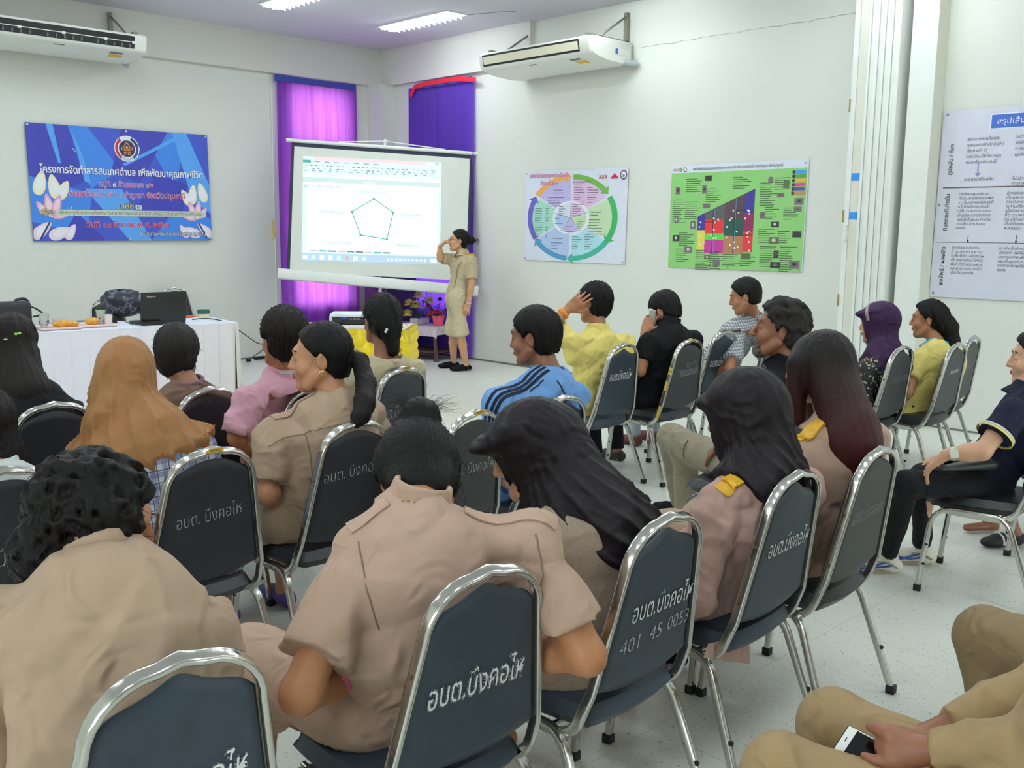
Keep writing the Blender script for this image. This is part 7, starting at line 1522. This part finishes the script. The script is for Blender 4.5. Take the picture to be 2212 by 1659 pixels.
mb = MB(); 
for px, py in ((4, 733), (12, 733)):
    q, nn, _, _ = bv.find_nearest(Vector(d(px, py, 4.0))); mb.ball(q + nn * .002, (.006, .006, .004), 8)
mb.build('hair_pin', M_ALU, P['root'])

# P10: grey-flecked bob, brown vest
N = d(408, 838, 4.25)
sp = dict(H=d(382, 766, 4.30), look=(-36, 6, 0), N=N, hip=hipc('14', 0.005), chair=C['14'], SL=d(325, 888, 4.16), SR=d(478, 880, 4.32), skin=M_SK3, shirt=CLOTH('brown_patterned_vest', '#6d5548', var=.25), lower_mat=M_BLACK, res=.010, seed=25, sleeve=.3, shoes=M_BLACK, collar_mat=CLOTH('mauve_collar', '#8a6674'), hem=.12)
P = person('person with short greying hair in a brown vest beside the orange hijab', sp); man_hair(P, M_HG, .006, 1.12, .003, 5, 160, -.10, .022)

# P11: pink shirt
N = d(618, 803, 4.06)
sp = dict(H=d(612, 732, 4.10), look=(-6, 4, 0), N=N, hip=hipc('13', 0.035), chair=C['13'], SL=d(540, 862, 3.98), SR=d(685, 845, 4.16), EL=d(512, 945, 3.98), WL=d(548, 975, 4.2), skin=M_SK2, shirt=M_PINK, lower_mat=M_BLACK, res=.009, near=True, seed=27, sleeve=.95, fold=.005, shoes=M_BLACK, hem=.14, loose=.02)
P = person('person with short tousled hair in a pink shirt in front of the ponytailed woman', sp); P['N'] = N; man_hair(P, M_HBR, .006, 1.12, .004, 6, 260, -.135, .02, wav=1.0)
mb = strip_on(bvh_of(P['collar']), [N + P['lat'] * x * .10 - P['fwd'] * (.075 - .02 * abs(x)) for x in (-1, -.5, 0, .5, 1)], .004, .002, 12); mb.build('collar_piping', M_WSH, P['root'])

# P12: cream top, hair pinned
N = d(832, 772, 4.92)
sp = dict(H=d(824, 692, 4.95), look=(-14, 10, 3), N=N, hip=hipc('12', 0.015), chair=C['12'], SL=d(762, 815, 4.84), SR=d(898, 802, 5.02), skin=M_SK3, shirt=M_CREAMS, lower_mat=M_BLACK, res=.010, seed=29, sleeve=.9, shoes=M_BLACK, hem=.12, collar=False, fold=.003, bw=1.08, neckr=.078, neckcut=-.005)
P = person('woman in a cream top with pinned-up hair and two white hair beads, before the projector', sp)
S = SDF(); F = P['F']; hair_cap(S, F, .02, 1.10, -.12, ear=True); F.ell(S, (0, -.085, -.035), (.070, .045, .065), k=.03); S.cap(F.p(.01, -.09, -.07), F.p(.02, -.10, -.16), .042, .030, k=.03); S.cuts = S.cuts[:1]
hair_obj(P, S, M_HB, .006, strands(F, .0035, 30, 18, .9), 160, 18, L_=(.02, .06), r=.0008); bv = bvh_of(P['hair']); mb = MB()
for px, py in ((829, 718), (838, 713)):
    q, nn, _, _ = bv.find_nearest(Vector(d(px, py, 4.8))); mb.ball(q + nn * .003, .0075, 8)
mb.build('hair_beads', mat('pearl', '#e8e8ec', .25), P['root'])

# P13: blue sports shirt
N = d(1185, 805, 4.20)
sp = dict(H=d(1156, 728, 4.22), look=(22, 8, 0), N=N, hip=hipc('11', 0.015), chair=C['11'], SL=d(1078, 868, 4.04), SR=d(1240, 855, 4.34), EL=d(1050, 1000, 4.02), skin=M_SK3, shirt=M_BLUE, lower_mat=CLOTH('blue_trousers', '#3f5f9a'), res=.008, skinres=.006, near=True, seed=31, sleeve=.9, fold=.004, shoes=M_BLACK, hem=.14, collar=False, bw=1.08, hs=1.02, neckcut=.0)
P = person('man in a light blue sports shirt with three dark shoulder stripes', sp); P['N'] = N; ring_face(P, M_LIP2)
man_hair(P, M_HB, .0055, 1.06, .0025, 7, 120, -.075, .016)
sh, e, _ = P['arms']['L']
for i in range(3):
    o_ = P['fwd'] * (-.006 - .026 * i); strip_on(P['bvh'], [N + (sh - N) * .30 + P['up'] * .08 + o_, N + (sh - N) * .75 + P['up'] * .06 + o_, sh + P['up'] * .03 - P['lat'] * .05 + o_, sh + (e - sh) * .35 - P['lat'] * .07 + o_, sh + (e - sh) * .75 - P['lat'] * .07 + o_], .0065, .0015, 26).build('sleeve_stripe', M_STRIPE, P['root'])
for pts in ([(1176, 815), (1160, 830), (1145, 845)], [(1215, 812), (1235, 835), (1255, 870), (1262, 900)]): strip_on(P['bvh'], [d(a, b, 4.05) for a, b in pts], .003, .0015, 16).build('piping', M_STRIPE, P['root'])
mb = MB(); cf = Fr(N + P['up'] * .01, P['fwd'], nv(F.u)); mb.tube([N + P['up'] * .012 + P['lat'] * .060 * math.cos(a) + P['fwd'] * (.058 * math.sin(a)) - P['up'] * .012 * math.sin(a) for a in np.linspace(0, 2 * PI, 26)[:-1]], .0035, 6, closed=True); mb.build('yellow_cord', M_YEL, P['root'])

# P14: yellow shirt, hand on the head
N = d(1292, 715, 6.14); W = d(1226, 669, 6.02)
sp = dict(H=d(1283, 655, 6.16), look=(8, 6, 4), N=N, hip=hipc('16', 0.025), chair=C['16'], SL=d(1243, 742, 6.02), SR=d(1350, 742, 6.26), EL=d(1190, 702, 5.98), WL=W, handL=(d(1262, 640, 6.00) - W, np.array([.55, .75, -.2]), -1, dict(curl=.55, curls_=[.35, .5, .62, .75])), skin=M_SK2, shirt=M_YEL, lower_mat=M_BLACK, lower='shorts', res=.010, skinres=.0055, seed=33, sleeve=.62, fold=.005, shoes=mat('grey_clog', '#3a3c3c', .6), hem=.16, bw=.98, footf=-.10, hs=.98)
P = person('person in a yellow polo shirt with one hand scratching the back of the head', sp); man_hair(P, M_HB, .006, 1.12, .005, 9, 200, -.12, .02, wav=1.2)
mb = MB(); ax = nv(W - d(1190, 702, 5.98)); e1 = nv(np.cross(ax, (0, 0, 1))); e2 = np.cross(ax, e1); c = W - ax * .035
for k in (0, .011): mb.tube([c - ax * k + (e1 * math.cos(a) + e2 * math.sin(a)) * .034 for a in np.linspace(0, 2 * PI, 20)[:-1]], .0055, 6, closed=True)
mb.build('wristband', mat('orange_wristband', '#f09a1e', .5), P['root'])

# P15: black polo, on the telephone
N = d(1447, 700, 6.40); W = d(1393, 716, 6.34)
sp = dict(H=d(1436, 672, 6.44), look=(6, 34, 0), N=N, hip=hipc('17', 0.035), chair=C['17'], SL=d(1398, 742, 6.30), SR=d(1498, 735, 6.52), EL=d(1383, 800, 6.26), WL=W, handL=(d(1404, 690, 6.36) - W, np.array([.9, .25, .1]), -1, dict(curl=.45)), skin=M_SK2, shirt=M_BLACK, lower_mat=M_JEAN, res=.010, skinres=.0055, seed=35, sleeve=.6, shoes=mat('dark_sandal', '#2c2a28', .6), hem=.14, footf=-.06)
P = person('man in a black polo shirt with striped collar holding a telephone to his ear', sp); man_hair(P, M_HB, .006, 1.08, .003, 10, 100, -.08, .018)
mb = strip_on(bvh_of(P['collar']), [N + P['lat'] * x * .11 - P['fwd'] * (.09 - .05 * abs(x)) - P['up'] * .01 for x in (-1, -.5, 0, .5, 1)], .0025, .002, 12); mb.build('collar_stripe', M_WSH, P['root'])
q = d(1410, 685, 6.34); t = empty('mobile_phone', q, 'small mobile phone held to the ear of the man in black', 'phone'); mb = MB(); ax = nv([.05, .1, 1]); mb.box((-.006, -.024, -.055), (.006, .024, .055), M=Matrix.Translation(q) @ Matrix.Rotation(-.35, 4, 'Y') @ Matrix.Rotation(.2, 4, 'X'), bev=.004); mb.build('handset', M_ALU, t)

# P16: checked shirt
N = d(1625, 684, 6.94)
sp = dict(H=d(1609, 640, 6.95), look=(31, 16, 0), N=N, hip=hipc('18', 0.035, dx=.02), chair=C['18'], SL=d(1592, 735, 6.82), SR=d(1668, 728, 7.05), EL=d(1575, 800, 6.8), skin=M_SK2, shirt=M_CHECK, lower_mat=mat('pale_jeans', '#a9b6c0', .8), res=.010, skinres=.006, seed=37, sleeve=.7, shoes=mat('red_black_shoe', '#5a2226', .6), hem=.14, loose=.02)
P = person('man in a finely checked shirt looking down, seated nearest the right wall', sp); ring_face(P, M_LIP2); man_hair(P, M_HB, .006, 1.06, .002, 11, 50, -.07, .012)

# P17: bearded man
N = d(1705, 785, 4.42)
sp = dict(H=d(1684, 712, 4.42), look=(33, -4, 0), N=N, hip=hipc('23', 0.005), chair=C['23'], SL=d(1655, 835, 4.28), SR=d(1765, 800, 4.58), EL=d(1620, 930, 4.3), WL=d(1560, 960, 4.55), KL=at_z(1450, 945, .53), AL=at_z(1470, 1090, .07), skin=M_SK3, shirt=M_BLACK, lower_mat=CLOTH('stone_cargo_trousers', '#8f8570'), res=.009, skinres=.005, seed=39, sleeve=.7, shoes=M_BLACK, hem=.12, hs=1.04, trou=1.08, nose=1.06)
P = person('bearded man with wavy greying hair, black shirt and stone cargo trousers', sp); ring_face(P, M_LIP2, M_HG); man_hair(P, M_HG, .006, 1.14, .005, 12, 160, -.11, .008, fn=curls(.0045, 12, 110))
S = SDF(); F = P['F']; F.ell(S, (0, .074, -.100), (.034, .032, .030), k=.02); F.cap(S, (-.028, .088, -.050), (.028, .088, -.050), .0075, k=.01); F.cap(S, (-.03, .082, -.06), (-.03, .078, -.095), .010, k=.015); F.cap(S, (.03, .082, -.06), (.03, .078, -.095), .010, k=.015); F.ell(S, (0, .105, -.061), (.024, .020, .009), k=.006, op='s'); sdf_obj('beard', S, .004, mat('grey_beard', '#5a544f', .8, var=.4, scale=90), P['root'], curls(.002, 2, 260))
hj, kn, an = P['legs'][0]; bv = bvh_of(P['lower']); a = hj * .45 + kn * .55; out = nv(np.cross(nv(kn - hj), (0, 0, 1))) * -1
strip_on(bv, [a + out * .12 + np.array([0, 0, .02]), a + (kn - hj) * .32 + out * .12 + np.array([0, 0, .02])], .055, .006, 10).build('cargo_pocket', bpy.data.materials['stone_cargo_trousers'], P['root'])

# P18: purple hijab
N = d(1912, 765, 6.10)
sp = dict(H=d(1898, 700, 6.14), look=(14, 4, 0), N=N, hip=hipc('20', 0.025), chair=C['20'], SL=d(1872, 805, 6.02), SR=d(1950, 800, 6.24), EL=d(1868, 885, 6.0), skin=M_SK1, shirt=M_DOTS, lower_mat=M_BLACK, lower='skirt', res=.010, skinres=.006, seed=41, sleeve=1.9, shoes=M_BLACK, hem=.14, collar=False, ears=False)
P = person('woman in a purple hijab with a glittering band and a dotted black blouse', sp); ring_face(P)
S = SDF(); F = P['F']; hijab(P, S, brim=(.078, .066, .062), size=(.15, .20, .22), drop=.07, shift=(.02, -.05), thick=.016); P['hair'] = sdf_obj('headscarf', S, .007, M_HIJP, P['root'], drape_folds(F, N, .004, 9, 8)); bv = bvh_of(P['hair'])
strip_on(bv, [F.p(math.sin(a) * .12, .062, .02 + math.cos(a) * .12) for a in np.linspace(-1.5, 1.5, 9)], .011, .002, 24).build('glitter_band', mat('glitter', '#a89c94', .35, .6, var=.5, scale=300), P['root'])

# P19: dark hair, yellow shirt with blue collar
N = d(2025, 750, 6.40)
sp = dict(H=d(2006, 690, 6.44), look=(18, 4, 0), N=N, hip=hipc('21', 0.025), chair=C['21'], SL=d(1982, 785, 6.30), SR=d(2068, 780, 6.54), EL=d(1960, 846, 6.18), WL=d(1945, 862, 6.42), skin=M_SK2, shirt=M_YEL, lower_mat=M_BLACK, res=.010, skinres=.006, seed=43, sleeve=.6, shoes=M_BLACK, hem=.14, collar_mat=CLOTH('sky_collar', '#5aa8c4'), bw=.96)
P = person('woman with dark hair held by a black clip, yellow shirt with sky-blue collar', sp); ring_face(P)
S = SDF(); F = P['F']; hair_cap(S, F, .004, 1.04, -.10, ear=True); S.chain([F.p(0, -.07, .01), F.p(.01, -.115, -.06), F.p(.01, -.135, -.15), F.p(.0, -.13, -.20)], [.07, .068, .06, .035], k=.03, flat=(F.f, 1.2)); S.cuts = S.cuts[:1]
hair_obj(P, S, M_HB, .006, strands(F, .0045, 22, 20, 1.1), 90, 20, L_=(.02, .05)); mb = MB(); c = F.p(.0, -.118, .045)
for i in range(8): mb.ball(c + F.u * .016 * math.cos(i * .8) + F.r * .02 * math.sin(i * .8), .009, 8)
mb.build('hair_clip', M_RUB, P['root'])

# P20: navy polo, side view at the right edge
N = d(2222, 850, 4.28); W = d(2045, 982, 4.16)
sp = dict(H=d(2240, 775, 4.28), look=(22, 3, 0), N=N, hip=hipc('24', 0.000), chair=C['24'], SL=d(2186, 893, 4.14), SR=d(2262, 885, 4.44), EL=d(2122, 975, 4.10), WL=W, handL=(d(2020, 1000, 4.20) - W, np.array([.2, .1, -1]), -1, dict(curl=.35)), ER=d(2180, 980, 4.5), WR=d(2060, 985, 4.45), KL=d(1960, 1045, 4.26), KR=d(1995, 1030, 4.46), AL=at_z(1918, 1196, .09), AR=at_z(1992, 1178, .09), legyaw=20, footdir=facing(34)[0], skin=M_SK4, shirt=M_NAVYC, lower_mat=M_JEAN, res=.008, skinres=.005, near=True, seed=45, sleeve=.60, hem=.16, hemw=1.12, loose=.018, shoes=mat('white_trainer', '#d8d4c4', .5, var=.05), shoetop=.075, sole=mat('gum_sole', '#a3907a', .7), trou=.88, waist=.95, fold=.0025, lfold=.004)
P = person('young woman in a navy polo shirt and black jeans seated side-on at the right edge', sp); ring_face(P); man_hair(P, M_HB, .006, 1.06, .003, 14, 80, -.09, .012)
sh, e, _ = P['arms']['L']; a0 = nv(e - sh); c = sh + (e - sh) * .585; e1 = nv(np.cross(a0, (0, 0, 1))); e2 = np.cross(a0, e1)
for k, m in ((0, M_YEL), (.010, M_WSH)):
    mb = MB(); mb.tube([c - a0 * k + (e1 * math.cos(a) + e2 * math.sin(a)) * .079 for a in np.linspace(0, 2 * PI, 26)[:-1]], 1, 6, closed=True, sec=(.0045, .002), up=tuple(a0)); mb.build('sleeve_trim', m, P['root'])
mb = strip_on(bvh_of(P['collar']), [N + P['lat'] * x * .12 - P['fwd'] * (.1 - .08 * abs(x)) - P['up'] * .02 for x in (-1, -.5, 0, .5, 1)], .003, .002, 14); mb.build('collar_trim', M_YEL, P['root'])
ax = nv(W - d(2122, 975, 4.10)); e1 = nv(np.cross(ax, (0, 0, 1))); e2 = np.cross(ax, e1); c = W - ax * .03; mb = MB(); mb.tube([c + (e1 * math.cos(a) * 1.12 + e2 * math.sin(a)) * .0285 for a in np.linspace(0, 2 * PI, 24)[:-1]], 1, 8, closed=True, sec=(.011, .0025), up=tuple(ax)); wb = mb.build('wristwatch', mat('watch_strap', '#aeb5a6', .35, .6), P['root'])
vw = nv(E0 - c); mb = MB(); q = c + vw * .026; e1 = nv(ax - vw * (ax @ vw)); e2 = np.cross(vw, e1); mb.add([q + e1 * a + e2 * b + vw * h for h in (0, .009) for a, b in ((-.016, -.018), (.016, -.018), (.016, .018), (-.016, .018))], [(0, 1, 2, 3), (7, 6, 5, 4), (0, 4, 5, 1), (1, 5, 6, 2), (2, 6, 7, 3), (3, 7, 4, 0)]); mb.build('watch_face', mat('watch_dial', '#cdd3c4', .3), wb)
for i, o in enumerate([o for o in P['root'].children if o.name.startswith('shoe') and not o.name.startswith('shoulder')]):
    bv = bvh_of(o); an = P['legs'][i][2]; Fs = Fr((an[0], an[1], 0), sp['footdir'], (0, 0, 1))
    for pts, m in (([(-.05, -.02, .05), (-.05, .06, .03), (-.05, .14, .05)], 0), ([(-.05, .02, .06), (-.05, .07, .04), (-.05, .13, .02)], 0), ([(-.05, -.05, .03), (-.04, .0, .055), (-.04, .05, .06)], 1)):
        strip_on(bv, [Fs.p(*p) for p in pts], .0045, .002, 10).build('shoe_stripe', [mat('trainer_blue', '#2f4f9a', .5), mat('trainer_taupe', '#9a8c7c', .6)][m], o)
q = d(2085, 1010, 4.25); t = empty('handbag', q, 'dark flat purse on the lap of the young woman in navy', 'bag'); S = SDF(); ff = facing(46)[0]; S.cap(d(2035, 1012, 4.22), d(2130, 1000, 4.28), .020, .055, k=.02, flat=((0, 0, 1), 1.9)); sdf_obj('bag_body', S, .006, mat('dark_green_leather', '#343a38', .4), t)
# P21: sandalled foot beyond her chair
sp = dict(H=d(2330, 700, 5.3), look=(20, 5, 0), N=d(2335, 780, 5.3), hip=hipc('25', 0.005), chair=C['25'], SL=d(2300, 820, 5.2), SR=d(2370, 815, 5.4), AL=at_z(2190, 1150, .07), KL=hipc('25', .36, .50, -.10), skin=M_SK3, shirt=M_BLACK, lower_mat=M_BLACK, lower='shorts', res=.012, seed=47, shoes=None, footdir=facing(60)[0])
P = person('person beyond the right edge, only a striped sandal and bare shin showing under the chair', sp)
an = P['legs'][0][2]; shoe('sandal', M_RUB, P['root'], an, facing(60)[0], top=.03); man_hair(P, M_HB, .010)
Fs = Fr((an[0], an[1], 0), facing(60)[0], (0, 0, 1)); bv = bvh_of(P['root'].children[-2] if P['root'].children[-2].type == 'MESH' else P['body'])
for k in (0, .03):
    mb = MB(); mb.tube([Fs.p(-.045, .06 + k, .02), Fs.p(-.03, .06 + k, .06), Fs.p(0, .06 + k, .072), Fs.p(.03, .06 + k, .06), Fs.p(.045, .06 + k, .02)], .007, 6); mb.build('sandal_strap', M_WSH, P['root'])

# P22: hands with the telephone, bottom right
WLh = d(1972, 1622, 1.80); WRh = d(2012, 1585, 1.98)
pc = [d(1833, 1564, 1.90), d(1901, 1599, 1.86), d(1806, 1623, 1.86)]
exp_, eyp = nv(pc[1] - pc[0]), pc[2] - pc[0]; eyp = nv(eyp - exp_ * (eyp @ exp_)); nP = nv(np.cross(exp_, eyp)); nP = nP if nP[2] > 0 else -nP
def grip(B):
    pl = [d(1952, 1618, 1.815), d(1925, 1612, 1.83), d(1905, 1612, 1.845)]
    B.cap(WLh, pl[0], .024, .030, k=.02); B.cap(pl[0], pl[1], .030, .030, k=.02, flat=(nP, 1.25)); B.cap(d(1945, 1600, 1.83), d(1930, 1640, 1.80), .024, .022, k=.02)
    for q in ([(1945, 1596, 1.81), (1918, 1583, 1.82), (1898, 1575, 1.835), (1881, 1570, 1.85)], ): B.chain([d(*p) for p in q], [.017, .0135, .0115, .0095], k=.008)
    for q in ([(1940, 1642, 1.80), (1912, 1647, 1.80), (1887, 1642, 1.81), (1868, 1634, 1.825)], ): B.chain([d(*p) for p in q], [.013, .0115, .0100, .0085], k=.005)
    for j in range(3):
        o_ = exp_ * (.030 + .004 * j); q = [pc[1] + eyp * (.02 + .012 * j) - nP * .022 + exp_ * .02, pc[1] + eyp * (.03 + .015 * j) - nP * .024 - exp_ * (.020 + .004 * j), pc[1] + eyp * (.06 + .008 * j) - nP * .020 - exp_ * (.030 + .012 * j)]
        B.chain(q, [.011, .0105, .0085], k=.004)
sp = dict(H=np.array([1.86, .42, 1.24]), look=(0, 30, 0), N=np.array([1.86, .40, 1.06]), hip=hipc('6', 0.035), chair=C['6'], SL=np.array([1.68, .40, .98]), SR=np.array([2.05, .40, .98]), EL=np.array([1.80, .42, .74]), WL=WLh, ER=np.array([2.20, .48, .76]), WR=WRh, handL=grip, handR=(d(1945, 1602, 1.96) - WRh, np.array([-.5, .2, -.8]), 1, dict(curl=.55)), KL=d(1690, 1672, 1.86), KR=d(1800, 1566, 2.10), AL=np.array([1.62, .93, .07]), AR=np.array([1.95, .96, .07]), skin=M_SK3, shirt=M_KTROU2, lower_mat=M_KTROU2, res=.009, skinres=.0042, near=True, seed=49, sleeve=1.90, hem=.10, loose=.014, shoes=M_BLACK, trou=1.08, fold=.004)
P = person('person at bottom right in khaki, only lap, forearms and hands with a phone in view', sp); man_hair(P, M_HB, .009)
t = empty('mobile_phone', pc[0], 'white-framed smartphone in a black case held at bottom right', 'phone'); Mp = Matrix.Identity(4)
for i in range(3): Mp[i][0], Mp[i][1], Mp[i][2] = exp_[i], -eyp[i], nP[i]
Mp.translation = pc[0] + eyp * .0 
sg = 1 if np.cross(exp_, -eyp) @ nP > 0 else -1
if sg < 0: 
    for i in range(3): Mp[i][1] = eyp[i]
yy = (lambda a, b: (min(-a * sg, -b * sg), max(-a * sg, -b * sg)))
y0, y1 = yy(0, .068)
mb = MB(); mb.box((0, y0, -.009), (.138, y1, 0), M=Mp, bev=.004); mb.build('case', M_RUB, t)
mb = MB(); mb.box((.003, y0 + .003, -.002), (.135, y1 - .003, .0012), M=Mp, bev=.0008); mb.build('bezel', mat('phone_white', '#e4e2de', .3), t)
mb = MB(); mb.box((.021, y0 + .006, .0010), (.118, y1 - .006, .0018), M=Mp); mb.build('screen', mat('phone_screen', '#0c0c10', .08), t)
mb = MB(); mb.box((.011, (y0 + y1) / 2 - .005, .0010), (.0125, (y0 + y1) / 2 + .005, .0018), M=Mp); mb.build('earpiece', M_RUB, t)
q = d(2120, 1625, 1.75); S = SDF(); S.cap(q, d(2175, 1632, 1.74), .012, .010, flat=((0, 0, 1), 1.5)); o = sdf_obj('key_fob', S, .004, M_RUB, None); tagp(o, 'small black key fob on the lap at bottom right', 'key fob')
# P23, P24: neighbours in khaki trousers
kn = d(2130, 1375, 2.72); an = at_z(2060, 1640, .07)
sp = dict(H=np.array([2.75, .45, 1.26]), look=(0, 20, 0), N=np.array([2.75, .40, 1.08]), hip=hipc('26', 0.035, dx=.06), chair=C['26'], SL=np.array([2.56, .4, 1.0]), SR=np.array([2.94, .4, 1.0]), EL=np.array([2.54, .26, .74]), WL=np.array([2.66, .44, .62]), ER=np.array([2.98, .26, .74]), WR=np.array([2.88, .44, .62]), KL=kn, AL=np.array([kn[0] - .04, kn[1] - .10, .07]), KR=np.array([kn[0] + .44, kn[1] - .06, .5]), skin=M_SK3, shirt=M_KTROU, lower_mat=M_KTROU, res=.010, seed=51, sleeve=1.6, shoes=M_BLACK, trou=1.22, lfold=.004)
P = person('person in dark khaki trousers beside the phone holder, one bent knee in view', sp); man_hair(P, M_HB, .010)
kn = d(2322, 1330, 3.10)
sp = dict(H=np.array([3.48, .38, 1.26]), look=(0, 20, 0), N=np.array([3.48, .34, 1.08]), hip=hipc('27', 0.035), chair=C['27'], SL=np.array([3.29, .36, 1.0]), SR=np.array([3.67, .36, 1.0]), KL=kn, AL=np.array([kn[0], kn[1] - .05, .07]), skin=M_SK3, shirt=M_KTROU, lower_mat=M_KTROU, res=.012, seed=53, sleeve=1.6, shoes=M_BLACK)
P = person('person whose khaki knee just enters at the right edge, farthest of the khaki trousers', sp); man_hair(P, M_HB, .010)

# P0: the presenter, standing
hip = np.array([7.33, 8.42, .86]); N = d(1000, 549, 11.12); WRr = d(950, 533, 11.14); WLl = d(1012, 655, 10.98)
sp = dict(H=d(991, 520, 11.10), look=(52, -4, 0), N=N, hip=hip, SL=d(1019, 563, 10.98), SR=d(982, 560, 11.28), EL=d(1019, 612, 10.95), WL=WLl, handL=(np.array([-.02, .02, -.1]), np.array([.6, .6, 0]), -1, dict(curl=.35)), ER=d(951, 559, 11.18), WR=WRr, handR=(d(961, 521, 11.12) - WRr, np.array([.3, -.1, -.9]), 1, dict(curl=1.0)), KL=np.array([7.30, 8.33, .46]), KR=np.array([7.36, 8.53, .46]), AL=np.array([7.36, 8.30, .06]), AR=np.array([7.42, 8.58, .06]), legyaw=62, footdir=facing(66)[0], skin=SKIN('light_tan_skin', '#c79470'), shirt=M_KHAKI3, lower_mat=CLOTH('sand_skirt', '#c6b898'), lower='skirt', skirtlen=.10, res=.009, skinres=.0055, near=True, seed=55, sleeve=.82, hem=.05, hemw=1.04, bd=.92, skr=.070, bend=.0, fold=.0025, loose=.014, vneck=True, shoes=M_BLACK, shoetop=.04, waist=.86, bw=.92, thick=.014, lfold=.001)
P = person('woman presenter in a sand uniform standing by the screen with her right hand raised', sp); P['N'] = N; ring_face(P)
S = SDF(); F = P['F']; hair_cap(S, F, .008, 1.03, -.10, ear=True); F.ell(S, (.0, -.138, .015), (.044, .046, .046), k=.012); hair_obj(P, S, M_HB, .006, strands(F, .002, 34, 22, .4), 40, 22)
mb = MB(); rnd = random.Random(8)
for i in range(34):
    dv = nv([*( -F.f * .8 + F.r * rnd.uniform(-.5, .5) + F.u * rnd.uniform(-.6, .6))]); q = F.p(0, -.17, .015); mb.tube([q, q + dv * .04, q + dv * .07 + np.array([0, 0, -.02])], [.0012, .001, .0004], 3, caps=False)
o = mb.build('bun_tuft', M_HB, P['root']); o['kind'] = 'stuff'
mb = MB()
for x in (-1, 1):
    mb.tube([F.p(x * .031 + .022 * math.cos(a), .112, .006 + .016 * math.sin(a)) for a in np.linspace(0, 2 * PI, 14)[:-1]], .0022, 5, closed=True); mb.tube([F.p(x * .053, .11, .010), F.p(x * .080, .0, .006)], .0022, 5)
mb.tube([F.p(-.009, .112, .01), F.p(.009, .112, .01)], .002, 5); mb.build('glasses', M_RUB, P['root'])
epaulette(P, 'L', M_BADGE, .03, True)
bv = P['bvh']; 
strip_on(bv, [d(1000, 600, 10.8), d(995, 636, 10.8), d(1001, 636, 10.8)][:2], .002, .001, 8); 
strip_on(bv, [d(978, 631, 10.8), d(988, 634, 10.8), d(997, 631, 10.8)], .006, .003, 10).build('pocket_flap', M_KHAKI3, P['root'])
strip_on(bv, [d(988, 560, 10.9), d(977, 575, 10.9), d(971, 592, 10.9), d(967, 640, 10.9)], .003, .002, 20).build('lapel_shade_line', mat('painted_lapel_shade', '#57503f', .8), P['root'])  # dark strip: shade along the lapel edge, painted as colour
q, nn, _, _ = bv.find_nearest(Vector(d(988, 576, 10.9))); mb = MB(); mb.ball(q, .010, 8); mb.build('badge', M_GOLD, P['root'])
mb = MB(); ax = nv(WLl - d(1019, 612, 10.95)); e1 = nv(np.cross(ax, (1, 0, 0))); e2 = np.cross(ax, e1); mb.tube([WLl + (e1 * math.cos(a) + e2 * math.sin(a)) * .031 for a in np.linspace(0, 2 * PI, 18)[:-1]], .006, 6, closed=True); mb.build('bracelet', M_ALU, P['root'])
